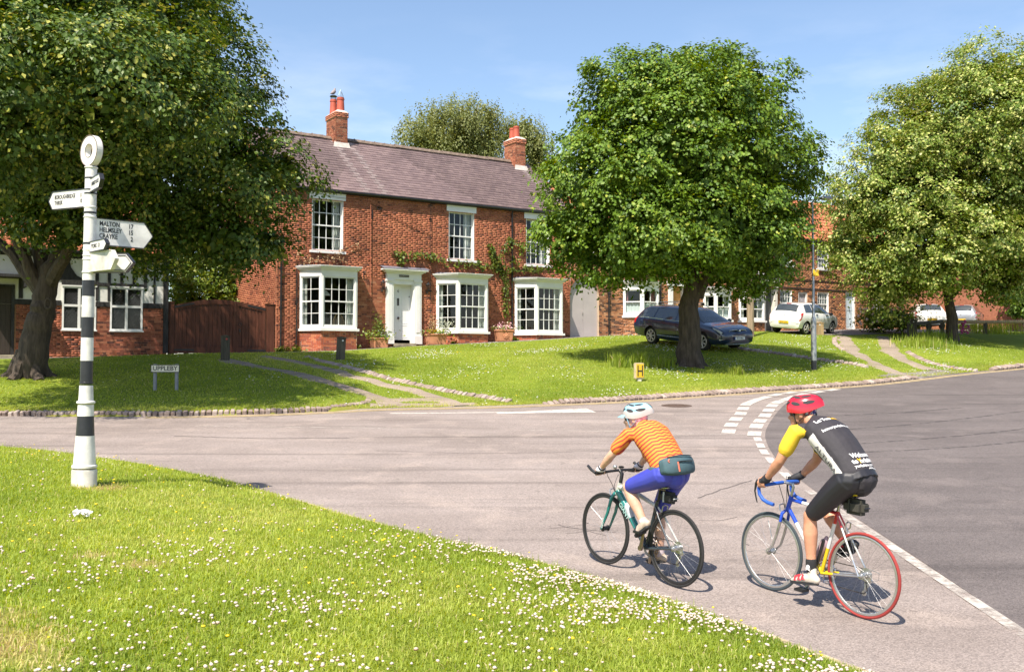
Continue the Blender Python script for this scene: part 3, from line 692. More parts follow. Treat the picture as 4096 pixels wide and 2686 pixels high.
def upper_window(root, s, w_, z0, z1, cols, rt, rb, lintel=True, y=.11, name='window', shut=None):
 """sash window in the wall with sill and lintel board; s = left jamb"""
 mb_ = MB(); pn = []
 sash_bars(mb_, ID4, s, s + w_, z0, z1, cols, rt, rb, y=y, panes=pn)
 o = mb_.build(name, WHITE, root, KS)
 lin = MB(); rv = .003
 for (a, b) in ((s - .001, s + .012), (s + w_ - .012, s + w_ + .001)): lin.box(a, b, -.012, y - .021, z0, z1)
 lin.build('jamb_lining', WHITE, o, KS)
 sl = MB(); sl.box(s - .09, s + w_ + .09, -.085, y + .02, z0 - .085, z0 - .001); sl.build('sill', WHITE, o, KS)
 if lintel:
  li = MB(); li.box(s - .10, s + w_ + .09, -.03, y + .03, z1 + .002, z1 + .29); li.box(s - .11, s + w_ + .10, -.055, -.031, z1 + .22, z1 + .28); li.build('lintel', WHITE, o, KS)
 for p in pn: pane(o, ID4, *p)
 c = MB(); curtain(c, ID4, s + .03, s + .2, z0, z1, y + .16, 3); curtain(c, ID4, s + w_ - .32, s + w_ - .03, z0, z1, y + .16, 4); c.build('curtain', CURTAIN, o, KS)
 return o
def bay(root, xl, bl, br, xr, p, zsill, ztop, zg, cols_f, cols_l, rt, rb, brick, name='bay_window', roofmat=LEAD, singles=0, cur=CURTAIN, net=False, two=False):
 """canted bay: plan A-B-C-D, timber windows over a brick plinth, moulded cornice, lead flat roof"""
 A, B, C, D = (xl, 0), (bl, -p), (br, -p), (xr, 0)
 bayo = None; fr = MB(); pn = []
 zs0 = zsill; zh_ = ztop - .37
 for k, (P, Q, cols) in enumerate(((A, B, cols_l), (B, C, cols_f), (C, D, cols_l))):
  M, L = seg_mat(P, Q); st = .085 if k == 1 else .075
  fr.box(0, st, 0, .09, zs0, zh_, M); fr.box(L - st, L, 0, .09, zs0, zh_, M)
  fr.box(0, L, -.004, .088, zh_, ztop - .14, M); fr.box(st, L - st, .002, .086, zs0, zs0 + .085, M)
  # raised architrave round each sash
  for (a, b, c, d) in ((st - .035, st - .012, zs0 + .085, zh_ + .03), (L - st + .012, L - st + .035, zs0 + .085, zh_ + .03)): fr.box(a, b, -.014, 0, c, d, M)
  fr.box(st - .012, L - st + .012, -.014, 0, zh_ + .008, zh_ + .032, M)
  sash_bars(fr, M, st, L - st, zs0 + .087, zh_ - .002, cols, rt, rb, y=.035, fr=.035, bar=.02, panes=(pn if k < 3 else None))
  pn_k = [(M, q) for q in pn]; pn.clear()
  if k == 0: allp = pn_k
  else: allp += pn_k
 bayo = fr.build(name, WHITE, root, KS)
 def ring(out): return [(xl - out * .9, 0), (bl - out * .55, -p - out), (br + out * .75, -p - out), (xr + out * .95, 0)]
 si = MB(); si.prism(ring(.075)[::1], 'z', zs0 - .085, zs0 - .001); si.build('sill', WHITE, bayo, KS)
 co = MB(); z = ztop
 for (o1, a, b) in ((.05, z - .14, z - .108), (.10, z - .1075, z - .055), (.155, z - .0545, z - .018), (.175, z - .0175, z)): co.prism(ring(o1), 'z', a, b)
 co.build('cornice', WHITE, bayo, KS)
 ro = MB(); r1 = ring(.16); r2 = [(xl + .05, -.002), (bl + .1, -p * .25), (br - .1, -p * .25), (xr - .05, -.002)]
 vs = [(a, b, z + .001) for a, b in r1] + [(a, b, z + .07) for a, b in r2]
 ro.add(vs, [(0, 1, 5, 4), (1, 2, 6, 5), (2, 3, 7, 6), (4, 5, 6, 7)]); ro.build('lead_roof', roofmat, bayo, KS)
 for M, q in allp: pane(bayo, M, *q)
 pl = MB()
 for (P, Q) in ((A, B), (B, C), (C, D)):
  M, L = seg_mat(P, Q); pl.box(0, L, .012, .1, zg - .3, zs0 - .085, M)
 plo = pl.build('plinth', MORTAR_L, root, KS); sg = singles
 for i, (P, Q) in enumerate(((A, B), (B, C), (C, D))):
  M, L = seg_mat(P, Q); M = M @ Matrix.Translation((0, .012, 0)); rc = brick_rects(.0, L, zs0 - .085 - .068 * math.ceil((zs0 - .085 - zg + .2) / .068), zs0 - .085, rg=random.Random(i))
  lay_bricks(plo, rc, M, brick, single=len(rc) if (sg and i < 2) else 0, seed=i + int(xl * 7) + 50)
 # curtains and window seat inside
 c = MB(); M, L = seg_mat(B, C)
 curtain(c, M, .05, .22, zs0 + .1, zh_, .22, 3); curtain(c, M, L - .30, L - .05, zs0 + .1, zh_, .22, 4)
 M2, L2 = seg_mat(A, B); curtain(c, M2, .03, .2, zs0 + .1, zh_, .17, 3)
 if net:
  zz = zs0 + (zh_ - zs0) * .5; c.mi = 1
  curtain(c, M, .05, L - .05, zs0 + .1, zz, .13, 9, .012); curtain(c, M2, .05, L2 - .05, zs0 + .1, zz, .12, 5, .012)
 c.build('curtain', [cur, NET], bayo, KS)
 return bayo
def slate_roof(root, x0, x1, y0, z0, y1, z1, mat, single=0, washes=(), su=.235, ev=.195):
 """slates laid in courses from eaves (y0,z0) to ridge (y1,z1)"""
 L = math.hypot(y1 - y0, z1 - z0); a = math.atan2(z1 - z0, y1 - y0)
 M = Matrix.Translation((0, y0, z0)) @ Matrix.Rotation(a, 4, 'X')    # x along, y up the slope, z out
 dk = MB(); dk.box(x0, x1, 0, L, -.06, -.004, M); deck = dk.build('roof', pbr('roof_batten', (.10, .08, .07), rough=.9), root, KS)
 rg = random.Random(4); it = []; n = int(L / ev)
 ev = L / n
 for r in range(n):
  x = x0 - (su / 2 if r % 2 else 0) - rg.uniform(0, .02)
  while x < x1 - .02:
   a_, b_ = max(x, x0), min(x + su, x1); x += su
   if b_ - a_ > .02: it.append((a_ + .002, b_ - .002, r * ev))
 units = []
 for k in range(10):
  rr = random.Random(k); mb_ = MB(); j = lambda q: rr.uniform(-q, q)
  mb_.add([(0, -.0, .016 + j(.003)), (1, -.0 + j(.006), .016 + j(.003)), (1, 1.18, .0), (0, 1.18, .0), (0, 0, .004), (1, 0, .004)], [(0, 1, 2, 3), (4, 5, 1, 0), (3, 4, 0), (1, 5, 2)])
  me_ = mb_.mesh('slate'); fattr(me_, 'tint', np.full(4, (k + .5) / 10)); me_.materials.append(mat); units.append(me_)
 def washv(xc, v): return max([0] + [max(0, 1 - abs(xc - (wx + dr * (L - v))) / .16) for wx, dr in washes])
 plain = [q for q in it if washv((q[0] + q[1]) / 2, q[2]) < .05]; plain.sort(key=lambda q: q[2] * .6 + abs(q[0] - (x0 + 5)))
 sing = set(plain[:single])
 for q in plain[:single]:
  o = bpy.data.objects.new('slate', rg.choice(units)); COL.objects.link(o); o.parent = deck
  o.matrix_local = Matrix.Scale(KS, 4) @ M @ Matrix.Translation((q[0], q[2] + rg.uniform(-.006, .006), rg.uniform(0, .004))) @ Matrix.Diagonal((q[1] - q[0], ev, 1, 1))
 V = []; F_ = []; tv = []; wv = []
 for q in it:
  if q in sing: continue
  b = len(V); d = rg.uniform(-.006, .006); h = rg.uniform(0, .005)
  for (x, y, z) in ((q[0], d, .016 + h), (q[1], d + rg.uniform(-.005, .005), .016 + h + rg.uniform(-.003, .003)), (q[1], ev * 1.18, h), (q[0], ev * 1.18, h), (q[0], d, .003), (q[1], d, .003)): V.append(tuple((M @ Vector((x, q[2] + y, z))) * KS))
  F_ += [(b, b + 1, b + 2, b + 3), (b + 4, b + 5, b + 1, b)]; t_ = rg.random(); tv += [t_, t_]; w_ = washv((q[0] + q[1]) / 2, q[2]); wv += [w_, w_]
 me_ = raw_mesh('slates', V, F_); fattr(me_, 'tint', tv); fattr(me_, 'wash', wv); tag(link('slates', me_, mat, deck), kind='stuff')
 return deck, M, L
def pantile_roof(root, x0, x1, y0, z0, y1, z1, back=None, pitch=.22, ev=.30, name='roof'):
 """S-curved clay pantiles in courses, with ridge tiles"""
 L = math.hypot(y1 - y0, z1 - z0); a = math.atan2(z1 - z0, y1 - y0); M = Matrix.Translation((0, y0, z0)) @ Matrix.Rotation(a, 4, 'X')
 dk = MB(); dk.box(x0, x1, 0, L, -.08, -.045, M)
 if back: dk.add([(x0, y1, z1), (x1, y1, z1), (x1, back[0], back[1]), (x0, back[0], back[1])], [(0, 3, 2, 1)])
 deck = dk.build(name, pbr('roof_batten', (.10, .08, .07)), root, KS)
 n = int(L / ev); cols = int((x1 - x0) / pitch); ev = L / n; rg = np.random.default_rng(3); V = []; F_ = []; tv = []
 prof = [(0, .012), (.12, .04), (.3, .058), (.48, .04), (.62, .008), (.8, -.012), (1.02, .006)]
 for r in range(n):
  for c in range(cols):
   b = len(V); dy, dz, dx = rg.normal(0, .008), rg.normal(0, .005), rg.normal(0, .004)
   for (u, h) in prof:
    for (yy, lift) in ((0, .028), (1.12, 0)): V.append(tuple((M @ Vector((x0 + (c + u) * pitch + dx, r * ev + yy * ev + dy, h + lift + dz))) * KS))
    V.append(tuple((M @ Vector((x0 + (c + u) * pitch + dx, r * ev + dy, h + .008 + dz))) * KS))
   t_ = rg.random()
   for k in range(len(prof) - 1):
    p = b + 3 * k; F_ += [(p, p + 3, p + 4, p + 1), (p + 2, p + 5, p + 3, p)]; tv += [t_, t_]
 me_ = raw_mesh('pantiles', V, F_); fattr(me_, 'tint', tv); tag(link('pantiles', me_, PANTILE, deck), kind='stuff')
 x = x0
 rm = MB(); rm.tube([(0, 0, 0), (.40, 0, .006)], .13, 10); rme = rm.mesh('ridge_tile', KS); rme.materials.append(PANTILE); fattr(rme, 'tint', np.full(len(rme.polygons), .6))
 while x < x1 - .3:
  o = bpy.data.objects.new('ridge_tile', rme); COL.objects.link(o); o.parent = deck; o.location = (x * KS, y1 * KS, (z1 - .01) * KS); x += .39
 return deck
def chimney(root, x0, x1, y0, y1, z0, z1, pots, cowl=None, singles=0):
 core = MB(); core.box(x0 + .012, x1 - .012, y0 + .012, y1 - .012, z0, z1); ch = core.build('chimney', MORTAR_L, root, KS)
 w_, d_ = x1 - x0, y1 - y0
 for i, (P, Q) in enumerate((((x0, y0), (x1, y0)), ((x0, y1), (x0, y0)), ((x1, y0), (x1, y1)), ((x1, y1), (x0, y1)))):
  M, L = seg_mat(P, Q); M = M @ Matrix.Translation((0, .012, 0))
  rc = brick_rects(0, L, z0, z1 - .204, rg=random.Random(i + 9)); lay_bricks(ch, rc, M, BR_RED, single=len(rc) if (singles and i < 2) else 0, seed=i + 31)
  M2, L2 = seg_mat((P[0] + (.035 if Q[0] < P[0] else -.035 if Q[0] > P[0] else 0), P[1]), Q)
 cap = MB(); e = .03; cap.box(x0 - e + .012, x1 + e - .012, y0 - e + .012, y1 + e - .012, z1 - .204, z1); cp = cap.build('chimney_cap', MORTAR_L, root, KS)
 for i, (P, Q) in enumerate((((x0 - e, y0 - e), (x1 + e, y0 - e)), ((x0 - e, y1 + e), (x0 - e, y0 - e)), ((x1 + e, y0 - e), (x1 + e, y1 + e)))):
  M, L = seg_mat(P, Q); M = M @ Matrix.Translation((0, .012, 0)); lay_bricks(cp, brick_rects(0, L, z1 - .204, z1, rg=random.Random(i + 2)), M, BR_RED, seed=i + 77)
 fl = MB(); b = .02; fl.add([(x0 - b, y0 - b, z1), (x1 + b, y0 - b, z1), (x1 + b, y1 + b, z1), (x0 - b, y1 + b, z1), (x0 + .12, y0 + .12, z1 + .11), (x1 - .12, y0 + .12, z1 + .11), (x1 - .12, y1 - .12, z1 + .11), (x0 + .12, y1 - .12, z1 + .11)], [(0, 1, 5, 4), (1, 2, 6, 5), (2, 3, 7, 6), (3, 0, 4, 7), (4, 5, 6, 7)])
 fl.build('flaunching', CEMENT, ch, KS)
 for (px, py, h, r) in pots:
  m_ = MB(); m_.smooth = True; m_.lathe([(r * 1.05, 0), (r, .05), (r * .92, h * .55), (r * .86, h * .82), (r * .97, h * .84), (r * .97, h * .92), (r * .86, h * .93), (r * .86, h), (r * .72, h), (r * .7, h - .1)], 20, (px, py, z1 + .06)); m_.build('chimney_pot', POTCLAY, ch, KS)
 return ch
# ================================================================== the brick house with three bays
s0, zb = -4.9, 2.9
H6 = house_root('brick_house', s0, zb, 'red brick two-storey house with slate roof, three white bay windows and white door numbered 6', 'house')
X6 = lambda s: s - s0; Z6 = lambda z: z - zb
LEN = 12.36; EAV = Z6(8.78); RDG = Z6(11.40); RY = 3.25; DEP = 6.5
W6 = [(X6(-3.62), 1.16), (X6(1.82), 1.10), (X6(5.32), 1.12)]
wz0, wz1 = Z6(6.625), Z6(8.44)
BAYS6 = [(-4.06, -3.57, -2.25, -2.02), (1.28, 1.79, 3.08, 3.29), (4.77, 5.30, 6.54, 6.74)]
ops = [(x, x + w_, wz0, wz1) for x, w_ in W6]
bay_ops = [(X6(a) + .12, X6(d) - .06, Z6(3.80), Z6(5.85)) for a, b, c, d in BAYS6]
door_op = (X6(-.56), X6(.42), Z6(3.42), Z6(5.66))
allops = ops + bay_ops + [door_op]
wall = MB(); panel(wall, 0, LEN, -.7, EAV, allops, rev=.14)
wallo = wall.build('front_wall', MORTAR, H6, KS)
rects = brick_rects(0, LEN, -.6, EAV, allops)
lay_bricks(wallo, rects, ID4, BR_RED, single=300, world=(X6(-1.5), Z6(4.6)))
# gable ends and back
gab = MB(); Mg, Lg = seg_mat((0, DEP), (0, 0))
gab.add([(0, 0, -.7), (0, DEP, -.7), (0, DEP, EAV), (0, RY, RDG), (0, 0, EAV)], [(0, 4, 3, 2, 1)])
go = gab.build('gable_wall', MORTAR, H6, KS)
ins = lambda u, z: z < EAV + (RDG - EAV) * (1 - abs((DEP - u) - RY) / RY) - .03
lay_bricks(go, brick_rects(0, DEP, -.6, RDG, inside=ins, rg=random.Random(12)), Mg, BR_RED, seed=12)
gb = MB(); gb.add([(LEN, 0, -.7), (LEN, DEP, -.7), (LEN, DEP, EAV), (LEN, RY, RDG), (LEN, 0, EAV)], [(0, 1, 2, 3, 4)])
gb2 = gb.build('gable_wall', MORTAR, H6, KS); Mg2, _ = seg_mat((LEN, 0), (LEN, DEP))
lay_bricks(gb2, brick_rects(0, DEP, Z6(8), RDG, inside=lambda u, z: z < EAV + (RDG - EAV) * (1 - abs(u - RY) / RY) - .03, rg=random.Random(13)), Mg2, BR_RED, seed=13)
bk = MB(); bk.box(0, LEN, DEP, DEP + .1, -.7, EAV); bk.build('back_wall', MORTAR, H6, KS)
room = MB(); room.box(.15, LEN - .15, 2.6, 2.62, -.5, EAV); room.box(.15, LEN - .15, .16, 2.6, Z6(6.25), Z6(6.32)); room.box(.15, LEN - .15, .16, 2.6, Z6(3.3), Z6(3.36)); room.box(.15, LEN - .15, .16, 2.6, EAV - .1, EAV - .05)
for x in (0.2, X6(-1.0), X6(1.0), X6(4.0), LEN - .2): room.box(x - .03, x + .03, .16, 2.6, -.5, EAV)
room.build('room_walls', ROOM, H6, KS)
for (x, w_) in W6: upper_window(H6, x, w_, wz0, wz1, 4, 2, 2)
bayos = []
for i, (a, b, c, d) in enumerate(BAYS6): bayos.append(bay(H6, X6(a), X6(b), X6(c), X6(d), .78, Z6(3.88), Z6(6.03), Z6([2.98, 3.35, 3.58][i]) - .1, 4, 2, 2, 2, BR_BAY, singles=1))
lamp = MB(); lamp.smooth = True; lamp.lathe([(.20, 0), (.17, .06), (.06, .17), (.02, .19)], 16, (X6(-3.2), -.15, Z6(5.05))); lamp.tube([(X6(-3.2), -.15, Z6(5.23)), (X6(-3.2), -.15, Z6(5.8))], .006, 6); lamp.build('pendant_lamp', CURTAIN, bayos[0], KS)
chb = MB(); WOODC = pbr('chair_wood', (.45, .26, .10), rough=.5)
for k in range(6): chb.tube([(X6(-2.72) + k * .055, .02, Z6(3.75)), (X6(-2.72) + k * .055 + (k - 2.5) * .012, .08, Z6(4.38) - abs(k - 2.5) * .025)], .011, 6)
chb.tube([(X6(-2.80), .02, Z6(3.75)), (X6(-2.79), .06, Z6(4.2)), (X6(-2.68), .08, Z6(4.40)), (X6(-2.58), .085, Z6(4.43)), (X6(-2.47), .08, Z6(4.38)), (X6(-2.38), .06, Z6(4.18)), (X6(-2.38), .02, Z6(3.75))], .016, 6)
chb.build('chair_back', WOODC, bayos[0], KS)
# door with pilasters, entablature, lead flashing
dr = MB(); x0d, x1d = X6(-.50), X6(.30); z0d, z1d = Z6(3.55), Z6(5.58); yd = .20
dr.box(x0d, x1d, yd, yd + .05, z0d, z1d)
pw = (x1d - x0d)
for (a, b, c, d) in ((.10, .44, .62, .80), (.56, .90, .62, .80), (.10, .44, .30, .585), (.56, .90, .30, .585), (.10, .44, .05, .265), (.56, .90, .05, .265), (.10, .44, .835, .95), (.56, .90, .835, .95)):
 u0, u1, v0, v1 = x0d + a * pw, x0d + b * pw, z0d + c * (z1d - z0d), z0d + d * (z1d - z0d)
 dr.box(u0, u1, yd - .008, yd, v0, v0 + .012); dr.box(u0, u1, yd - .008, yd, v1 - .012, v1); dr.box(u0, u0 + .012, yd - .008, yd, v0 + .012, v1 - .012); dr.box(u1 - .012, u1, yd - .008, yd, v0 + .012, v1 - .012)
door = dr.build('door', DOORW, H6, KS)
kn = MB(); kn.smooth = True; kn.ball((x0d + pw * .36, yd - .06, z0d + .80), (.05, .035, .05)); kn.build('door_knob', pbr('bronze', (.10, .07, .06), rough=.4, metal=.6), door, KS)
lb = MB(); lb.box(x0d + pw * .33, x0d + pw * .43, yd - .012, yd - .002, z0d + 1.26, z0d + 1.53); lb.build('letter_plate', pbr('dark_bronze', (.06, .05, .045), rough=.4), door, KS)
dl = MB(); dl.box(x0d + pw * .93, x0d + pw * .96, yd - .02, yd - .002, z0d + 1.58, z0d + 1.62); dl.build('door_lock', BLACKMETAL, door, KS)
su = MB(); za, zt = Z6(3.40), Z6(5.80)
for (a, b) in ((X6(-.80), X6(-.52)), (X6(.34), X6(.62))):
 su.box(a, b, -.10, .02, za + .30, zt - .12); su.box(a - .02, b + .02, -.13, .02, za, za + .30); su.box(a - .025, b + .025, -.125, .02, zt - .13, zt - .06); su.box(a + .06, b - .06, -.112, -.10, za + .42, zt - .25)
su.box(X6(-.80), X6(.62), -.09, .02, zt - .06, Z6(5.98)); su.box(X6(-.52), X6(-.50), -.06, .22, za, zt - .06); su.box(X6(.30), X6(.34), -.06, .22, za, zt - .06); su.box(X6(-.50), X6(.30), -.05, .2, Z6(5.58), Z6(5.74))
for (e, a, b) in ((.05, 5.98, 6.02), (.12, 6.0205, 6.07), (.19, 6.0705, 6.12)): su.box(X6(-.80) - e, X6(.62) + e, -.10 - e, -.001, Z6(a), Z6(b))
for k in range(4): su.box(X6(.342) , X6(.352), -.02, .14, za + .35 + k * .45, za + .65 + k * .45)
suo = su.build('door_surround', WHITE, H6, KS)
fl = MB()
for k in range(4): a = X6(-1.02) + k * .475; fl.add([(a, -.30, Z6(6.122)), (a + .468, -.30, Z6(6.122)), (a + .468, -.012, Z6(6.23)), (a, -.012, Z6(6.23))], [(0, 1, 2, 3)])
fl.build('lead_flashing', LEAD, suo, KS)
st = MB(); st.bevbox(X6(-.52), X6(.36), -.22, .2, Z6(3.30), Z6(3.42), .015); st.bevbox(X6(-.70), X6(.95), -.55, -.14, Z6(3.12), Z6(3.28), .02); st.build('doorstep', STONEW, H6, KS)
ns = MB(); ns.box(X6(-.30), X6(.10), -.104, -.0905, Z6(5.84), Z6(5.92)); nso = ns.build('name_plate', pbr('plate_black', (.025, .022, .02), rough=.4), suo, KS)
def text_mesh(body, size, extrude=.0, align='CENTER', bold=0.0, sx=1.0):
 cu = bpy.data.curves.new('t', 'FONT'); cu.body = body; cu.size = size; cu.extrude = extrude; cu.align_x = align; cu.align_y = 'CENTER'; cu.offset = bold; cu.resolution_u = 3
 ob = bpy.data.objects.new('t', cu); COL.objects.link(ob); dg = bpy.context.evaluated_depsgraph_get(); dg.update()
 me_ = bpy.data.meshes.new_from_object(ob.evaluated_get(dg)); bpy.data.objects.remove(ob)
 if sx != 1: me_.transform(Matrix.Diagonal((sx, 1, 1, 1)))
 return me_
def text(name, body, size, mat, parent, M, extrude=.0015, align='CENTER', bold=0.0, sx=1.0):
 """lettering standing on the plane of M (x right, y up, z out)"""
 me_ = text_mesh(body, size, extrude, align, bold, sx); me_.transform(M); me_.materials.clear()
 return link(name, me_, mat, parent)
FRONT = Matrix.Rotation(math.pi / 2, 4, 'X')
INK = pbr('black_lettering', (.02, .02, .022), rough=.5); PALE = pbr('pale_lettering', (.7, .68, .6), rough=.6)
text('lettering', 'Dunedale House', .062, PALE, suo, Matrix.Translation(Vector((X6(-.10), -.107, Z6(5.88))) * KS) @ FRONT)
text('door_number', '6', .17, INK, door, Matrix.Translation(Vector((x0d + pw * .38, yd - .004, z0d + 1.79)) * KS) @ FRONT)
# wall lanterns
for s_ in (-.95, .88):
 l = MB(); lx, lz = X6(s_), Z6(5.36)
 l.tube([(lx, -.01, lz - .02), (lx, -.07, lz - .08), (lx, -.12, lz - .02), (lx, -.13, lz + .02)], .012, 6); l.box(lx - .025, lx + .025, -.02, -.004, lz - .08, lz + .02)
 l.lathe([(.03, 0), (.05, .02), (.05, .03)], 6, (lx, -.13, lz + .02)); l.lathe([(.085, .22), (.04, .28), (.012, .34)], 6, (lx, -.13, lz + .02))
 for k in range(6): an = k * math.pi / 3; l.tube([(lx + .05 * math.cos(an), -.13 + .05 * math.sin(an), lz + .045), (lx + .078 * math.cos(an), -.13 + .078 * math.sin(an), lz + .245)], .006, 4)
 lo = l.build('wall_lantern', BLACKMETAL, H6, KS)
 g = MB(); g.lathe([(.045, .05), (.07, .24)], 6, (lx, -.13, lz)); g.build('lantern_glass', glass_mat('lantern_glass_mat', (.75, .75, .7)), lo, KS)
# iron wall ties and hanging brackets
for (s_, z_) in ((-1.35, 8.05), ):
 t_ = MB(); t_.box(X6(s_) - .02, X6(s_) + .02, -.035, -.002, Z6(z_) - .16, Z6(z_) + .16); t_.build('wall_tie', BLACKMETAL, H6, KS)
rg_ = MB(); rg_.tube([(X6(-1.08) + .07 * math.cos(a), -.03, Z6(8.30) + .07 * math.sin(a)) for a in np.linspace(0, 2 * math.pi, 14)[:-1]], .01, 5, closed=True); rg_.build('wall_ring', BLACKMETAL, H6, KS)
for (s_, z_) in ((-1.66, 5.86), (4.30, 5.50)):
 b_ = MB(); b_.box(X6(s_) - .015, X6(s_) + .015, -.02, -.002, Z6(z_) - .16, Z6(z_) + .14)
 b_.tube([(X6(s_), -.01, Z6(z_) + .1), (X6(s_), -.10, Z6(z_) + .12), (X6(s_), -.17, Z6(z_) + .06), (X6(s_), -.14, Z6(z_) + .0)], .012, 5); b_.tube([(X6(s_), -.01, Z6(z_) - .08), (X6(s_), -.10, Z6(z_) + .03)], .01, 5); b_.build('basket_bracket', BLACKMETAL, H6, KS)
# gutter and drain pipes, cable
g = MB(); g.tube([(-.1, -.13, EAV - .035), (LEN + .05, -.13, EAV - .045)], .055, 10); g.box(0, LEN, -.10, -.014, EAV - .11, EAV - .02); g.build('gutter', GUTTER, H6, KS)
def pipe(root, x, z0, z1, swan=None, r=.032, mat=GUTTER):
 p_ = MB(); pts = [(x, -.06, z0)] + ([(x, -.06, z1 - .18), (x, -.12, z1)] if swan is None else [(x, -.06, z1)]); p_.tube(pts, r, 8)
 z = z0 + .4
 while z < z1 - .2: p_.tube([(x, -.06, z), (x, -.06, z + .06)], r * 1.3, 8); p_.box(x - .05, x + .05, -.05, -.004, z + .01, z + .05); z += 1.35
 return p_.build('drain_pipe', mat, root, KS)
pipe(H6, .16, -.1, Z6(6.3), swan=1); pipe(H6, X6(4.62), Z6(3.6), EAV - .05); pipe(H6, X6(-4.12) - .06, Z6(3.0), Z6(5.9), swan=1, r=.025)
pipe(H6, X6(-1.42), Z6(3.3), EAV - .02, r=.012, swan=1, mat=pbr('salmon_cable', (.40, .13, .07), rough=.6)); pipe(H6, X6(1.02), Z6(3.6), EAV - .05, r=.008, swan=1)
cab = MB(); pts = [(X6(-1.4) + t * 2.4, -.03, Z6(8.45) - t * .95 - .10 * math.sin(t * math.pi)) for t in np.linspace(0, 1, 12)]; cab.tube(pts, .007, 5)
cab.tube([(X6(-3.6) + t * 2.2, -.06, Z6(8.58) + .14 * (2 * t - 1) ** 2 - .05) for t in np.linspace(0, 1, 10)], .006, 5); cab.build('cable', GUTTER, H6, KS)
# roof, ridge, chimneys
deck, Mr, Lr = slate_roof(H6, -.12, LEN + .12, -.16, EAV + .0, RY, RDG, SLATE, single=300, washes=[(X6(-.92), .02), (X6(-1.55), .0), (X6(6.95), .06)])
bs = MB(); bs.add([(-.12, RY, RDG), (LEN + .12, RY, RDG), (LEN + .12, DEP + .2, EAV), (-.12, DEP + .2, EAV)], [(0, 1, 2, 3)]); bs.build('roof_back_slope', pbr('slate_plain', (.17, .13, .14), rough=.7, var=.3, scale=3), H6, KS)
rm = MB(); rm.prism([(-.16, -.07), (0, .075), (.16, -.07), (.13, -.09), (0, .03), (-.13, -.09)], 'x', 0, .44); rm.prism([(-.175, -.07), (0, .095), (.175, -.07)], 'x', 0, .045)
rme = rm.mesh('ridge_tile', KS); rme.materials.append(RIDGE); x = -.12
while x < LEN - .3:
 o = bpy.data.objects.new('ridge_tile', rme); COL.objects.link(o); o.parent = deck; o.location = (x * KS, RY * KS, (RDG + .03 + random.uniform(-.01, .01)) * KS); x += .437
ch1 = chimney(H6, X6(-1.62), X6(-1.12), RY - .5, RY + .46, RDG - .55, Z6(12.36), [(X6(-1.30), RY - .20, .58, .155), (X6(-1.42), RY + .22, .58, .145)], singles=1)
ch2 = chimney(H6, X6(6.62), X6(7.14), RY - .45, RY + .45, RDG - .6, Z6(12.36), [(X6(6.84), RY - .18, .52, .15), (X6(6.88), RY + .2, .52, .14)], singles=1)
cw = MB(); cx_, cy_, cz_ = X6(-1.30), RY - .20, Z6(12.36) + .64     # wire spike cowl and a round-topped mesh cowl
for k in range(10): an = k * math.pi / 5; cw.tube([(cx_ + .12 * math.cos(an), cy_ + .12 * math.sin(an), cz_), (cx_ + .11 * math.cos(an), cy_ + .11 * math.sin(an), cz_ + .06), (cx_, cy_, cz_ + .32)], .006, 4)
cw.build('spike_cowl', pbr('blue_grey_wire', (.20, .26, .34), rough=.4, metal=.5), ch1, KS)
cw = MB(); cx_, cy_ = X6(-1.42), RY + .22; cw.lathe([(.15, .12), (.12, .15), (.02, .17)], 14, (cx_, cy_, cz_));
for k in range(12): an = k * math.pi / 6; cw.tube([(cx_ + .10 * math.cos(an), cy_ + .10 * math.sin(an), cz_ - .02), (cx_ + .11 * math.cos(an), cy_ + .11 * math.sin(an), cz_ + .13)], .006, 4)
cw.build('mesh_cowl', BLACKMETAL, ch1, KS)
for (xx, sgn) in ((X6(-1.37), 1), (X6(6.88), 1)):
 f_ = MB(); f_.add([(xx - .36, RY - .56, RDG - .42), (xx + .34, RY - .56, RDG - .42), (xx + .3, RY - .49, RDG - .2), (xx - .3, RY - .49, RDG - .2)], [(0, 1, 2, 3)]); f_.build('chimney_flashing', CEMENT, H6, KS)
# ================================================================== neighbour with carriage arch and three bays
s0b, zbb = 7.47, 3.7
HB = house_root('arch_house', s0b, zbb, 'brown brick terrace house with tall arched grey carriage doors and bays behind the parked car', 'house')
XB = lambda s: s - s0b; ZB = lambda z: z - zbb
LB = 11.95; EB = ZB(8.25); RB = ZB(10.55)
arch_c, arch_r, spring = XB(8.20), .735, ZB(5.50)
arch_ops = [(arch_c - arch_r, arch_c + arch_r, ZB(3.74), spring)]
nst = 14
for k in range(nst):
 zA = spring + arch_r * k / nst; zB_ = spring + arch_r * (k + 1) / nst; hw = math.sqrt(max(0, arch_r ** 2 - ((zA + zB_) / 2 - spring) ** 2)); arch_ops.append((arch_c - hw, arch_c + hw, zA, zB_))
BB_ = [(10.22, 10.79, 11.70, 11.95, .60, 4.72, 6.17, 2), (14.80, 15.12, 16.05, 16.28, .5, 4.66, 6.10, 2), (17.00, 17.32, 18.18, 18.40, .5, 4.68, 6.02, 2)]
wins = [(XB(10.7), .95, ZB(6.95), ZB(8.05)), (XB(12.9), .95, ZB(6.95), ZB(8.05)), (XB(15.2), .95, ZB(6.95), ZB(8.05)), (XB(17.6), .95, ZB(6.95), ZB(8.05)), (XB(8.1), .7, ZB(7.1), ZB(8.0))]
d1 = (XB(12.85), XB(13.65), ZB(4.0), ZB(6.1)); d2 = (XB(18.62), XB(19.30), ZB(4.15), ZB(6.25))
opsb = arch_ops + [(XB(a) + .1, XB(d) - .06, ZB(zs) - .06, ZB(zt) - .2) for a, b, c, d, p, zs, zt, _ in BB_] + [(x, x + w_, a, b) for x, w_, a, b in wins] + [d1, d2]
wl = MB(); panel(wl, 0, LB, -.6, EB, opsb, rev=.14, sides_only=set(arch_ops)); wlo = wl.build('front_wall', MORTAR_L, HB, KS)
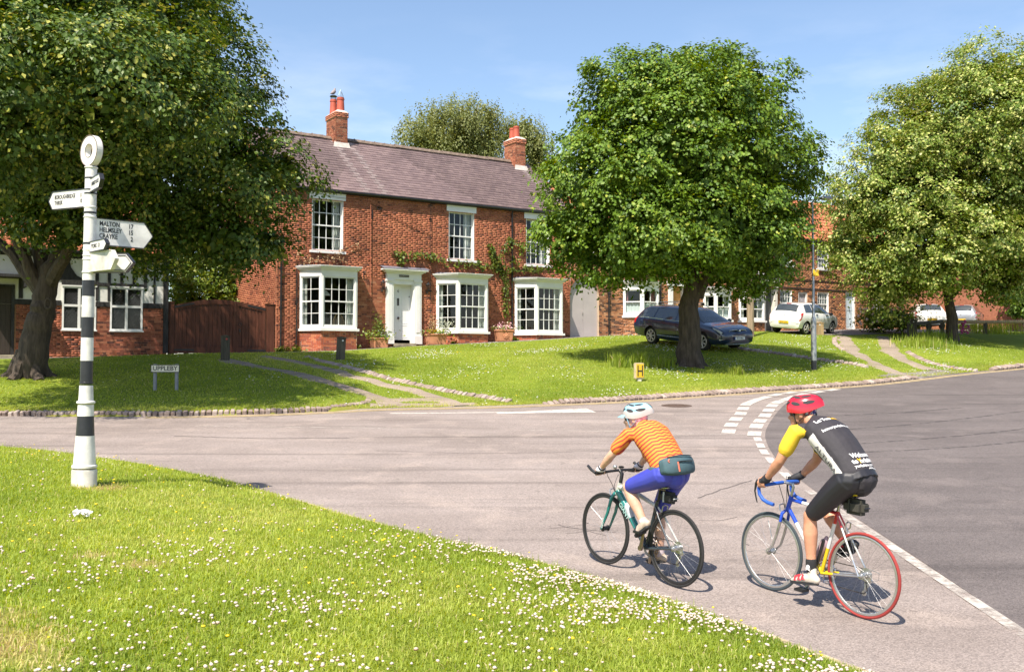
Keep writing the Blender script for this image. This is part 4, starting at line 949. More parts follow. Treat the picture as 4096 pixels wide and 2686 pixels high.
vous = lambda x, z: not (math.hypot(x - arch_c, z - spring) < arch_r + .19 and z > spring)
lay_bricks(wlo, brick_rects(0, LB, -.5, EB, opsb, rg=random.Random(21), inside=vous), ID4, BR_BROWN, single=300, seed=21, world=(XB(8.6), ZB(4.6)))
vo = MB()
vunits = unit_bricks(BR_RED); nv = 34
for k in range(nv):
 a = math.pi * (k + .5) / nv; o = bpy.data.objects.new('arch_brick', vunits[(k * 7) % 12]); COL.objects.link(o); o.parent = wlo
 wv_ = math.pi * (arch_r + .06) / nv - .012
 o.matrix_local = Matrix.Scale(KS, 4) @ Matrix.Translation((arch_c, -.004, spring)) @ Matrix.Rotation(-(a - math.pi / 2), 4, 'Y') @ Matrix.Translation((-wv_ / 2, 0, arch_r + .005)) @ Matrix.Diagonal((wv_, 1, .19, 1))
poly_ = [(arch_c - arch_r, ZB(3.76))] + [(arch_c + arch_r * math.cos(t), spring + arch_r * math.sin(t)) for t in np.linspace(math.pi, 0, 22)] + [(arch_c + arch_r, ZB(3.76))]
GREIGE = pbr('greige_door_paint', (.46, .41, .40), rough=.5, var=.05, scale=2)
left = [p for p in poly_ if p[0] <= arch_c + 1e-6]; top = (arch_c - .004, spring + arch_r)
lp = [(arch_c - .004, ZB(3.76))] + [p for p in poly_ if p[0] < arch_c - .01] + [top]; rp_ = [(arch_c + .004, spring + arch_r)] + [p for p in poly_ if p[0] > arch_c + .01] + [(arch_c + .004, ZB(3.76))]
for pl_ in (lp, rp_):
 m_ = MB(); m_.prism(pl_, 'y', .10, .14); do_ = m_.build('carriage_door', GREIGE, HB, KS)
m_ = MB(); m_.tube([(arch_c - .06, .085, ZB(4.72)), (arch_c - .06, .07, ZB(4.80)), (arch_c - .06, .085, ZB(4.90))], .01, 6); m_.box(arch_c - .075, arch_c - .045, .09, .099, ZB(4.5), ZB(4.54)); m_.build('door_latch', GREIGE, do_, KS)
for i, (a, b, c, d, p, zs, zt, cl) in enumerate(BB_): bay(HB, XB(a), XB(b), XB(c), XB(d), p, ZB(zs), ZB(zt), ZB(3.80 + .06 * i), cl, 1, 1, 1, BR_BROWN, singles=0, cur=CURTAIN_R if i == 0 else CURTAIN, net=i != 2, name='bay_window')
for (x, w_, a, b) in wins: upper_window(HB, x, w_, a, b, 3, 2, 2, lintel=False)
m_ = MB(); m_.box(d1[0] + .1, d1[1] - .1, .1, .15, d1[2], d1[3]); m_.build('door', pbr('ochre_door_paint', (.50, .24, .06), rough=.5, var=.15, scale=6), HB, KS)
m_ = MB(); m_.box(d1[0] - .12, d1[0] + .1, -.09, .1, d1[2], d1[3]); m_.box(d1[1] - .1, d1[1] + .12, -.09, .1, d1[2], d1[3]); m_.box(d1[0] - .2, d1[1] + .2, -.14, .1, d1[3], d1[3] + .22); m_.build('door_surround', WHITE, HB, KS)
CREAM = pbr('cream_paint', (.72, .68, .60), rough=.5, var=.05)
m_ = MB(); m_.box(d2[0] + .04, d2[1] - .04, .12, .17, d2[2], d2[3]); m_.build('door', pbr('dark_slate_paint', (.05, .06, .07), rough=.4), HB, KS)
m_ = MB(); m_.box(d2[0] - .14, d2[0] + .04, -.12, .12, d2[2], d2[3] + .1); m_.box(d2[1] - .04, d2[1] + .14, -.12, .12, d2[2], d2[3] + .1); m_.box(d2[0] - .18, d2[1] + .18, -.16, .1, d2[3] + .1, d2[3] + .28); m_.box(d2[0] - .28, d2[1] + .28, -.28, .05, d2[3] + .2802, d2[3] + .40)
for x in (d2[0] - .08, d2[1] + .08): m_.prism([(-.121, d2[3] + .1), (-.24, d2[3] + .099), (-.121, d2[3] - .25)], 'x', x - .05, x + .05)
m_.build('door_surround', CREAM, HB, KS)
m_ = MB(); m_.add([(d2[0] - .3, -.3, d2[3] + .402), (d2[1] + .3, -.3, d2[3] + .402), (d2[1] + .3, -.01, d2[3] + .52), (d2[0] - .3, -.01, d2[3] + .52)], [(0, 1, 2, 3)]); m_.build('lead_flashing', LEAD, HB, KS)
l = MB(); lx, lz = XB(18.46), ZB(6.12); l.box(lx - .02, lx + .02, -.1, -.01, lz + .28, lz + .31); l.lathe([(.05, 0), (.07, .02), (.10, .22), (.11, .23), (.05, .30), (.01, .36)], 6, (lx, -.16, lz)); l.build('wall_lantern', BLACKMETAL, HB, KS)
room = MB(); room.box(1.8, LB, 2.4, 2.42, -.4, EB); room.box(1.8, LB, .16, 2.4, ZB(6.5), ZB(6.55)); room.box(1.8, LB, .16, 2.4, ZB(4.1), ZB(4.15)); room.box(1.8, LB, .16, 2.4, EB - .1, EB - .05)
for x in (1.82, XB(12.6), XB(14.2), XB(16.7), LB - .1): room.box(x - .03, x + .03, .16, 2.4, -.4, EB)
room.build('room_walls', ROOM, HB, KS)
pantile_roof(HB, .12, LB, -.15, EB, 3.0, RB, back=(6.2, EB))
g = MB(); g.tube([(.2, -.13, EB - .04), (LB, -.13, EB - .04)], .05, 8); g.build('gutter', GUTTER, HB, KS)
pipe(HB, XB(9.42), ZB(3.85), EB); pipe(HB, XB(12.25), ZB(4.0), EB); pipe(HB, LB - .06, ZB(4.2), EB)
# ================================================================== cottage row at the end of the terrace
s0c, zbc = 19.44, 4.2
HC = house_root('end_terrace_house', s0c, zbc, 'brown brick house with small white sash windows and pantile roof beside the white hatchback', 'house')
XC = lambda s: s - s0c; ZC = lambda z: z - zbc
LC = 11.0; EC = ZC(8.70); RC = ZC(11.2)
wc = [(XC(19.74), .80, ZC(5.05), ZC(6.20)), (XC(22.36), .80, ZC(5.05), ZC(6.20)), (XC(19.75), .84, ZC(7.40), ZC(8.40)), (XC(22.37), .80, ZC(7.36), ZC(8.36)), (XC(25.2), .80, ZC(7.36), ZC(8.36)), (XC(26.6), .8, ZC(5.2), ZC(6.25)), (XC(28.3), .8, ZC(7.36), ZC(8.36))]
dc1 = (XC(21.0), XC(21.64), ZC(4.3), ZC(6.16)); dc2 = (XC(24.44), XC(25.16), ZC(4.45), ZC(6.30))
opc = [(x, x + w_, a, b) for x, w_, a, b in wc] + [dc1, dc2]
wl = MB(); panel(wl, 0, LC, -.6, EC, opc, rev=.12); wlo = wl.build('front_wall', MORTAR_L, HC, KS)
lay_bricks(wlo, brick_rects(0, LC, -.5, EC, opc, rg=random.Random(31)), ID4, BR_BROWN, single=200, seed=31, world=(XC(22), ZC(5.3)))
for (x, w_, a, b) in wc: upper_window(HC, x, w_, a, b, 4, 2, 2, lintel=False, y=.07)
PALEBLUE = pbr('pale_blue_door_paint', (.55, .63, .68), rough=.4)
for (q, mt) in ((dc1, pbr('lilac_grey_door_paint', (.42, .39, .41), rough=.5)), (dc2, PALEBLUE)):
 m_ = MB(); a, b, c, d = q; m_.box(a + .07, b - .07, .09, .13, c, d - .07)
 for (f, g_) in ((.15, .46), (.54, .85)):
  for (h, k) in ((.06, .42), (.5, .92)): m_.box(a + f * (b - a), a + g_ * (b - a), .08, .0895, c + h * (d - c), c + k * (d - c))
 do_ = m_.build('door', mt, HC, KS)
 m_ = MB(); m_.box(a, a + .07, .02, .12, c, d); m_.box(b - .07, b, .02, .12, c, d); m_.box(a + .07, b - .07, .02, .12, d - .07, d); m_.build('door_frame', WHITE, do_, KS)
 m_ = MB(); m_.ball(((a + b) / 2, .06, c + .95), .03); m_.box((a + b) / 2 - .05, (a + b) / 2 + .05, .07, .08, c + 1.05, c + 1.09); m_.build('door_knocker', BLACKMETAL, do_, KS)
bc = MB(); bc.box(0, LC, -.03, -.012, ZC(6.30), ZC(6.36)); bc.box(0, LC, -.028, -.012, ZC(6.72), ZC(6.76)); bc.build('string_course', BR_BROWN, HC, KS)
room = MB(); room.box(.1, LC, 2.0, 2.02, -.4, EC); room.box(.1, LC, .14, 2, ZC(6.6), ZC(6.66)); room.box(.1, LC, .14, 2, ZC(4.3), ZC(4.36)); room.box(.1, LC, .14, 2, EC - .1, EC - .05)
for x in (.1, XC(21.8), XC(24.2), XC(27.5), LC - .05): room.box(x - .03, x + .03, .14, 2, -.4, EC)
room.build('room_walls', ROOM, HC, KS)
pantile_roof(HC, 0, LC + .1, -.15, EC, 3.1, RC, back=(6.2, EC))
g = MB(); g.tube([(0, -.13, EC - .04), (LC, -.13, EC - .04)], .05, 8); g.build('gutter', GUTTER, HC, KS)
gb = MB(); gb.add([(LC, 0, -.6), (LC, 6.2, -.6), (LC, 6.2, EC), (LC, 3.1, RC), (LC, 0, EC)], [(0, 1, 2, 3, 4)]); gb.build('gable_wall', MORTAR_L, HC, KS)
chimney(HC, XC(19.6), XC(20.2), 2.7, 3.5, RC - .5, ZC(12.1), [(XC(19.9), 2.95, .5, .13), (XC(19.9), 3.3, .5, .13)])
# far houses beyond the right-hand tree
def far_house(s, off, L_, dep, zg, eav, rdg, label, wallm=None, rot=0.0, white=False):
 r = house_root('far_house', s, zg, label, 'house'); p = HO + HD * s * KS - HN * off * KS; r.location.x, r.location.y = p[0], p[1]; r.rotation_euler.z = HA + rot
 wn = [(x, x + .9, z, z + 1.1) for x in np.arange(.7, L_ - 1.2, 2.1) for z in (.9, 3.2)]
 w1 = MB(); panel(w1, 0, L_, -.8, eav, wn, rev=.1); w1o = w1.build('front_wall', WHITE if white else MORTAR_L, r, KS)
 if not white: lay_bricks(w1o, brick_rects(0, L_, -.7, eav, wn, bl=.22, bh=.075, rg=random.Random(5)), ID4, BR_RED, seed=int(s))
 g1 = MB(); g1.add([(0, 0, -.8), (0, dep, -.8), (0, dep, eav), (0, dep / 2, rdg), (0, 0, eav)], [(0, 4, 3, 2, 1)]); g1.build('gable_wall', WHITE if white else pbr('far_brick', (.34, .13, .075), rough=.9, var=.25, scale=6), r, KS)
 g1 = MB(); g1.add([(L_, 0, -.8), (L_, dep, -.8), (L_, dep, eav), (L_, dep / 2, rdg), (L_, 0, eav)], [(0, 1, 2, 3, 4)]); g1.build('gable_wall', WHITE if white else pbr('far_brick', (.34, .13, .075), rough=.9, var=.25, scale=6), r, KS)
 for (a, b, c, d) in wn:
  m1 = MB(); pn = []; sash_bars(m1, ID4, a, b, c, d, 2, 1, 1, y=.06, panes=pn); wo_ = m1.build('window', WHITE, r, KS)
  for q in pn: pane(wo_, ID4, *q)
 rm_ = MB(); rm_.box(.1, L_ - .1, 1.5, 1.52, -.5, eav); rm_.build('room_walls', ROOM, r, KS)
 pantile_roof(r, -.1, L_ + .1, -.2, eav, dep / 2, rdg, back=(dep + .2, eav))
 return r
far_house(34.5, 3.0, 9, 6, 4.6, 4.2, 6.6, 'far red brick house with orange tiled roof seen through the right-hand tree')
far_house(47, 4.5, 8, 6, 4.8, 2.4, 5.0, 'low white far cottage glimpsed past the trunk of the right-hand tree', white=True)
# low garden wall at the far right
def garden_wall(a, b, h, label):
 p = house_pt(*a); q = house_pt(*b); L_ = float(np.hypot(*(q - p))) / KS; ang = math.atan2(q[1] - p[1], q[0] - p[0])
 r = empty('garden_wall', (p[0], p[1], gz(*p)), ang, label, 'wall')
 m1 = MB(); m1.box(0, L_, 0, .2, -.4, h); m1o = m1.build('wall_core', MORTAR_L, r, KS); lay_bricks(m1o, brick_rects(0, L_, -.3, h, rg=random.Random(8)), ID4, BR_RED, single=150, seed=8)
 m1 = MB(); m1.box(-.02, L_ + .02, -.04, .24, h, h + .07); m1.build('coping', CEMENT, r, KS)
garden_wall((37, 6.5), (50, 9.0), .75, 'low red brick garden wall behind the rail fence at far right')
# ================================================================== half-timbered cottage behind the left tree
s0k, zbk = -17.0, 2.7
HK = house_root('timbered_cottage', s0k, zbk, 'half-timbered black and white cottage with brick lower wall behind the left tree', 'cottage')
XK = lambda s: s - s0k; ZK = lambda z: z - zbk
LK = 8.5; EK = ZK(6.12); RK = ZK(9.2); zmid = ZK(4.43)
wk = [(XK(-11.60), XK(-10.63), ZK(3.70), ZK(5.02)), (XK(-10.22), XK(-9.25), ZK(3.70), ZK(5.04))]
dk_ = (XK(-13.75), XK(-12.90), ZK(2.9), ZK(5.0))
wl = MB(); panel(wl, 0, LK, -.6, zmid, wk + [dk_], rev=.1); wlo = wl.build('brick_wall', MORTAR, HK, KS)
lay_bricks(wlo, brick_rects(XK(-12.86), LK, -.5, zmid, wk + [dk_], rg=random.Random(41)), ID4, BR_COTT, single=300, seed=41, world=(XK(-9.8), ZK(3.5)))
PLASTER = pbr('white_plaster', (.74, .72, .68), rough=.85, var=.06, scale=3, bump=.3, bscale=12)
TIMBER = pbr('black_timber', (.028, .026, .026), rough=.8, var=.4, scale=4, bump=.8, bscale=9, stretch=(4, 4, .8))
upo = [(a, b, max(c, zmid + .001), d) for a, b, c, d in wk + [dk_]]
pl = MB(); panel(pl, 0, LK, zmid, EK, upo, rev=.08, y=.0); plo = pl.build('plaster_wall', PLASTER, HK, KS)
def beam(a, b, z0, z1, nm='timber', y0=-.035, tilt=0.0):
 m_ = MB(); m_.bevbox(a, b, y0, -.002, z0, z1, .008); o = m_.build(nm, TIMBER, HK, KS); return o
beam(XK(-8.62), XK(-8.46), ZK(3.0), EK, 'corner_post', -.06)
beam(XK(-10.66), XK(-10.24), ZK(4.42), ZK(4.58)); beam(XK(-9.24), XK(-8.64), ZK(4.42), ZK(4.58)); beam(XK(-12.9), XK(-11.62), ZK(4.42), ZK(4.58))
beam(0, LK - .18, ZK(5.88), EK - .01, 'wall_plate'); beam(XK(-11.62), XK(-9.22), ZK(5.06), ZK(5.17), 'window_head')
for (s_, w_, a, b) in [(-9.22, .10, 5.06, 5.88), (-8.92, .06, 4.58, 5.88), (-9.56, .08, 5.17, 5.88), (-9.93, .09, 5.17, 5.88), (-10.30, .09, 4.6, 5.88), (-10.66, .10, 4.6, 5.88), (-12.1, .14, 4.6, 5.88), (-12.8, .12, 4.6, 5.88), (-13.9, .14, 3.0, 5.88), (-14.6, .12, 4.5, 5.88), (-15.4, .12, 4.5, 5.88)]:
 beam(XK(s_), XK(s_ + w_), ZK(a) + .001, ZK(b) - .001, y0=-.033)
br_ = MB(); pts = [(-11.6, 5.86), (-11.42, 5.86), (-11.36, 5.6), (-11.2, 5.36), (-10.92, 5.22), (-10.92, 5.18), (-11.66, 5.18), (-11.66, 5.86)]
br_.prism([(XK(a), ZK(b)) for a, b in pts], 'y', -.031, -.003); br_.build('curved_brace', TIMBER, HK, KS)
LEADED = pbr('window_lead', (.05, .05, .055), rough=.5)
for (a, b, c, d) in wk:
 m_ = MB(); um = (a + b) / 2; zm = c + (d - c) * .56
 for (p, q, r, s) in ((a, a + .05, c, d), (b - .05, b, c, d), (a + .05, b - .05, d - .05, d), (a + .05, b - .05, c, c + .05), (um - .035, um + .035, c + .05, d - .05)): m_.box(p, q, -.03, .06, r, s)
 for (p, q) in ((a + .05, um - .035), (um + .035, b - .05)): m_.box(p, q, -.025, .055, zm - .035, zm + .035)
 m_.box(a - .03, b + .03, -.06, -.0301, c - .04, c); m_.box(a - .02, b + .02, -.05, -.0301, d, d + .04)
 o = m_.build('window', WHITE, HK, KS);
 for (p, q) in ((a + .05, um - .035), (um + .035, b - .05)):
  for (r, s) in ((c + .05, zm - .035), (zm + .035, d - .05)):
   pane(o, ID4, p, q, r, s, .02); ld = MB(); n_ = 4; w_, h_ = q - p, s - r
   for k in range(-5, 10):
    for sg in (1, -1):
     # diagonal lead strip clipped to the light
     x0_, z0_ = (p + k * w_ / n_, r); dx, dz = w_ / n_ * sg, h_ / 5; seg = []
     for t_ in np.linspace(0, 5, 26):
      xx, zz = x0_ + dx * t_, z0_ + dz * t_
      if p <= xx <= q: seg.append((xx, .012, zz))
     if len(seg) > 2: ld.tube([seg[0], seg[-1]], .004, 4)
   ld.build('leading', LEADED, o, KS)
m_ = MB(); a, b, c, d = dk_; m_.box(a + .08, b - .08, .05, .1, c, d - .08); do_ = m_.build('door', pbr('dark_oak_door', (.035, .024, .018), rough=.6, var=.4, scale=8, stretch=(6, 1, .6)), HK, KS)
m_ = MB()
for k in range(5): u = a + .1 + k * (b - a - .2) / 5; m_.box(u + .003, u + (b - a - .2) / 5 - .003, .038, .0495, c + .05, d - .12)
m_.build('door_planks', MATS['dark_oak_door'], do_, KS)
m_ = MB(); m_.box(a, a + .08, -.04, .1, c, d); m_.box(b - .08, b, -.04, .1, c, d); m_.box(a + .08, b - .08, -.04, .1, d - .08, d); m_.build('door_frame', TIMBER, do_, KS)
m_ = MB(); m_.box(a - .3, b + .3, -.75, -.03, d + .18, d + .26); m_.box(a - .25, a - .17, -.7, -.03, d - .1, d + .18); m_.box(b + .17, b + .25, -.7, -.03, d - .1, d + .18); m_.build('porch_hood', TIMBER, HK, KS)
m_ = MB(); m_.bevbox(a - .2, b + .2, -.5, -.01, c - .2, c + .02, .02); m_.build('doorstep', STONEW, HK, KS)
room = MB(); room.box(.1, LK - .1, 2, 2.02, -.4, EK); room.box(.1, LK - .1, .12, 2, EK - .12, EK - .06); room.box(.1, LK - .1, .12, 2, ZK(2.9), ZK(2.95)); room.box(.1, .14, .12, 2, 0, EK); room.box(LK - .14, LK - .1, .12, 2, 0, EK); room.build('room_walls', ROOM, HK, KS)
gb = MB(); gb.add([(LK, 0.001, -.6), (LK, 6, -.6), (LK, 6, EK), (LK, 3, RK), (LK, .001, EK)], [(0, 1, 2, 3, 4)]); gb.build('gable_wall', PLASTER, HK, KS)
pantile_roof(HK, -.1, LK + .12, -.25, EK - .02, 3.0, RK, back=(6.2, EK))
g = MB(); g.tube([(0, -.27, EK - .06), (LK + .1, -.27, EK - .06)], .045, 8); g.build('gutter', GUTTER, HK, KS)
# ================================================================== double gate between cottage and brick house
s0g, zbg = -8.42, 2.96
GT = house_root('timber_gate', s0g, zbg, 'dark brown double timber gate with arched top between the cottage and the brick house', 'gate')
XG = lambda s: s - s0g; ZG = lambda z: z - zbg
GW = pbr('gate_wood', (.105, .036, .020), rough=.55, var=.35, scale=3, bump=.5, bscale=9, stretch=(5, 5, .5), spec=.3)
for (a, b, h) in ((XG(-8.42), XG(-8.26), 4.62), (XG(-5.22), XG(-4.93), 4.66)):
 m_ = MB(); m_.bevbox(a, b, .0, .16, -.3, ZG(h), .01); m_.bevbox(a - .02, b + .02, -.02, .18, ZG(h), ZG(h) + .04, .008); m_.build('gate_post', GW, GT, KS)
def gtop(s_):
 pts = np.array([(-8.26, 4.56), (-7.9, 4.64), (-7.4, 4.75), (-6.96, 4.785), (-6.5, 4.775), (-6.3, 4.755), (-5.9, 4.70), (-5.5, 4.62), (-5.22, 4.56)]); return ZG(float(np.interp(s_, pts[:, 0], pts[:, 1])))
for (a, b, n_) in ((-8.25, -6.34, 12), (-6.28, -5.24, 7)):
 fr = MB(); aa, bb = XG(a), XG(b)
 fr.box(aa, aa + .11, .03, .09, .03, gtop(a + .05) - .1); fr.box(bb - .11, bb, .03, .09, .03, gtop(b - .05) - .1); fr.box(aa + .11, bb - .11, .03, .09, .05, .24)
 ss = np.linspace(a, b, 14); top_ = [(XG(s_), gtop(s_)) for s_ in ss]; bot = [(XG(s_), gtop(s_) - .15) for s_ in ss[::-1]]; fr.prism(top_ + bot, 'y', .025, .095)
 fr.box(aa + .05, bb - .05, .077, .085, .1, min(gtop(a + .1), gtop(b - .1)) - .1)
 fo = fr.build('gate_leaf', GW, GT, KS)
 for k in range(n_):
  u0 = a + .11 + (b - a - .22) * k / n_; u1 = a + .11 + (b - a - .22) * (k + 1) / n_
  m_ = MB(); m_.box(XG(u0) + .004, XG(u1) - .004, .045 + random.uniform(0, .006), .075, .22, gtop((u0 + u1) / 2) - .12); m_.build('plank', GW, fo, KS)
  for zz in (.30, gtop((u0 + u1) / 2) - .2):
   s__ = MB(); s__.ball((XG((u0 + u1) / 2), .03, zz), .014, 6, 4); s__.build('stud', BLACKMETAL, fo, KS)
 for zz, e in ((.13, 0), (gtop((a + b) / 2) - .1, 1)):
  m_ = MB(); u = aa if a < -7 else bb - .62; sl = (gtop(a + .6) - gtop(a)) if a < -7 else (gtop(b) - gtop(b - .6)); zl = gtop(a) - .09 if a < -7 else gtop(b - .6) - .09
  z_ = .13 if not e else zl; k_ = 0 if not e else sl
  m_.add([(u, .015, z_), (u + .62, .015, z_ + k_), (u + .62, .015, z_ + k_ + .05), (u, .015, z_ + .05), (u, .026, z_), (u + .62, .026, z_ + k_), (u + .62, .026, z_ + k_ + .05), (u, .026, z_ + .05)], [(0, 1, 2, 3), (0, 4, 5, 1), (3, 2, 6, 7), (1, 5, 6, 2), (4, 0, 3, 7)]); m_.build('strap_hinge', BLACKMETAL, fo, KS)
m_ = MB(); m_.box(XG(-6.35), XG(-6.25), .0, .024, .03, gtop(-6.3) - .02); m_.build('cover_strip', GW, GT, KS)
m_ = MB(); m_.tube([(XG(-6.12) + .05 * math.cos(t), .01, ZG(3.98) + .05 * math.sin(t)) for t in np.linspace(0, 2 * math.pi, 12)[:-1]], .009, 5, closed=True); m_.box(XG(-6.14), XG(-6.10), .01, .03, ZG(3.72), ZG(3.82)); m_.build('ring_latch', BLACKMETAL, GT, KS)
# ------------------------------------------------------------------ trees and other plants
BARK = pbr('bark', (.068, .050, .037), rough=.95, var=.45, scale=5, bump=1.0, bscale=9, stretch=(3, 3, .45))
BARK_B = pbr('birch_bark', (.50, .44, .38), rough=.8, var=.4, scale=6, bump=.3, stretch=(1, 1, 3))
LM_MAPLE = leaf_mat('leaf_centre', [(0, (.045, .098, .009)), (.45, (.110, .195, .014)), (.8, (.180, .270, .022)), (1, (.36, .38, .05))], rough=.52, trans=.2)
LM_LIME = leaf_mat('leaf_lime', [(0, (.030, .066, .009)), (.5, (.072, .126, .014)), (.8, (.120, .175, .021)), (.9, (.33, .34, .055)), (1, (.44, .43, .11))], rough=.5, trans=.2)
LM_RIGHT = leaf_mat('leaf_right', [(0, (.060, .118, .014)), (.4, (.145, .215, .026)), (.72, (.225, .29, .044)), (.85, (.44, .46, .12)), (1, (.54, .54, .20))], rough=.5, trans=.24)
LM_BIRCH = leaf_mat('leaf_birch', [(0, (.11, .14, .038)), (.5, (.20, .225, .065)), (1, (.32, .32, .12))], rough=.5, trans=.35)
LM_HEDGE = leaf_mat('leaf_hedge', [(0, (.05, .09, .012)), (.5, (.13, .20, .024)), (.9, (.25, .29, .04)), (1, (.36, .32, .10))], rough=.4, trans=.3)
LM_VINE = leaf_mat('leaf_vine', [(0, (.05, .09, .012)), (.5, (.12, .17, .02)), (1, (.20, .22, .03))], rough=.5, trans=.3)
def leaves(C, size, rg, lobed=True, aspect=.95, normal=None, tipdir=None, fold=.25):
 """leaf faces at points C: (n,3); returns V, F, per-leaf face count"""
 n = len(C); nrm = normal / (np.linalg.norm(normal, axis=1, keepdims=True) + 1e-9)
 t = tipdir - nrm * np.sum(tipdir * nrm, 1, keepdims=True); t /= (np.linalg.norm(t, axis=1, keepdims=True) + 1e-9)
 b = np.cross(nrm, t); s = size if np.ndim(size) else np.full(n, size); s = s[:, None]
 if lobed:
  pr = [(-.5, 0, 0), (-.25, .42, 1), (.18, .40, 1), (.58, 0, 0), (.18, -.40, 1), (-.25, -.42, 1)]; q = [(0, 5, 4, 3), (0, 3, 2, 1)]
 else:
  pr = [(-.5, 0, 0), (0, .40, 1), (.55, 0, 0), (0, -.40, 1)]; q = [(0, 3, 2), (0, 2, 1)]
 V = np.stack([C + t * (a * s) + b * (w_ * aspect * s) + nrm * (abs(w_) * fold * s - .12 * s * max(a, 0)) for a, w_, _ in pr], 1)
 k = len(pr); F_ = (np.arange(n)[:, None, None] * k + np.array(q)[None]).reshape(-1, len(q[0]))
 return V.reshape(-1, 3), F_, len(q)
def crown_mesh(name, lobes, n_clump, per, size, clump_r, rg, lobed=True, droop=.5, inner=.22, flat=.55, bright_tip=.0, pend=0.0, rb=.95):
 """lobes: list of (cx,cy,cz, rx,ry,rz). Boughs stand on the crown surface; leaf sprays clothe their upper, outer sides, so dark gaps stay between them"""
 L = np.array(lobes, dtype=float); area = (L[:, 3] * L[:, 4] + L[:, 3] * L[:, 5] + L[:, 4] * L[:, 5]); pr = area / area.sum(); up = np.array([0, 0, 1.0])
 def shell(m, lo, hi, minr):
  k = rg.choice(len(L), m, p=pr); d = rg.normal(size=(m, 3)); d /= np.linalg.norm(d, axis=1, keepdims=True); P_ = L[k, :3] + d * L[k, 3:] * rg.uniform(lo, hi, m)[:, None]
  rr = np.sqrt((((P_[:, None, :] - L[None, :, :3]) / L[None, :, 3:]) ** 2).sum(2)).min(1); dd = d / L[k, 3:]; ok = rr > minr
  return P_[ok], (dd / np.linalg.norm(dd, axis=1, keepdims=True))[ok]
 B, O_ = shell(4000, .78, 1.0, .76); keep = []
 for i in range(len(B)):
  if len(keep) == 0 or np.min(((B[keep] - B[i]) ** 2).sum(1)) > (rb * .88) ** 2: keep.append(i)
 B, O_ = B[keep], O_[keep]; nb = len(B); rbs = rb * rg.uniform(.65, 1.3, nb); ni = int(n_clump * inner); no_ = n_clump - ni
 bi = rg.choice(nb, no_ * 3, p=rbs ** 2 / (rbs ** 2).sum()); d = rg.normal(size=(no_ * 3, 3)); d /= np.linalg.norm(d, axis=1, keepdims=True)
 ok = (d * (O_[bi] * .75 + up * .65)).sum(1) > -.30 + rg.normal(0, .12, no_ * 3); bi, d = bi[ok][:no_], d[ok][:no_]
 C1 = B[bi] + d * np.array([1, 1, .72]) * (rbs[bi] * (1 - np.abs(rg.normal(0, .13, len(bi)))))[:, None]; o1 = d + up * .35 + O_[bi] * .3
 C2, o2 = shell(ni * 4, .25, .72, .15); C2, o2 = C2[:ni], o2[:ni]
 C0 = np.vstack([C1, C2]); O = np.vstack([o1, o2]); O /= np.linalg.norm(O, axis=1, keepdims=True); n_clump = len(C0)
 n = n_clump * per; ci = np.repeat(np.arange(n_clump), per); o = O[ci]
 cr = clump_r * rg.uniform(.6, 1.35, n_clump)[ci][:, None]
 # each clump is a drooping spray: flat-ish disc along outward+down, thickened
 loc = rg.normal(size=(n, 3)) * .55
 loc[:, 2] *= flat
 rad2 = np.linalg.norm(loc[:, :2], axis=1)
 loc[:, 2] -= droop * rad2 ** 2 * .6
 if pend: loc[:, 2] -= pend * rg.random(n) ** 1.2 * 2.0; loc[:, :2] *= .45
 C = C0[ci] + loc * cr
 nrm = up * .45 + o * 1.15 + (rg.normal(size=(n_clump, 3)) * .35)[ci] + rg.normal(size=(n, 3)) * .36
 tip = o * .5 + loc * np.array([1, 1, 0]) * .8 + rg.normal(size=(n, 3)) * .45 - up * (.55 + pend)
 sz = size * rg.uniform(.65, 1.25, n) * np.where(ci >= len(C1), 1.9, 1.0)
 V, F_, fp = leaves(C, sz, rg, lobed, normal=nrm, tipdir=tip)
 lv = np.clip(.42 + rg.normal(0, .16, n) + rg.normal(0, .10, n_clump)[ci], 0, .79)
 hi = rg.random(n) < bright_tip * (0.35 + 1.3 * rg.random(n_clump))[ci]; lv[hi] = rg.uniform(.82, 1, hi.sum())
 me_ = raw_mesh(name, V, F_); fattr(me_, 'lv', np.repeat(lv, fp))
 return me_
def limb(mb_, pts, r0, r1, n=9, wob=.06, rg=None):
 pts = [Vector(p) for p in pts]; q = []
 for i in range(len(pts) - 1):
  for t in np.linspace(0, 1, 5)[:-1]:
   a, b = pts[i], pts[i + 1]; q.append(a.lerp(b, t) + Vector((random.uniform(-1, 1), random.uniform(-1, 1), 0)) * wob * (0 if (i == 0 and t == 0) else 1) * r0 * 2)
 q.append(pts[-1]); rr = np.linspace(0, 1, len(q)) ** .8; mb_.smooth = True
 mb_.tube(q, [r0 + (r1 - r0) * t for t in rr], n, cap=True)
 return q
def pxm(Yd): return Yd / (995.6 * 2380 / 1024)
def dpt(Du, Dv, Yd):
 """survey point at a given distance along the line of sight of full-view pixel (Du, Dv)"""
 r = ray(Du * 1024 / 2380, Dv * 1024 / 2380); return Vector((0, 0, CAMZ)) + r * (Yd / r.y)
def lobes_px(L, Yd):
 k = pxm(Yd); out = []
 for (u, v, ru, rv, dy, ry) in L:
  p = dpt(u, v, Yd + dy); kk = pxm(Yd + dy); out.append((p.x, p.y, p.z, ru * kk, ry, rv * kk))
 return out
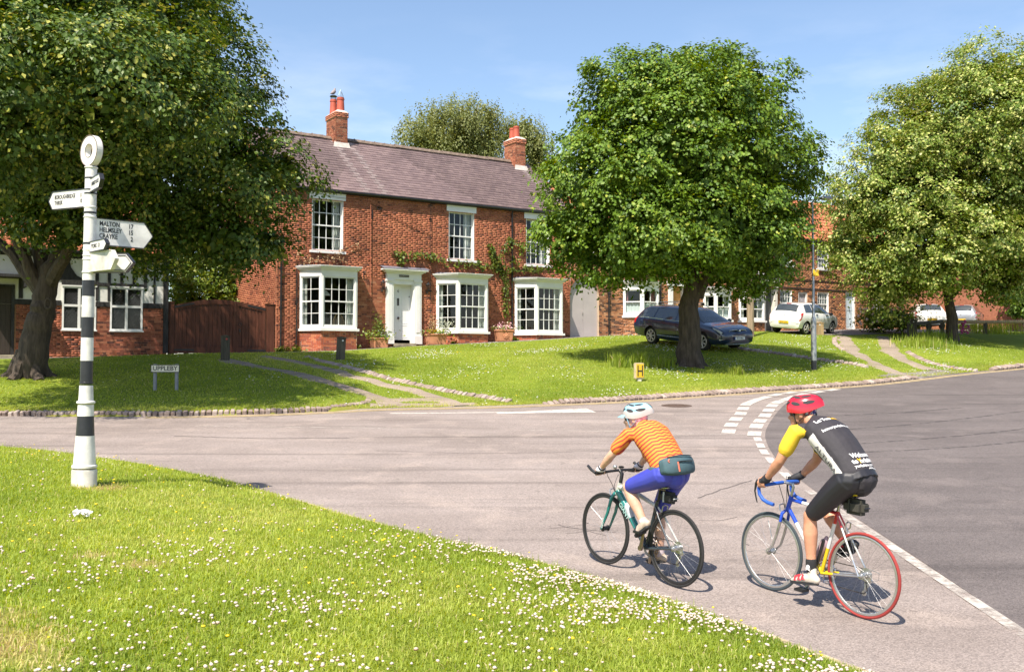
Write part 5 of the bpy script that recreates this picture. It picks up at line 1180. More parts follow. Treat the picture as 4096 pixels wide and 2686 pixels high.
def tree(name, base, label, lobes, trunk, crown_args, leafm, barkm, seed, group=None, cat='tree'):
 root = empty(name, base, 0, label, cat, group); rg = np.random.default_rng(seed); random.seed(seed); b = Vector(base)
 for nm, pts, r0, r1 in trunk:
  m_ = MB(); limb(m_, [Vector(p) - b for p in pts], r0, r1, n=12 if nm == 'trunk' else 7); m_.build(nm, barkm, root)
 lb = [(x - b.x, y - b.y, z - b.z, rx, ry, rz) for x, y, z, rx, ry, rz in lobes]
 me_ = crown_mesh('crown', lb, rg=rg, **crown_args); link('crown', me_, leafm, root)
 return root
# --- centre tree on the green
b = at(2762, 1462); YC = b.y
print('centre tree', b)
LC_ = [(1585, 335, 255, 200, 0, 3.5), (1490, 215, 120, 95, -.4, 1.9), (1705, 225, 118, 92, .2, 1.9), (1395, 430, 130, 150, -.6, 2.2), (1345, 535, 85, 80, -.6, 1.4), (1762, 400, 108, 165, .3, 2.2), (1775, 525, 92, 90, .2, 1.5), (1600, 225, 170, 105, .2, 2.4), (1590, 520, 230, 115, -1.2, 2.6), (1590, 470, 240, 150, 1.5, 2.6), (1460, 590, 95, 60, -.8, 1.4), (1720, 600, 110, 55, .3, 1.5), (1560, 360, 200, 170, -1.9, 1.9)]
pt = lambda u, v, dy=0: dpt(u, v, YC + dy)
TR = [('trunk', [b - Vector((0, 0, .25)), pt(1600, 800), pt(1603, 720), pt(1607, 650), pt(1600, 540), pt(1595, 420, .2), pt(1590, 300, .2)], .46, .12),
 ('branch', [pt(1622, 690), pt(1645, 630, -.2), pt(1690, 530, -.5), pt(1740, 420, -.6)], .20, .04), ('branch', [pt(1605, 610), pt(1540, 540, -.5), pt(1450, 470, -.8)], .14, .03), ('branch', [pt(1602, 570), pt(1660, 470, .8), pt(1760, 330, 1.0)], .14, .03), ('branch', [pt(1598, 520), pt(1520, 400, .8), pt(1470, 260, .6)], .13, .03), ('branch', [pt(1600, 600), pt(1610, 540, 1.2), pt(1640, 460, 2.2)], .12, .03)]
for k in range(5): a = k * 1.3; TR.append(('root_flare', [b + Vector((.56 * math.cos(a), .56 * math.sin(a), -.14)), b + Vector((.38 * math.cos(a), .38 * math.sin(a), .06)), b + Vector((.2 * math.cos(a), .2 * math.sin(a), .6))], .13, .10))
tree('broadleaf_tree', b, 'large round-crowned dark green tree on the green in front of the blue car', lobes_px([(u, v, ru * .92, rv * .92, dy, ry) for u, v, ru, rv, dy, ry in LC_], YC), TR, dict(n_clump=4100, per=40, size=.118, clump_r=.32, lobed=False, droop=.8, inner=.24, flat=.5, bright_tip=.07, rb=.72), LM_MAPLE, BARK, 5)
# --- left tree before the cottage
b = at(115, 1505); YL = b.y
print('left tree', b)
LL_ = [(60, 200, 240, 130, -6, 2.4), (290, 190, 170, 120, -5.5, 2.3), (-90, 260, 150, 120, -6, 2.4), (60, -110, 260, 120, -4.5, 3.0), (110, 120, 330, 230, 0, 5.0), (340, 110, 190, 170, -1.0, 4.0), (455, 310, 150, 165, -.5, 3.2), (585, 395, 78, 92, .2, 2.0), (655, 385, 42, 45, .3, 1.0), (540, 545, 98, 52, .4, 1.8), (605, 560, 46, 36, .4, 1.1), (250, 350, 240, 150, -1.5, 3.4), (40, 330, 200, 110, -1.5, 2.6), (-90, 220, 170, 200, 0, 3.6), (420, 490, 110, 75, .5, 2.2), (220, -80, 260, 130, 0, 3.6), (512, 195, 55, 60, -.3, 1.4), (60, 430, 130, 45, -1.8, 1.5), (210, 460, 110, 60, -1.6, 1.5), (330, 540, 70, 40, -.6, 1.2), (120, 500, 60, 30, -2.0, 1.0)]
pt = lambda u, v, dy=0: dpt(u, v, YL + dy)
TL = [('trunk', [b - Vector((0, 0, .25)), pt(78, 800), pt(98, 740), pt(105, 690), pt(112, 640), pt(140, 590), pt(170, 520, .3), pt(200, 400, .4), pt(230, 250, .5), pt(250, 80, .5)], .43, .11),
 ('branch', [pt(100, 690), pt(60, 600, -.2), pt(15, 500, -.3), pt(-40, 420, -.5)], .20, .07), ('branch', [pt(95, 680), pt(30, 590, .3), pt(-30, 540, .5), pt(-110, 480, .6)], .19, .07), ('branch', [pt(108, 650), pt(85, 560, .2), pt(60, 470, .3), pt(30, 340, .4)], .22, .06), ('branch', [pt(112, 660), pt(150, 600, -.5), pt(185, 520, -.9), pt(260, 380, -1.2)], .22, .06), ('branch', [pt(150, 570), pt(130, 470, .6), pt(110, 330, .8)], .2, .05), ('branch', [pt(175, 515), pt(300, 430, .2), pt(450, 370, .3), pt(600, 400, .3)], .16, .03), ('branch', [pt(195, 440), pt(320, 330, .6), pt(420, 200, .6)], .15, .03)]
for k in range(6): a = k * 1.05 + .3; TL.append(('root_flare', [b + Vector((.68 * math.cos(a), .68 * math.sin(a), -.14)), b + Vector((.44 * math.cos(a), .44 * math.sin(a), .06)), b + Vector((.2 * math.cos(a), .2 * math.sin(a), .7))], .14, .12))
lt = tree('lime_tree', b, 'massive leaning lime tree shading the half-timbered cottage at left', lobes_px(LL_, YL), TL, dict(n_clump=6600, per=40, size=.108, clump_r=.36, lobed=False, droop=.9, inner=.22, flat=.5, bright_tip=.14, rb=.95), LM_LIME, BARK, 8)
kn = MB(); kn.smooth = True; q = pt(113, 705, -.5) - b
Mk = Matrix.Translation(q) @ Matrix.Rotation(math.pi / 2, 4, 'X')
kn.tube([q + Vector((.085 * math.cos(t), -.02, .13 * math.sin(t))) for t in np.linspace(0, 2 * math.pi, 14)[:-1]], .035, 6, closed=True); kn.build('knot_hole', BARK, lt)
# --- right tree
b = at(3812, 1362); YR = b.y
print('right tree', b)
LR_ = [(2285, 330, 190, 190, 0, 4.4), (2288, 172, 62, 66, 0, 2.0), (2370, 215, 70, 60, 0, 2.0), (2150, 310, 112, 105, 0, 2.8), (2035, 470, 100, 105, -.3, 2.6), (2120, 470, 120, 130, -1.0, 2.6), (2055, 595, 88, 82, -.5, 2.2), (2065, 668, 62, 36, -.4, 1.4), (2165, 630, 55, 40, -1.0, 1.4), (2190, 550, 150, 98, -1.6, 2.8), (2320, 560, 110, 80, -.5, 2.8), (2440, 400, 150, 230, 0, 4.0), (1970, 555, 52, 80, 0, 1.6), (2320, 640, 60, 48, -.4, 1.4), (2100, 380, 110, 95, -1.0, 2.2)]
pt = lambda u, v, dy=0: dpt(u, v, YR + dy)
TRR = [('trunk', [b - Vector((0, 0, .25)), pt(2213, 740), pt(2206, 690), pt(2215, 600), pt(2240, 450), pt(2265, 300)], .30, .09), ('branch', [pt(2212, 690), pt(2250, 640, -.3), pt(2300, 560, -.6)], .13, .04), ('branch', [pt(2210, 650), pt(2150, 560, -.6), pt(2080, 480, -.6)], .12, .03), ('branch', [pt(2235, 470), pt(2330, 350, .3), pt(2400, 260, .3)], .12, .03)]
tree('lime_tree', b, 'tall pale-flowering lime tree at the right edge beside the gravel drive', lobes_px(LR_, YR), TRR, dict(n_clump=5000, per=40, size=.13, clump_r=.42, lobed=False, droop=.8, inner=.22, flat=.5, bright_tip=.24, rb=1.05), LM_RIGHT, BARK, 12)
# --- birches behind the brick house
YB_ = 55.0
def birch(lobes, stems, base_px, label, seed, n):
 bb = dpt(base_px[0], base_px[1], YB_); bb.z = gz(bb.x, bb.y); pt = lambda u, v, dy=0: dpt(u, v, YB_ + dy)
 T_ = [('trunk', [bb - Vector((0, 0, .2)), pt(*stems[0][0]), pt(*stems[0][1])], .20, .05)] + [('branch', [pt(*q) for q in s_], .06, .018) for s_ in stems[1:]]
 tree('birch_tree', bb, label, lobes_px([(u, v, ru * .8, rv * .8, dy, ry) for u, v, ru, rv, dy, ry in lobes], YB_), T_, dict(n_clump=n, per=24, size=.115, clump_r=.42, lobed=False, droop=.4, inner=.22, flat=1.0, rb=.6, pend=.9), LM_BIRCH, BARK_B, seed, cat='tree')
birch([(1080, 285, 85, 62, 0, 2.6), (985, 310, 72, 42, 0, 2.2), (1125, 330, 50, 60, 0, 2.0), (1040, 330, 90, 45, 0, 2.4), (1020, 268, 40, 32, 0, 1.4), (1135, 262, 30, 26, 0, 1.2)], [[(1060, 500), (1082, 300)], [(1060, 420), (1030, 330), (1000, 290)], [(1075, 340), (1065, 290), (1060, 250)], [(1080, 330), (1100, 280), (1112, 245)], [(1070, 380), (1120, 320), (1150, 300)], [(1062, 370), (985, 330), (945, 310)]], (1060, 700), 'broad birch tree rising behind the slate roof', 21, 1150)
birch([(1222, 300, 45, 35, 0, 1.6), (1245, 340, 28, 60, 0, 1.2), (1190, 300, 26, 24, 0, 1.0), (1240, 395, 22, 30, 0, 1.0)], [[(1215, 520), (1222, 300)], [(1220, 330), (1235, 300), (1250, 310)], [(1219, 340), (1195, 300), (1185, 290)]], (1215, 700), 'slender weeping birch behind the right-hand chimney', 22, 460)
# --- shrubs behind the gate, hedges, rose bush
def bush(name, lobes, Yd, label, leafm, n, size, seed, cat='bush', cr=.28, per=18, bright=.05):
 lb = lobes_px(lobes, Yd); c = lb[0]; base = Vector((c[0], c[1], 0)); base.z = gz(base.x, base.y)
 stems = [('stem', [base - Vector((0, 0, .1)), Vector(l[:3])], .03, .01) for l in lb]
 return tree(name, base, label, lb, stems, dict(n_clump=n, per=per, size=size, clump_r=cr, lobed=False, droop=.3, inner=.3, bright_tip=bright, rb=.4), leafm, BARK, seed, cat=cat)
bush('garden_shrub', [(430, 640, 50, 60, 0, 1.6), (505, 665, 60, 40, .3, 1.5), (550, 670, 30, 35, .2, 1.0), (420, 560, 45, 55, .8, 1.6), (480, 600, 50, 45, .8, 1.5), (455, 700, 70, 30, 0, 1.4)], 41.5, 'bright green garden shrub rising behind the double gate', LM_HEDGE, 900, .11, 31)
bush('rose_bush', [(2030, 740, 26, 18, 0, 1.0), (2075, 737, 30, 20, 0, 1.1), (2105, 743, 20, 15, 0, .8)], 50.5, 'rambling rose bush with pale flowers beside the pale blue door', LM_VINE, 260, .12, 32, bright=.10)
bush('hedge_tree', [(2400, 600, 55, 70, 0, 2.0), (2390, 690, 50, 45, 0, 1.8), (2440, 520, 60, 90, 0, 2.0)], 56, 'dark hedge tree at the far right edge behind the rail fence', LM_MAPLE, 700, .2, 33, cat='tree', bright=0)
# --- climbers on the brick house
def fac(U, V, off=0.0):
 r = ray(U / 4, V / 4); n_ = Vector((HN[0], HN[1], 0)); P0 = Vector((HO[0], HO[1], 0)) - n_ * off
 t = (P0 - Vector((0, 0, CAMZ))).dot(n_) / r.dot(n_); return Vector((0, 0, CAMZ)) + r * t
r4 = lambda x, y: fac(1000 + x / 1.7, 950 + y / 1.7, .08)
def climber(label, paths, blobs, leafm, n, size, seed, name='wall_climber', bright=0, spread=.09):
 base = r4(*paths[0][0]); base.z = gz(base.x, base.y) ; root = empty(name, base, 0, label, 'climber'); rg = np.random.default_rng(seed); pts = []
 st = MB()
 for pth in paths:
  w_ = [r4(*p) for p in pth]; st.tube([p - base for p in w_], .012, 5)
  for a_, c_ in zip(w_[:-1], w_[1:]):
   m = int((c_ - a_).length * n); t = rg.random((m, 1)); q = np.array(a_) * (1 - t) + np.array(c_) * t + rg.normal(0, spread, (m, 3)) * np.array([1, .25, 1]); pts.append(q)
 for (x, y, r_) in blobs:
  c_ = np.array(r4(x, y)); rr = r_ / 1.7 / 4 * c_[1] / 995.6; m = int(rr * rr * 3.2 * n * 1.6); q = c_ + rg.normal(0, .5, (m, 3)) * rr * np.array([1, .25, 1]); pts.append(q)
 C = np.vstack(pts) - np.array(base); fn = np.array([HN[0], HN[1], 0]); C -= fn * rg.uniform(0, .08, (len(C), 1))
 m = len(C); nrm = -fn * .8 + np.array([0, 0, .6]) + rg.normal(0, .45, (m, 3)); tip = np.array([0, 0, -1.0]) + rg.normal(0, .5, (m, 3))
 V, F_, fp = leaves(C, size * rg.uniform(.6, 1.3, m), rg, True, normal=nrm, tipdir=tip); me_ = raw_mesh('foliage', V, F_); fattr(me_, 'lv', np.repeat(rg.random(m), fp)); link('foliage', me_, leafm, root)
 st.build('stem', BARK, root)
climber('green creeper trained along the brick wall round the middle upstairs window', [[(1735, 560), (1735, 300), (1700, 200), (1560, 190), (1400, 175)], [(1735, 240), (1640, 120), (1650, 60)], [(1340, 170), (1200, 120), (1100, 118), (1010, 125), (975, 95)], [(1020, 125), (1020, 185)], [(1735, 230), (1820, 215), (1900, 215), (2005, 230)], [(1735, 120), (1745, 40), (1760, 20), (1870, 70)]], [(1660, 140, 62), (1700, 195, 52), (1640, 80, 45), (1800, 150, 40), (1850, 90, 26), (1770, 215, 36), (1960, 220, 26), (1560, 165, 26)], LM_VINE, 85, .10, 41)
LM_DEAD = leaf_mat('leaf_dead', [(0, (.10, .05, .02)), (.5, (.25, .14, .06)), (1, (.60, .45, .26))], rough=.8, trans=.1)
climber('withered brown creeper with pale seed heads below the left upstairs window', [[(330, 180), (420, 150), (520, 130), (640, 160)], [(560, 140), (690, 60), (740, 40)], [(300, 130), (340, 110)]], [(400, 150, 60), (520, 150, 50), (610, 160, 30), (720, 60, 24)], LM_DEAD, 60, .06, 42)
# weeds along the foot of the wall
for i, (x, y, r_, lab) in enumerate([(215, 765, 34, 'pale weeds at the foot of the drain pipe by the gate'), (320, 750, 34, 'tall weeds at the left end of the first bay'), (540, 765, 26, 'low weeds under the first bay'), (715, 750, 24, 'brownish weeds right of the first bay'), (1395, 722, 22, 'low weeds under the middle bay'), (1800, 697, 18, 'weeds beside the last planter')]):
 c_ = fac(1000 + x / 1.7, 950 + y / 1.7, .7); c_.z = gz(c_.x, c_.y); rg = np.random.default_rng(60 + i); n_ = 170; rr = r_ / 1.7 / 4 * c_.y / 995.6
 root = empty('weed_clump', c_, 0, lab, 'weeds', 'weeds at the foot of the house'); C = rg.normal(0, .5, (n_, 3)) * np.array([rr * 1.3, rr * .5, rr]); C[:, 2] = np.abs(C[:, 2]) + .02
 V, F_, fp = leaves(C, .10 * rg.uniform(.6, 1.4, n_), rg, False, normal=rg.normal(0, .6, (n_, 3)) + np.array([0, 0, 1]), tipdir=rg.normal(0, 1, (n_, 3))); me_ = raw_mesh('foliage', V, F_); fattr(me_, 'lv', np.repeat(rg.uniform(.2, 1, n_), fp)); link('foliage', me_, LM_VINE, root)
 st = MB()
 for k in range(6): st.tube([(0, 0, -.03), (rg.normal(0, rr * .4), rg.normal(0, rr * .3), rr * .5)], .006, 4)
 st.build('stem', BARK, root)
# ------------------------------------------------------------------ grass and flowers (uncountable: one object each)
GRASS = leaf_mat('grass_blade', [(0, (.15, .235, .024)), (.45, (.30, .385, .050)), (.8, (.43, .49, .095)), (.92, (.54, .53, .17)), (1, (.66, .54, .31))], rough=.6, trans=.45)
def in_grass(P):
 """mask: on a green, off road, tracks, path and buildings"""
 inn = below(P, NEAR_EDGE); far = ~below(P, FAR_EDGE); dk, _ = seg_dist(P, FAR_EDGE); dh = -((P - HO) @ HN); s = ((P - HO) @ HD) / KS
 okf = far & (dk > .16) & (dh > 1.75); okf &= ~((s > 17.0) & (dh > 1.2 * KS) & (dh < 4.2 * KS))
 for _, L, w_ in TRACKS:
  d, _ = seg_dist(P, smooth_line(L, 2)); okf &= d > w_ / 2 - .28 * np.random.default_rng(5).random(len(P)) ** 1.5
 return inn, okf
def frustum(P, m=1.06):
 z = ground_h(P); u = P[:, 0] / P[:, 1] * 995.6; v = 366 + (CAMZ - z) / P[:, 1] * 995.6
 return (np.abs(u) < 512 * m) & (v < 671 * 1.08)
DRYB = [(at(560, 2260), .2), (at(380, 2230), .16), (at(-30, 2590), .42), (at(10, 2470), .2), (at(420, 1950), .3), (at(150, 2660), .22)]
def noise2(P, s, seed=0):
 rg = np.random.default_rng(seed); f = 0
 for k in range(5): a = rg.uniform(0, 6.28); w_ = s * rg.uniform(.6, 1.7); f = f + np.sin((P[:, 0] * math.cos(a) + P[:, 1] * math.sin(a)) * w_ + rg.uniform(0, 6))
 return f / 2.2
def blades(P, h, w_, rg, lean=.6, lvo=0.0, seg2=True):
 n = len(P); z = ground_h(P); B = np.column_stack([P, z - .005]); a = rg.uniform(0, 2 * math.pi, n); d = np.column_stack([np.cos(a), np.sin(a), np.zeros(n)]); sd = np.column_stack([-np.sin(a + rg.normal(0, .5, n)), np.cos(a), np.zeros(n)])
 hh = h * rg.uniform(.5, 1.3, n)[:, None]; ww = w_ * rg.uniform(.7, 1.3, n)[:, None]; ln = np.abs(rg.normal(0, lean, n))[:, None]; up = np.array([[0, 0, 1.0]])
 if seg2:
  mid = B + up * hh * .6 + d * hh * ln * .35; tip = B + up * hh * np.maximum(.25, 1 - .35 * ln) + d * hh * ln
  V = np.stack([B - sd * ww * .5, B + sd * ww * .5, mid - sd * ww * .4, mid + sd * ww * .4, tip], 1).reshape(-1, 3); i = np.arange(n)[:, None] * 5
  F_ = np.vstack([np.hstack([i, i + 1, i + 3]), np.hstack([i, i + 3, i + 2]), np.hstack([i + 2, i + 3, i + 4])]); rep = 3
 else:
  tip = B + up * hh + d * hh * ln; V = np.stack([B - sd * ww * .5, B + sd * ww * .5, tip], 1).reshape(-1, 3); i = np.arange(n)[:, None] * 3; F_ = np.hstack([i, i + 1, i + 2]); rep = 1
 lv = np.clip(.42 + .19 * noise2(P, 1.1, 3) + rg.normal(0, .13, n) + .10 * noise2(P, 4.2, 8) + lvo, 0, .86); st_ = rg.random(n) < .05; lv[st_] = rg.uniform(.88, 1, st_.sum())
 for c_, r_ in DRYB:
  k = np.hypot(P[:, 0] - c_.x, P[:, 1] - c_.y) < r_ * rg.uniform(.5, 1.2, n); k &= rg.random(n) < .75; lv[k] = rg.uniform(.88, 1, k.sum())
 return V, F_, np.tile(lv, rep)
def scatter(n, x0, x1, y0, y1, rg): return np.column_stack([rg.uniform(x0, x1, n), rg.uniform(y0, y1, n)])
def grass_object(name, zones, label):
 Vs, Fs, Ls, b0 = [], [], [], 0
 for (P, h, w_, lean, rg, lvo) in zones:
  V, F_, lv = blades(P, h, w_, rg, lean, lvo, name == 'near_grass'); Vs.append(V); Fs.append(F_ + b0); Ls.append(lv); b0 += len(V)
 me_ = raw_mesh(name, np.vstack(Vs), np.vstack(Fs)); fattr(me_, 'lv', np.concatenate(Ls)); return tag(link(name, me_, GRASS), label, 'grass', kind='stuff')
rg = np.random.default_rng(77)
def near_pts(n, y0, y1):
 P = scatter(n, -9.5, 3.2, y0, y1, rg); P = P[np.abs(P[:, 0]) < P[:, 1] * .56]; P = P[below(P, NEAR_EDGE)]; return P[frustum(P)]
def lodf(P, k): return rg.random(len(P)) < np.clip((k / P[:, 1]) ** 1.6, 0, 1)
P1 = scatter(900000, -9.5, 3.2, 4.2, 17.2, rg); P1 = P1[np.abs(P1[:, 0]) < P1[:, 1] * .56]; P1 = P1[lodf(P1, 6.0)]; P1 = P1[below(P1, NEAR_EDGE)]; P1 = P1[frustum(P1)]
e1, _ = seg_dist(P1, NEAR_EDGE); keep = np.ones(len(P1), bool)
for c_, r_ in DRYB: keep &= ~((np.hypot(P1[:, 0] - c_.x, P1[:, 1] - c_.y) < r_ * .8) & (rg.random(len(P1)) < .5))
P1 = P1[keep]; print('near blades', len(P1))
PE = resample(smooth_line(NEAR_EDGE, 2), .004); PE = PE[(PE[:, 0] > -9) & (PE[:, 0] < 3)]; PE = PE + rg.normal(0, .05, PE.shape); PE = PE[rg.random(len(PE)) < .9]
grass_object('near_grass', [(P1, .046, .0065, .85, rg, 0), (PE, .060, .006, .9, rg, .05), (near_pts(6000, 4.2, 16), .11, .0050, .6, rg, .15)], 'clovery grass of the near verge beside the signpost')
P2 = scatter(620000, -14, 22, 20, 52, rg); P2 = P2[np.abs(P2[:, 0]) < P2[:, 1] * .56]; P2 = P2[rg.random(len(P2)) < np.clip((27 / P2[:, 1]) ** 1.5, 0, 1)]; P2 = P2[~below(P2, FAR_EDGE)]; _, okf = in_grass(P2); P2 = P2[okf & frustum(P2)]
dk2, _ = seg_dist(P2, FAR_EDGE); print('far blades', len(P2))
PK = offset_line(resample(smooth_line(FAR_EDGE, 2), .006), .24); PK = PK[(PK[:, 0] > -12.5) & (PK[:, 0] < 22)] + rg.normal(0, .06, (1, 2)); PK = PK + rg.normal(0, .09, PK.shape); _, ok = in_grass(PK); PK = PK[ok]
grass_object('far_grass', [(P2, .042, .020, .9, rg, .05), (PK, .075, .016, .8, rg, .22)], 'mown daisy-speckled grass of the far green before the houses')
# long tufts by the trees and posts
for i, (U, V, h, n_, r_, lab) in enumerate([(2475, 1465, .42, 240, .30, 'tall pale grass tuft left of the hydrant sign'), (2560, 1468, .50, 260, .22, 'tall pale grass tuft just above the hydrant sign'), (2650, 1468, .34, 220, .30, 'grass tuft left of the centre tree trunk'), (2945, 1495, .26, 160, .20, 'small pale grass tuft right of the centre tree'), (3700, 1385, .42, 700, 1.1, 'long grass with shade put into its colour round the foot of the right-hand tree'), (3950, 1330, .7, 700, 1.8, 'long meadow grass by the rail fence at far right'), (1225, 1441, .14, 120, .25, 'grass round the foot of the second bollard'), (130, 1440, .35, 120, .25, 'leafy sprout behind the left tree trunk'), (3730, 1365, .58, 300, .9, 'rank grass between the right-hand tree and the fence')]):
 c_ = at(U, V); P = np.array([[c_.x, c_.y]]) + rg.normal(0, .5, (n_, 2)) * r_; V_, F_, lv = blades(P, h, .022, rg, .35, .08 if i < 4 else -.28); V_ = V_ - np.array(c_)  # later tufts: blade colour darkened to stand in for shade
 me_ = raw_mesh('grass_tuft', V_, F_); fattr(me_, 'lv', lv); o = link('grass_tuft', me_, GRASS); o.location = c_; tag(o, lab, 'grass tuft', kind='stuff' if i in (4, 5, 8) else None)
# flowers
CLOVER = ramp_mat('clover_flower', [(0, (.34, .17, .11)), (.35, (.52, .38, .29)), (1, (.62, .53, .44))], 'lv', rough=.9, var=.12, scale=60)
BUTTER = pbr('buttercup_petal', (.80, .55, .01), rough=.4, var=.1)
DAISY = pbr('daisy_petal', (.80, .78, .74), rough=.8, var=.05)
def blob_cloud(name, P, zoff, r, rg, mats, label, stem=.0, flat=.8, skirt=True):
 """small rounded flower heads on stems"""
 n = len(P); z = ground_h(P) + zoff; ico = [(0, 0, 1)] + [(math.sin(1.1) * math.cos(a), math.sin(1.1) * math.sin(a), math.cos(1.1)) for a in np.arange(6) * math.pi / 3] + [(math.sin(2.0) * math.cos(a) * .95, math.sin(2.0) * math.sin(a) * .95, math.cos(2.0)) for a in np.arange(6) * math.pi / 3 + .5] + [(0, 0, -.8)]
 I = np.array(ico) * np.array([1, 1, flat]); rr = r * rg.uniform(.65, 1.2, n); V = np.column_stack([P, z])[:, None, :] + I[None] * rr[:, None, None] + rg.normal(0, .12, (n, len(I), 3)) * rr[:, None, None]
 F0 = [(0, 1 + k, 1 + (k + 1) % 6) for k in range(6)] + [(1 + k, 7 + k, 1 + (k + 1) % 6) for k in range(6)] + [(1 + (k + 1) % 6, 7 + k, 7 + (k + 1) % 6) for k in range(6)] + [(13, 7 + (k + 1) % 6, 7 + k) for k in range(6)]
 F_ = (np.arange(n)[:, None, None] * 14 + np.array(F0)[None]).reshape(-1, 3); lvf = np.array([.85] * 6 + [.7] * 6 + [.45] * 6 + [.1] * 6)
 me_ = raw_mesh(name, V.reshape(-1, 3), F_, smooth=True); fattr(me_, 'lv', np.clip(np.tile(lvf, n) + np.repeat(rg.normal(0, .15, n), 24), 0, 1)); return tag(link(name, me_, mats), label, 'flowers', kind='stuff')
def pix(P):
 z = ground_h(P); return P[:, 0] / P[:, 1] * 995.6 + 512, 366 + (CAMZ - z) / P[:, 1] * 995.6
C = near_pts(90000, 4.3, 15.5); u, v = pix(C)
dens = .015 + .11 * np.clip((v - 520) / 60, 0, 1) * np.clip((u + 60) / 140, 0, 1) + .50 * np.exp(-((v - (560 + (u - 560) * .30)) / 38) ** 2) * np.clip((u - 330) / 220, 0, 1) * np.clip((v - 535) / 30, 0, 1)
dens *= np.clip(.55 + .9 * noise2(C, 3.1, 9), .08, 1.6); dens *= np.where(v < 520, .5, 1)
e_, _ = seg_dist(C, NEAR_EDGE); dens *= np.clip(e_ / .35, .15, 1)
for c_, r_ in DRYB: dens *= np.where(np.hypot(C[:, 0] - c_.x, C[:, 1] - c_.y) < r_, .1, 1)
C = C[rg.random(len(C)) < np.minimum(dens * 1.5, .8)]; print('clover', len(C))
blob_cloud('clover_flowers', C, .050, .0115, rg, CLOVER, 'pinkish white clover heads thick in the near verge')
B_ = near_pts(3000, 5, 15.5); u, v = pix(B_); B_ = B_[rg.random(len(B_)) < .10 + .25 * np.exp(-((v - 535) / 14) ** 2)]
blob_cloud('buttercups', B_[:150], .09, .013, rg, BUTTER, 'yellow buttercups dotted over the near verge', flat=.5)
D_ = scatter(60000, -12, 20, 20.5, 46, rg); _, okf = in_grass(D_); D_ = D_[okf & frustum(D_)]; u, v = pix(D_); dn = np.clip(.5 * noise2(D_, 1.3, 4) - .05, .01, 1) * np.where(u < 330, .10, 1) * .55
D_ = D_[rg.random(len(D_)) < dn]; print('daisies', len(D_))
blob_cloud('daisies', D_, .038, .022, rg, DAISY, 'white daisies speckling the far green', flat=.35)
B2 = D_[rg.random(len(D_)) < .05] + .3; blob_cloud('far_buttercups', B2, .06, .028, rg, BUTTER, 'yellow buttercups on the far green', flat=.4)
R_ = [dpt(2035 + random.uniform(-40, 70), 735 + random.uniform(-22, 18), 49.6) for _ in range(40)]
rb = np.array([[p.x, p.y] for p in R_]);
me_ = MB()
for p in R_: me_.ball(p - R_[0], .07, 6, 4)
o = me_.build('roses', pbr('rose_petal', (.72, .52, .50), rough=.7), None); o.location = R_[0]; tag(o, 'pale pink roses on the rambling rose bush', 'flowers', kind='stuff')
fx = [dpt(u_, v_, 51) for u_, v_ in ((2208, 742), (2222, 738), (2236, 750), (2215, 755), (2250, 756), (2240, 744))]
me_ = MB()
for p in fx:
 for k in range(9): me_.ball(p - fx[0] + Vector((random.uniform(-.07, .07), random.uniform(-.07, .07), -k * .07)), (.07, .07, .05), 6, 4)
o = me_.build('valerian_flowers', pbr('valerian_petal', (.48, .08, .24), rough=.7), None); o.location = fx[0]; tag(o, 'deep pink flower spikes by the rail fence at right', 'flowers', kind='stuff')
# ------------------------------------------------------------------ fingerpost
POSTW = pbr('post_white_enamel', (.70, .67, .63), rough=.45, var=.2, scale=7, bump=.06, bscale=20)
POSTB = pbr('post_black_enamel', (.022, .022, .026), rough=.35, var=.3, scale=12)
GRIMY = pbr('grimy_white', (.55, .52, .46), rough=.6, var=.34, scale=6)
GREYP = pbr('grey_paint', (.22, .22, .235), rough=.5, var=.12)
b = at(336, 1942); kp = b.y / 995.6 / (2380 / 1024); base_v = 1130
FP = empty('fingerpost', b, 0, 'black and white banded iron fingerpost with pointed arms and ring top', 'signpost')
FP.rotation_euler = (0, R(.55), 0)
zz = lambda Dv: (base_v - Dv) * kp
def band(D0, D1, w0, w1, mat, nm='post_band', smooth=True):
 m_ = MB(); m_.smooth = True; m_.lathe([(w1 * kp / 2, zz(D1)), (w0 * kp / 2, zz(D0))], 24); return m_.build(nm, mat, FP)
def ringc(Dv, w, h, mat, nm='collar'):
 m_ = MB(); m_.smooth = True; r_ = w * kp / 2; z_ = zz(Dv); hh = h * kp / 2; m_.lathe([(r_ * .9, z_ - hh), (r_, z_ - hh * .5), (r_, z_ + hh * .5), (r_ * .9, z_ + hh)], 24); return m_.build(nm, mat, FP)
m_ = MB(); m_.smooth = True; m_.lathe([(28 * kp, -.15), (28 * kp, zz(1096)), (26.5 * kp, zz(1092))], 28); m_.build('plinth', GRIMY, FP)
ringc(1086, 56, 9, POSTW); band(1015, 1082, 41, 50, POSTW); band(970, 1014.5, 36.5, 40.8, POSTB); band(943, 969.5, 35, 36.3, POSTW); ringc(938, 41, 7, POSTW); band(899, 935, 30, 33, POSTW); ringc(893, 31, 5, POSTB)
for (a, c, m) in ((842, 891, POSTB), (788, 841.6, POSTW), (741, 787.6, POSTB), (692, 740.6, POSTW), (655, 691.6, POSTB)): band(a, c, 27.5, 28, m)
band(389, 654.6, 26, 27.5, POSTW, 'upper_post')
for (v, w_, h, m) in ((636, 31, 5, POSTW), (606, 30, 4, POSTW), (597, 30, 3, POSTW), (584, 29, 6, POSTW), (569, 29, 6, POSTB), (497, 29.5, 5, POSTB), (507, 29.5, 4, POSTW), (484, 29, 5, POSTW), (452, 29, 4, POSTB), (443, 29, 3, POSTB), (416, 28.5, 4, POSTB), (391, 30, 4, POSTW)): ringc(v, w_, h, m)
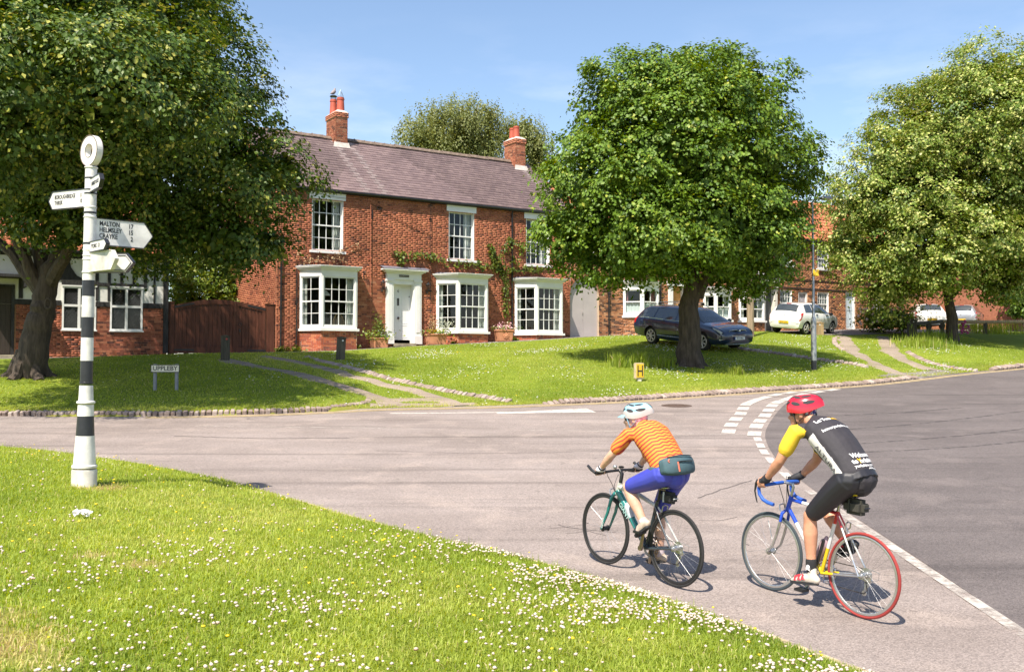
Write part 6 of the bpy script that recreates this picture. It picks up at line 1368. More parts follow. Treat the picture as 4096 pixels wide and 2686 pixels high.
# ring finial facing left of the camera
an = MB(); ro, ri, th = 36.5 * kp, 15 * kp, .035; n_ = 40; ca = Matrix.Translation((0, 0, zz(352))) @ Matrix.Rotation(R(-37), 4, 'Z')
for (y_, sg) in ((-th, 1), (th, -1)):
 pass
vs = []; fs = []
for k in range(n_):
 a = 2 * math.pi * k / n_; c_, s_ = math.cos(a), math.sin(a)
 for (r_, y_) in ((ro, -th), (ro, th), (ri, th), (ri, -th)): vs.append(ca @ Vector((r_ * c_, y_, r_ * s_)))
for k in range(n_):
 p, q = 4 * k, 4 * ((k + 1) % n_)
 for j in range(4): fs.append((p + j, p + (j + 1) % 4, q + (j + 1) % 4, q + j))
an.add(vs, fs); ao = an.build('ring_finial', POSTW, FP)
tr = MB(); tr.smooth = True
for y_ in (-th - .001, th + .001):
 tr.tube([ca @ Vector(((ro - .004) * math.cos(a), y_, (ro - .004) * math.sin(a))) for a in np.linspace(0, 2 * math.pi, 41)[:-1]], .005, 5, closed=True); tr.tube([ca @ Vector(((ri + .003) * math.cos(a), y_, (ri + .003) * math.sin(a))) for a in np.linspace(0, 2 * math.pi, 31)[:-1]], .004, 5, closed=True)
tr.build('ring_edge', pbr('edge_rust', (.16, .11, .08), rough=.7, var=.4, scale=12), ao)
def arm(dx, dy, Dtop, Dbot, lines, label, size, point=.10, blank=False, border=False, start=.06, cx=1.0):
 """pointed arm leaving the post in plan direction (dx,dy)"""
 L_ = math.hypot(dx, dy); a = math.atan2(dy, dx); zt, z0 = zz(Dtop), zz(Dbot); h = zt - z0; zc = (zt + z0) / 2; t_ = .017
 M = Matrix.Translation((0, 0, zc)) @ Matrix.Rotation(a, 4, 'Z')
 loop = [(start, -h / 2), (L_ - point, -h / 2), (L_, 0), (L_ - point, h / 2), (start, h / 2)]
 m_ = MB(); m_.prism(loop, 'y', -t_, t_, M); o = m_.build('arm', GRIMY if blank else POSTW, FP); o['label'] = label
 e = MB()
 for (p, q) in zip(loop[:-1], loop[1:]):
  d = Vector((q[0] - p[0], 0, q[1] - p[1])); n_ = Vector((d.z, 0, -d.x)).normalized() * .009; P_, Q_ = Vector((p[0], 0, p[1])), Vector((q[0], 0, q[1]))
  cs = [P_, Q_, Q_ + n_, P_ + n_]; vs_ = [M @ (c + Vector((0, -t_ - .006, 0))) for c in cs] + [M @ (c + Vector((0, t_ + .006, 0))) for c in cs]
  e.add(vs_, [(0, 1, 2, 3), (7, 6, 5, 4), (0, 4, 5, 1), (1, 5, 6, 2), (2, 6, 7, 3), (3, 7, 4, 0)])
 e.build('arm_edge', GRIMY if blank else POSTB, o)
 if border:
  e = MB(); i1 = [(start + .03, -h / 2 + .02), (L_ - point - .005, -h / 2 + .02), (L_ - .025, 0), (L_ - point - .005, h / 2 - .02), (start + .03, h / 2 - .02)]
  for s_ in (-1, 1): e.tube([M @ Vector((x, s_ * (t_ + .001), z)) for x, z in i1], .009, 4, closed=False)
  e.build('arm_border', GREYP, o)
 # lettering on the face turned to the camera
 side = -1 if (Vector((-math.sin(a), math.cos(a))).dot(Vector((-b.x, -b.y))) < 0) else 1
 for (txt, fx, fz, al) in lines:
  flip = (dx < 0)
  T = M @ Matrix.Translation((fx * L_, side * (t_ + .0012), fz * h))
  Rm = Matrix(((1, 0, 0, 0), (0, 0, -1, 0), (0, 1, 0, 0), (0, 0, 0, 1))) if side < 0 else Matrix(((-1, 0, 0, 0), (0, 0, 1, 0), (0, 1, 0, 0), (0, 0, 0, 1)))
  text('lettering', txt, size, INK, o, T @ Rm, extrude=.0012, align=al, bold=.0012, sx=cx)
 return o
arm(.30, -.42, 420, 449, [('MARKET PLACE', .53, .02, 'CENTER')], 'short upper arm reading MARKET PLACE', .058, point=.06, cx=.8)
arm(-.59, .30, 441, 481, [('BOROUGHBRIDGE', .86, .17, 'LEFT'), ('11', .17, .17, 'RIGHT'), ('THIRSK', .86, -.17, 'LEFT'), ('10', .17, -.17, 'RIGHT')], 'left-pointing arm reading BOROUGHBRIDGE 11, THIRSK 10', .066, point=.06, cx=.62)
arm(.53, .46, 509, 569, [('MALTON', .14, .32, 'LEFT'), ('17', .68, .30, 'RIGHT'), ('HELMSLEY', .14, .08, 'LEFT'), ('15', .68, .06, 'RIGHT'), ('CRAYKE', .14, -.16, 'LEFT'), ('2', .68, -.20, 'RIGHT')], 'large arm reading MALTON 17, HELMSLEY 15, CRAYKE 2', .074, point=.10, cx=.74)
arm(.36, -.38, 567, 589, [('YORK 13', .42, 0, 'CENTER')], 'short lower arm reading YORK 13', .062, point=.06)
arm(.55, -.12, 594, 636, [], 'grey-bordered arm behind the blank one', .06, point=.09, border=True)
bl = arm(.48, -.43, 593, 634, [], 'blank weathered back of the lowest arm', .06, point=.09, blank=True)
# ------------------------------------------------------------------ street name sign
q1 = at(622, 1558); q2 = at(702, 1562); k_ = q1.y / 995.6 / (2380 / 1024)
ang = math.atan2(q2.y - q1.y, q2.x - q1.x); SG = empty('street_sign', (q1 + q2) / 2, 0.0, 'low street nameplate reading UPPLEBY on two grey posts in the shade', 'street sign')
zt = (905 - 862) * k_; w_ = 64 * k_; h_ = 15 * k_
for x in (-.78 * w_ / 2, .78 * w_ / 2):
 m_ = MB(); m_.smooth = True; m_.tube([(x, .02, -.1), (x, .02, zt + h_ + .03)], .045, 12); m_.build('post', GREYP, SG)
m_ = MB(); m_.box(-w_ / 2, w_ / 2, -.045, -.025, zt, zt + h_); pl_ = m_.build('plate', pbr('cream_enamel', (.72, .66, .52), rough=.4, var=.06), SG)
m_ = MB()
for (a, c, d, e) in ((-w_ / 2 - .012, w_ / 2 + .012, zt - .014, zt), (-w_ / 2 - .012, w_ / 2 + .012, zt + h_, zt + h_ + .014), (-w_ / 2 - .012, -w_ / 2, zt, zt + h_), (w_ / 2, w_ / 2 + .012, zt, zt + h_)): m_.box(a, c, -.052, -.02, d, e)
m_.build('plate_frame', POSTB, SG)
text('lettering', 'UPPLEBY', h_ * .98, INK, pl_, Matrix.Translation((0, -.0465, zt + h_ / 2)) @ FRONT, bold=.002, sx=1.0)
# ------------------------------------------------------------------ hydrant marker
q = at(2556, 1524); k_ = q.y / 995.6 / (2380 / 1024); HY = empty('hydrant_marker', q, R(22), 'small yellow hydrant marker post with black H on the green', 'hydrant marker')
CONC = pbr('cream_concrete', (.52, .42, .26), rough=.9, var=.2, scale=8, bump=.3)
m_ = MB(); m_.bevbox(-.145, .145, -.06, .06, .06, .52, .02); m_.build('marker_block', CONC, HY); m_ = MB(); m_.bevbox(-.06, .06, -.05, .05, -.15, .07, .01); m_.build('marker_foot', GRIMY, HY)
m_ = MB(); m_.box(-.115, .115, -.07, -.061, .11, .49); yp = m_.build('marker_plate', pbr('yellow_plate', (.70, .44, .02), rough=.4, var=.08), HY)
m_ = MB()
for (a, c, d, e) in ((-.085, -.055, .15, .45), (.055, .085, .15, .45), (-.055, .055, .27, .31)): m_.box(a, c, -.075, -.0702, d, e)
m_.build('lettering', INK, yp)
# ------------------------------------------------------------------ bollards
OLDWOOD = pbr('weathered_wood', (.085, .075, .058), rough=.9, var=.4, scale=4, bump=.7, bscale=8, stretch=(4, 4, .5)); NEWWOOD = pbr('pale_wood', (.36, .25, .13), rough=.85, var=.3, scale=4, bump=.5, bscale=8, stretch=(4, 4, .5))
def bollard(U, V0, V1, w_, mat, spot, label, cat='bollard', lean=0, spotmat=None):
 p = at(U, V1); k_ = p.y / 995.6 / 4; h = (V1 - V0) * k_; r_ = w_ * k_ / 2
 o = empty('bollard', p, 0, label, cat); o.rotation_euler = (0, lean, R(12)); m_ = MB(); m_.bevbox(-r_, r_, -r_, r_, -.15, h - .05, .012); m_.build('post', mat, o)
 m_ = MB(); m_.bevbox(-r_ * 1.12, r_ * 1.12, -r_ * 1.12, r_ * 1.12, h - .05, h - .012, .01); m_.prism([(-r_, h - .013), (r_, h - .013), (0, h + .02)], 'y', -r_, r_); m_.build('cap', mat, o)
 m_ = MB(); m_.smooth = True; m_.lathe([(.032, 0), (.03, .01)], 14, (0, 0, 0), Matrix.Translation((spot * r_, -r_ - .001, h - .12)) @ Matrix.Rotation(math.pi / 2, 4, 'X')); m_.build('reflector', spotmat, o)
 return o
REDR = pbr('red_reflector', (.45, .02, .02), rough=.3); WHR = pbr('white_reflector', (.7, .7, .7), rough=.3)
bollard(901, 1340, 1440, 34, OLDWOOD, .35, 'dark wooden bollard with red reflector in front of the gate', spotmat=REDR)
bollard(1361, 1346, 1437, 35, OLDWOOD, .3, 'dark leaning wooden bollard with white reflector before the first bay', lean=R(3), spotmat=WHR)
bollard(3278, 1288, 1337, 25, NEWWOOD, -.4, 'pale wooden bollard beside the white hatchback', spotmat=WHR)
bollard(3648, 1276, 1345, 28, OLDWOOD, -.1, 'grey wooden post at the end of the rail fence', cat='post', spotmat=WHR)
# ------------------------------------------------------------------ lamp column and telegraph pole
GALV = pbr('galvanised_steel', (.34, .35, .36), rough=.45, var=.2, scale=9, metal=.6)
p = at(3256, 1478); k_ = p.y / 995.6 / 4; LP = empty('lamp_post', p, 0, 'tall grey steel lamp post with small yellow plate at the edge of the green', 'lamp post')
m_ = MB(); m_.smooth = True; m_.lathe([(.088, -.1), (.088, .30)], 16); m_.build('base_band', POSTB, LP)
m_ = MB(); m_.smooth = True; m_.lathe([(.088, .30), (.086, 1.55), (.082, 1.62), (.045, 1.72), (.036, 4.0), (.032, 5.3)], 16); m_.build('column', GALV, LP)
m_ = MB(); m_.smooth = True; m_.tube([(0, 0, 5.28), (0, 0, 5.4), (.06, -.03, 5.5), (.2, -.1, 5.52)], .03, 8); lh = m_.build('bracket_arm', GALV, LP)
m_ = MB(); m_.smooth = True; m_.ball((.38, -.18, 5.50), (.22, .14, .07), 14, 8, None); m_.build('lamp_head', GALV, LP)
m_ = MB(); m_.box(-.02, .17, -.055, -.045, 3.02, 3.22); pz = m_.build('warning_plate', MATS['yellow_plate'], LP); m_ = MB(); m_.box(.06, .085, -.058, -.0552, 3.15, 3.19); m_.build('plate_spot', WHR, pz)
m_ = MB(); m_.box(-.02, .02, -.0935, -.083, .95, 1.4); m_.build('inspection_door', GALV, LP)
p = at(3002, 1345); TP = empty('telegraph_pole', p, 0, 'weathered brown telegraph pole beside the terrace door', 'pole')
m_ = MB(); m_.smooth = True; m_.lathe([(.17, -.2), (.165, 1.5), (.14, 5), (.12, 8.2), (.03, 8.3)], 14); m_.build('pole', pbr('pole_wood', (.27, .20, .135), rough=.9, var=.3, scale=5, bump=.5, stretch=(3, 3, .3)), TP)
m_ = MB(); m_.box(-.6, .6, -.17, -.10, 7.4, 7.5); m_.build('crossarm', OLDWOOD, TP)
m_ = MB(); m_.box(.02, .08, -.175, -.165, 3.2, 3.45); m_.build('number_plate', MATS['yellow_plate'], TP)
# ------------------------------------------------------------------ rail fence at the right
A = at(3660, 1345); pts = [A] + [dpt(u, v, y) for u, v, y in ((2190, 742, A.y + 2.4), (2290, 747, A.y + 4.5), (2400, 745, A.y + 6.5))]
FN = empty('rail_fence', A, 0, 'low weathered timber rail fence running behind the right-hand tree', 'fence')
for i, (p, q) in enumerate(zip(pts[:-1], pts[1:])):
 h = .62
 p2 = Vector((p.x, p.y, gz(p.x, p.y) + h)); q2 = Vector((q.x, q.y, gz(q.x, q.y) + h)); m_ = MB(); m_.tube([p2 - A, q2 - A], .07, 6, sq=(1.3, .8)); m_.build('rail', NEWWOOD if i else OLDWOOD, FN)
for p in pts[1:]:
 g_ = gz(p.x, p.y); m_ = MB(); m_.bevbox(p.x - A.x - .08, p.x - A.x + .08, p.y - A.y - .08, p.y - A.y + .08, g_ - A.z - .2, g_ - A.z + .60, .01); m_.build('fence_post', OLDWOOD, FN)
m0 = (pts[0] + pts[1]) / 2; g_ = gz(m0.x, m0.y); m_ = MB(); m_.bevbox(m0.x - A.x - .1, m0.x - A.x + .1, m0.y - A.y - .08, m0.y - A.y + .08, g_ - A.z - .2, g_ - A.z + .62, .01); m_.build('fence_post', OLDWOOD, FN)
# ------------------------------------------------------------------ planters by the door
TERRA = pbr('terracotta', (.50, .22, .12), rough=.85, var=.14, scale=5, bump=.15)
COMPOST = pbr('compost', (.04, .03, .02), rough=.95)
def planter(U, V, wS, hS, label, seed, kind, rosette=False):
 p = fac(U, V, .95); p.z = gz(p.x, p.y); k_ = p.y / 995.6 / 4; w_, h = wS * k_, hS * k_
 o = empty('terracotta_planter', p, HA + R(-12), label, 'planter'); m_ = MB(); t_ = w_ / 2; bt = t_ * .9
 def frus(a, c, z0, z1): m_.add([(-a, -a, z0), (a, -a, z0), (a, a, z0), (-a, a, z0), (-c, -c, z1), (c, -c, z1), (c, c, z1), (-c, c, z1)], [(0, 3, 2, 1), (4, 5, 6, 7), (0, 1, 5, 4), (1, 2, 6, 5), (2, 3, 7, 6), (3, 0, 4, 7)])
 for sx in (-1, 1):
  for sy in (-1, 1): m_.box(sx * bt * .7 - .05, sx * bt * .7 + .05, sy * bt * .7 - .05, sy * bt * .7 + .05, -.03, .031)
 frus(bt * .96, t_ * .95, .03, h * .86); frus(t_, t_ * 1.04, h * .861, h * .95); frus(t_ * 1.04, t_ * .98, h * .951, h); m_.build('pot', TERRA, o)
 m_ = MB(); m_.box(-t_ * .85, t_ * .85, -t_ * .85, t_ * .85, h, h + .012); m_.build('soil', COMPOST, o)
 if rosette:
  m_ = MB(); m_.smooth = True; m_.ball((0, -t_ * .93, h * .48), (.09, .03, .09));
  for k in range(8): a = k * math.pi / 4; m_.ball((.1 * math.cos(a), -t_ * .93, h * .48 + .1 * math.sin(a)), (.035, .02, .035), 8, 5)
  m_.build('rosette', TERRA, o)
 rg = np.random.default_rng(seed)
 def cloud(nm, n_, c, r, sz, mat, lv=(.1, 1), lob=False):
  C = np.array(c) + rg.normal(0, .5, (n_, 3)) * np.array(r); V, F_, fp = leaves(C, sz * rg.uniform(.6, 1.3, n_), rg, lob, normal=rg.normal(0, .6, (n_, 3)) + np.array([0, -.4, 1]), tipdir=rg.normal(0, 1, (n_, 3))); me_ = raw_mesh(nm, V, F_); fattr(me_, 'lv', np.repeat(rg.uniform(*lv, n_), fp)); tag(link(nm, me_, mat, o), kind='stuff')
 if kind == 0:
  cloud('conifer', 420, (0, .05, h + .42), (.24, .22, .52), .07, LM_VINE); cloud('trailing_foliage', 240, (-.1, -.1, h + .10), (.62, .5, .22), .10, LM_HEDGE); cloud('pale_flowers', 60, (.2, -.15, h + .12), (.3, .3, .15), .06, LM_PALE)
 if kind == 1:
  cloud('brown_conifer', 260, (-.1, .05, h + .35), (.16, .16, .42), .06, LM_DEAD); cloud('foliage', 220, (0, -.1, h + .08), (.65, .5, .16), .09, LM_HEDGE); cloud('pale_grass', 200, (.38, 0, h + .28), (.36, .3, .35), .07, LM_PALE); cloud('yellow_pansies', 40, (-.12, -.25, h + .10), (.35, .2, .1), .07, LM_GOLD)
 if kind == 2:
  cloud('foliage', 120, (0, 0, h + .06), (.55, .5, .12), .08, LM_HEDGE); cloud('pink_flowers', 130, (0, -.05, h + .13), (.5, .45, .16), .075, LM_PINK)
LM_PALE = leaf_mat('leaf_pale', [(0, (.20, .24, .14)), (1, (.55, .56, .46))], trans=.2); LM_GOLD = leaf_mat('petal_gold', [(0, (.55, .30, .01)), (1, (.75, .55, .02))], trans=.2); LM_PINK = leaf_mat('petal_pink', [(0, (.50, .15, .24)), (.6, (.70, .45, .48)), (1, (.75, .70, .40))], trans=.2)
planter(1517, 1390, 64, 42, 'terracotta planter with small green conifer left of the white door', 1, 0)
planter(1744, 1379, 72, 44, 'terracotta planter with yellow pansies right of the white door', 2, 1)
planter(2015, 1369, 62, 48, 'terracotta planter with pink flowers and a rosette beside the last bay', 3, 2, rosette=True)
# litter on the near grass
p = at(330, 2075); LT = empty('paper_litter', p + Vector((0, 0, .03)), 0, 'crumpled white paper litter on the near grass', 'litter'); rg = random.Random(3)
for k in range(4):
 bm = bmesh.new(); bmesh.ops.create_icosphere(bm, subdivisions=2, radius=.032)
 for v in bm.verts: v.co = Vector((v.co.x * 1.1, v.co.y, v.co.z * .8)) * (1 + rg.uniform(-.45, .35)) + Vector(((k - 1.5) * .034, rg.uniform(-.02, .02), .02 + rg.uniform(0, .02))) * (1 if v.index else 1)
 me_ = bpy.data.meshes.new('paper_fold'); bm.to_mesh(me_); bm.free(); link('paper_fold', me_, pbr('white_paper', (.75, .72, .70), rough=.8), LT)
# pigeon on the cowl
cp = H6.matrix_basis @ (Vector((X6(-1.42), RY + .22, Z6(12.36) + .64 + .17)) * KS)
PG = empty('pigeon', cp, HA + R(30), 'grey wood pigeon perched on the left chimney cowl', 'bird'); PGM = pbr('pigeon_grey', (.26, .22, .22), rough=.8, var=.2)
m_ = MB(); m_.smooth = True; m_.tube([(-.22, 0, .02), (-.12, 0, .06), (-.02, 0, .12), (.06, 0, .19), (.075, 0, .25), (.085, 0, .30), (.10, 0, .335)], [.012, .05, .085, .075, .045, .04, .02], 10); m_.build('body', PGM, PG)
m_ = MB(); m_.tube([(.115, 0, .315), (.15, 0, .305)], [.012, .003], 6); m_.build('beak', pbr('beak_buff', (.5, .35, .2)), PG)
m_ = MB()
for s_ in (-.03, .03): m_.tube([(0, s_, .06), (.0, s_, 0)], .006, 5)
m_.build('leg', pbr('leg_red', (.4, .1, .1)), PG)
# ------------------------------------------------------------------ cars
TYRE = pbr('tyre_rubber', (.022, .021, .021), rough=.85, var=.2, scale=20); ALLOY = pbr('alloy', (.62, .58, .55), rough=.35, metal=.35, var=.05)
CARGLASS = pbr('car_glass', (.06, .067, .07), rough=.04, var=.3, scale=1.5, spec=.8, coat=.5); TRIMB = pbr('black_trim', (.02, .02, .022), rough=.5); CHROME = pbr('chrome', (.75, .75, .75), rough=.2, metal=.55, var=.02)
DARKGL = pbr('dark_car_glass', (.045, .052, .052), rough=.04, var=.3, scale=1.5, spec=.8, coat=.5)
REDL = pbr('red_lens', (.45, .012, .015), rough=.15, coat=.5); CLEARL = pbr('clear_lens', (.65, .66, .68), rough=.12, coat=.6, var=.15, scale=20); UNDER = pbr('underbody', (.012, .012, .012), rough=.9)
INTERIOR = pbr('car_interior', (.05, .045, .04), rough=.9)
def smooth_interp(x, xs_, ys_):
 """monotone-ish cubic through stations"""
 xs_ = np.asarray(xs_); ys_ = np.asarray(ys_); m = np.gradient(ys_, xs_); i = np.clip(np.searchsorted(xs_, x) - 1, 0, len(xs_) - 2); h = xs_[i + 1] - xs_[i]; t = np.clip((x - xs_[i]) / h, 0, 1)
 return (2 * t ** 3 - 3 * t ** 2 + 1) * ys_[i] + (t ** 3 - 2 * t ** 2 + t) * h * m[i] * .7 + (-2 * t ** 3 + 3 * t ** 2) * ys_[i + 1] + (t ** 3 - t ** 2) * h * m[i + 1] * .7
class Car:
 def __init__(s, prof): s.p = np.array(prof); s.x0, s.x1 = s.p[0, 0], s.p[-1, 0]
 def ring(s, x):
  zl, zb, zt, wl, wb, wt = [float(smooth_interp(x, s.p[:, 0], s.p[:, k])) for k in range(1, 7)]
  return [(0, zl), (wl * .75, zl), (wl * .96, zl + .05), (wl, zl + .16), (wb * 1.01, zl + .46 * (zb - zl)), (wb * 1.005, zl + .7 * (zb - zl)), (wb * .985, zb - .035), (wb * .955, zb), (wt + (wb * .955 - wt) * .62, zb + (zt - zb) * .40), (wt + (wb * .955 - wt) * .22, zb + (zt - zb) * .76), (wt, zt - min(.06, (zt - zb) * .3)), (wt * .82, zt - min(.018, (zt - zb) * .1)), (wt * .45, zt), (0, zt + .004)]
 def surf(s, x, t, side=1, off=0.0):
  r = s.ring(x); i = min(int(t), len(r) - 2); f = t - i; y, z = r[i][0] + (r[i + 1][0] - r[i][0]) * f, r[i][1] + (r[i + 1][1] - r[i][1]) * f
  dy, dz = r[i + 1][0] - r[i][0], r[i + 1][1] - r[i][1]; l = math.hypot(dy, dz) + 1e-6
  return Vector((x, side * (y + dz / l * off), z - dy / l * off))
def car(name, loc, yaw, prof, paint, label, wb, r_w, axle_f, track, glassx, windows, extras, pitch=0.0, roll=0.0, spokes=7, group=None):
 root = empty(name, loc, 0, label, 'car', group); root.rotation_euler = Euler((roll, pitch, yaw), 'XYZ'); C = Car(prof); N = 60
 xs_ = np.concatenate([[C.x0], C.x0 + (C.x1 - C.x0) * (np.linspace(0, 1, N) ** 1.0), [C.x1]]); V = []; F_ = []; R0 = C.ring(0); n = len(R0); full = 2 * n - 2
 for i, x in enumerate(xs_):
  r = C.ring(x); sc = .0 if i in (0, len(xs_) - 1) else 1
  zc = (r[0][1] + r[-1][1]) / 2
  ringp = r + [(-y, z) for y, z in r[-2:0:-1]]
  for (y, z) in ringp: V.append((x, y * (1 if sc else .55), zc + (z - zc) * (1 if sc else .5)))
 for i in range(len(xs_) - 1):
  for k in range(full): F_.append((i * full + k, (i + 1) * full + k, (i + 1) * full + (k + 1) % full, i * full + (k + 1) % full))
 F_.append(tuple(range(full))); F_.append(tuple(range((len(xs_) - 1) * full, len(xs_) * full))[::-1])
 me_ = bpy.data.meshes.new('body'); me_.from_pydata(V, [], F_); me_.update(); bm = bmesh.new(); bm.from_mesh(me_); bmesh.ops.recalc_face_normals(bm, faces=bm.faces[:]); bm.to_mesh(me_); bm.free()
 tmp = bpy.data.objects.new('tmp', me_); COL.objects.link(tmp); cut = MB()
 ax = [(axle_f, 1), (axle_f, -1), (axle_f - wb, 1), (axle_f - wb, -1)]
 for (x, sd_) in ax: cut.tube([(x, sd_ * (track / 2 - .24), r_w + .01), (x, sd_ * (track / 2 + .3), r_w + .01)], r_w * 1.14, 28)
 cme = cut.mesh('cut'); bm = bmesh.new(); bm.from_mesh(cme); bmesh.ops.recalc_face_normals(bm, faces=bm.faces[:]); bm.to_mesh(cme); bm.free()
 co_ = bpy.data.objects.new('cut', cme); COL.objects.link(co_); bo = tmp.modifiers.new('b', 'BOOLEAN'); bo.operation = 'DIFFERENCE'; bo.object = co_; bo.solver = 'EXACT'
 dg = bpy.context.evaluated_depsgraph_get(); dg.update(); bme = bpy.data.meshes.new_from_object(tmp.evaluated_get(dg)); bpy.data.objects.remove(tmp); bpy.data.objects.remove(co_)
 bme.name = 'body'; bme.materials.clear(); bme.materials.append(paint); bme.materials.append(UNDER); bme.materials.append(CARGLASS)
 for p in bme.polygons:
  p.use_smooth = True; c = p.center
  if abs(c.y) < track / 2 + .02 and any(math.hypot(c.x - x, c.z - r_w - .01) < r_w * 1.15 for x, _ in ax) and abs(p.normal.y) < .99 and c.z < r_w * 2.2 and (abs(c.y) < track / 2 - .02): p.material_index = 1
  if c.z < .24: p.material_index = 1
 try: bme.set_sharp_from_angle(angle=R(38))
 except Exception: pass
 body = link('body', bme, None, root)
 for (nm, x0, x1, t0, t1, mat, off, cut_) in windows:
  for sd_ in (1, -1):
   m_ = MB(); m_.smooth = True; nx_, nt_ = 10, 6; vs = []
   for i in range(nx_ + 1):
    for j in range(nt_ + 1):
     f, g = i / nx_, j / nt_; xa = x0 + (x1 - x0) * f
     xa += cut_[0] * (1 - f) * g + cut_[1] * f * g; tt = t0 + (t1 - t0) * g
     vs.append(C.surf(xa, tt, sd_, off))
   fs = [(i * (nt_ + 1) + j, (i + 1) * (nt_ + 1) + j, (i + 1) * (nt_ + 1) + j + 1, i * (nt_ + 1) + j + 1) for i in range(nx_) for j in range(nt_)]
   m_.add(vs, fs if sd_ < 0 else [f[::-1] for f in fs]); m_.build(nm, mat, root)
 for (nm, x0, x1, t0, mat, off) in glassx:
  m_ = MB(); m_.smooth = True; vs = []; nx_ = 8; ts = [t0 + (13 - t0) * q for q in np.linspace(0, 1, 7)]; row = [(t, 1) for t in ts] + [(t, -1) for t in ts[-2::-1]]
  for i in range(nx_ + 1):
   x = x0 + (x1 - x0) * i / nx_
   for (t, sd_) in row: p_ = C.surf(x, t, sd_, off); vs.append(p_ + Vector((0, 0, .004)))
  w_ = len(row); m_.add(vs, [(i * w_ + j, i * w_ + j + 1, (i + 1) * w_ + j + 1, (i + 1) * w_ + j) for i in range(nx_) for j in range(w_ - 1)]); m_.build(nm, mat, root)
 # wheels
 wt_ = MB(); wt_.smooth = True; prof_t = [(r_w * .70, -.095), (r_w * .93, -.10), (r_w, -.075), (r_w, .075), (r_w * .93, .10), (r_w * .70, .095)]; wt_.lathe(prof_t, 32, (0, 0, 0), Matrix.Rotation(math.pi / 2, 4, 'X')); tme = wt_.mesh('tyre'); tme.materials.append(TYRE)
 rm_ = MB(); rm_.smooth = True; rm_.tube([(r_w * .69 * math.cos(a), 0.0, r_w * .69 * math.sin(a)) for a in np.linspace(0, 2 * math.pi, 29)[:-1]], .02, 6, closed=True); rm_.smooth = False
 for k in range(spokes):
  for dlt in (-.07, .07):
   a = 2 * math.pi * k / spokes; rm_.tube([(.04 * math.cos(a), -.02, .04 * math.sin(a)), (r_w * .67 * math.cos(a + dlt), -.01, r_w * .67 * math.sin(a + dlt))], [.022, .016], 5)
 rm_.lathe([(.055, -.03), (.05, .0)], 12, (0, 0, 0), Matrix.Rotation(math.pi / 2, 4, 'X') @ Matrix.Translation((0, 0, .02))); rme_ = rm_.mesh('rim'); rme_.materials.append(ALLOY)
 bk_ = MB(); bk_.lathe([(r_w * .66, -.01), (r_w * .66, .01)], 20, (0, 0, 0), Matrix.Rotation(math.pi / 2, 4, 'X')); bkm = bk_.mesh('brake_disc'); bkm.materials.append(UNDER)
 for (x, sd_) in ax:
  wo_ = bpy.data.objects.new('wheel', tme); COL.objects.link(wo_); wo_.parent = root; wo_.location = (x, sd_ * (track / 2 - .07), r_w); wo_.rotation_euler = (0, random.uniform(0, 1), 0 if sd_ < 0 else math.pi)
  for nm, m2, yy in (('rim', rme_, -.105), ('brake_disc', bkm, -.087)): o = bpy.data.objects.new(nm, m2); COL.objects.link(o); o.parent = wo_; o.location = (0, yy, 0)
 m_ = MB(); m_.box(C.x0 + .5, C.x1 - .7, -.7, .7, .3, .62)
 extras(root, C)
 return root
def plate(root, x, z, txt, mat, front=True, w_=.52, tilt=0.0):
 m_ = MB(); d = 1 if front else -1; m_.bevbox(-.006, .006, -w_ / 2, w_ / 2, -.055, .055, .004); o = m_.build('number_plate', mat, root); o.location = (x, 0, z); o.rotation_euler = (0, tilt, 0)
 T = Matrix.Translation((d * .0075, 0, 0)) @ (Matrix(((0, 0, 1, 0), (1, 0, 0, 0), (0, 1, 0, 0), (0, 0, 0, 1))) if front else Matrix(((0, 0, -1, 0), (-1, 0, 0, 0), (0, 1, 0, 0), (0, 0, 0, 1))))
 if txt: text('lettering', txt, .093, INK, o, T, extrude=.0008, bold=.001, sx=.85)
def mirrors(root, x, z, y, mat):
 for sd_ in (1, -1): m_ = MB(); m_.smooth = True; m_.ball((x, sd_ * (y + .10), z), (.07, .10, .075), 10, 8); m_.tube([(x + .03, sd_ * (y - .03), z - .04), (x, sd_ * (y + .06), z - .03)], .02, 6); m_.build('door_mirror', mat, root)
def line3(root, C, nm, x0, x1, t0, t1, mat, r_=.006, off=.004, n_=12):
 for sd_ in (1, -1): m_ = MB(); m_.smooth = True; m_.tube([C.surf(x0 + (x1 - x0) * k / n_, t0 + (t1 - t0) * k / n_, sd_, off) for k in range(n_ + 1)], r_, 5); m_.build(nm, mat, root)
def patch(root, C, nm, pts, side, mat, off=.006, up=4):
 """panel on the body surface from (x,t) corners of a quad"""
 a, b_, c, d = pts; m_ = MB(); m_.smooth = True; vs = []
 for i in range(up + 1):
  for j in range(up + 1):
   f, g = i / up, j / up; x = (a[0] * (1 - f) + b_[0] * f) * (1 - g) + (d[0] * (1 - f) + c[0] * f) * g; t = (a[1] * (1 - f) + b_[1] * f) * (1 - g) + (d[1] * (1 - f) + c[1] * f) * g; vs.append(C.surf(x, t, side, off))
 fs = [(i * (up + 1) + j, (i + 1) * (up + 1) + j, (i + 1) * (up + 1) + j + 1, i * (up + 1) + j + 1) for i in range(up) for j in range(up)]
 m_.add(vs, fs if side < 0 else [f[::-1] for f in fs]); return m_.build(nm, mat, root)
def carpaint(name, col, flake=.0): return pbr(name, col, rough=.28, var=.03, scale=2, metal=flake, coat=1.0, spec=.5)
NAVY = carpaint('navy_car_paint', (.006, .017, .058), .1); CWHITE = carpaint('white_car_paint', (.78, .77, .73)); CSILV = carpaint('silver_car_paint', (.42, .44, .48), .5)
WPL = pbr('white_plate', (.75, .75, .73), rough=.4); YPL = pbr('amber_plate', (.75, .48, .02), rough=.4)
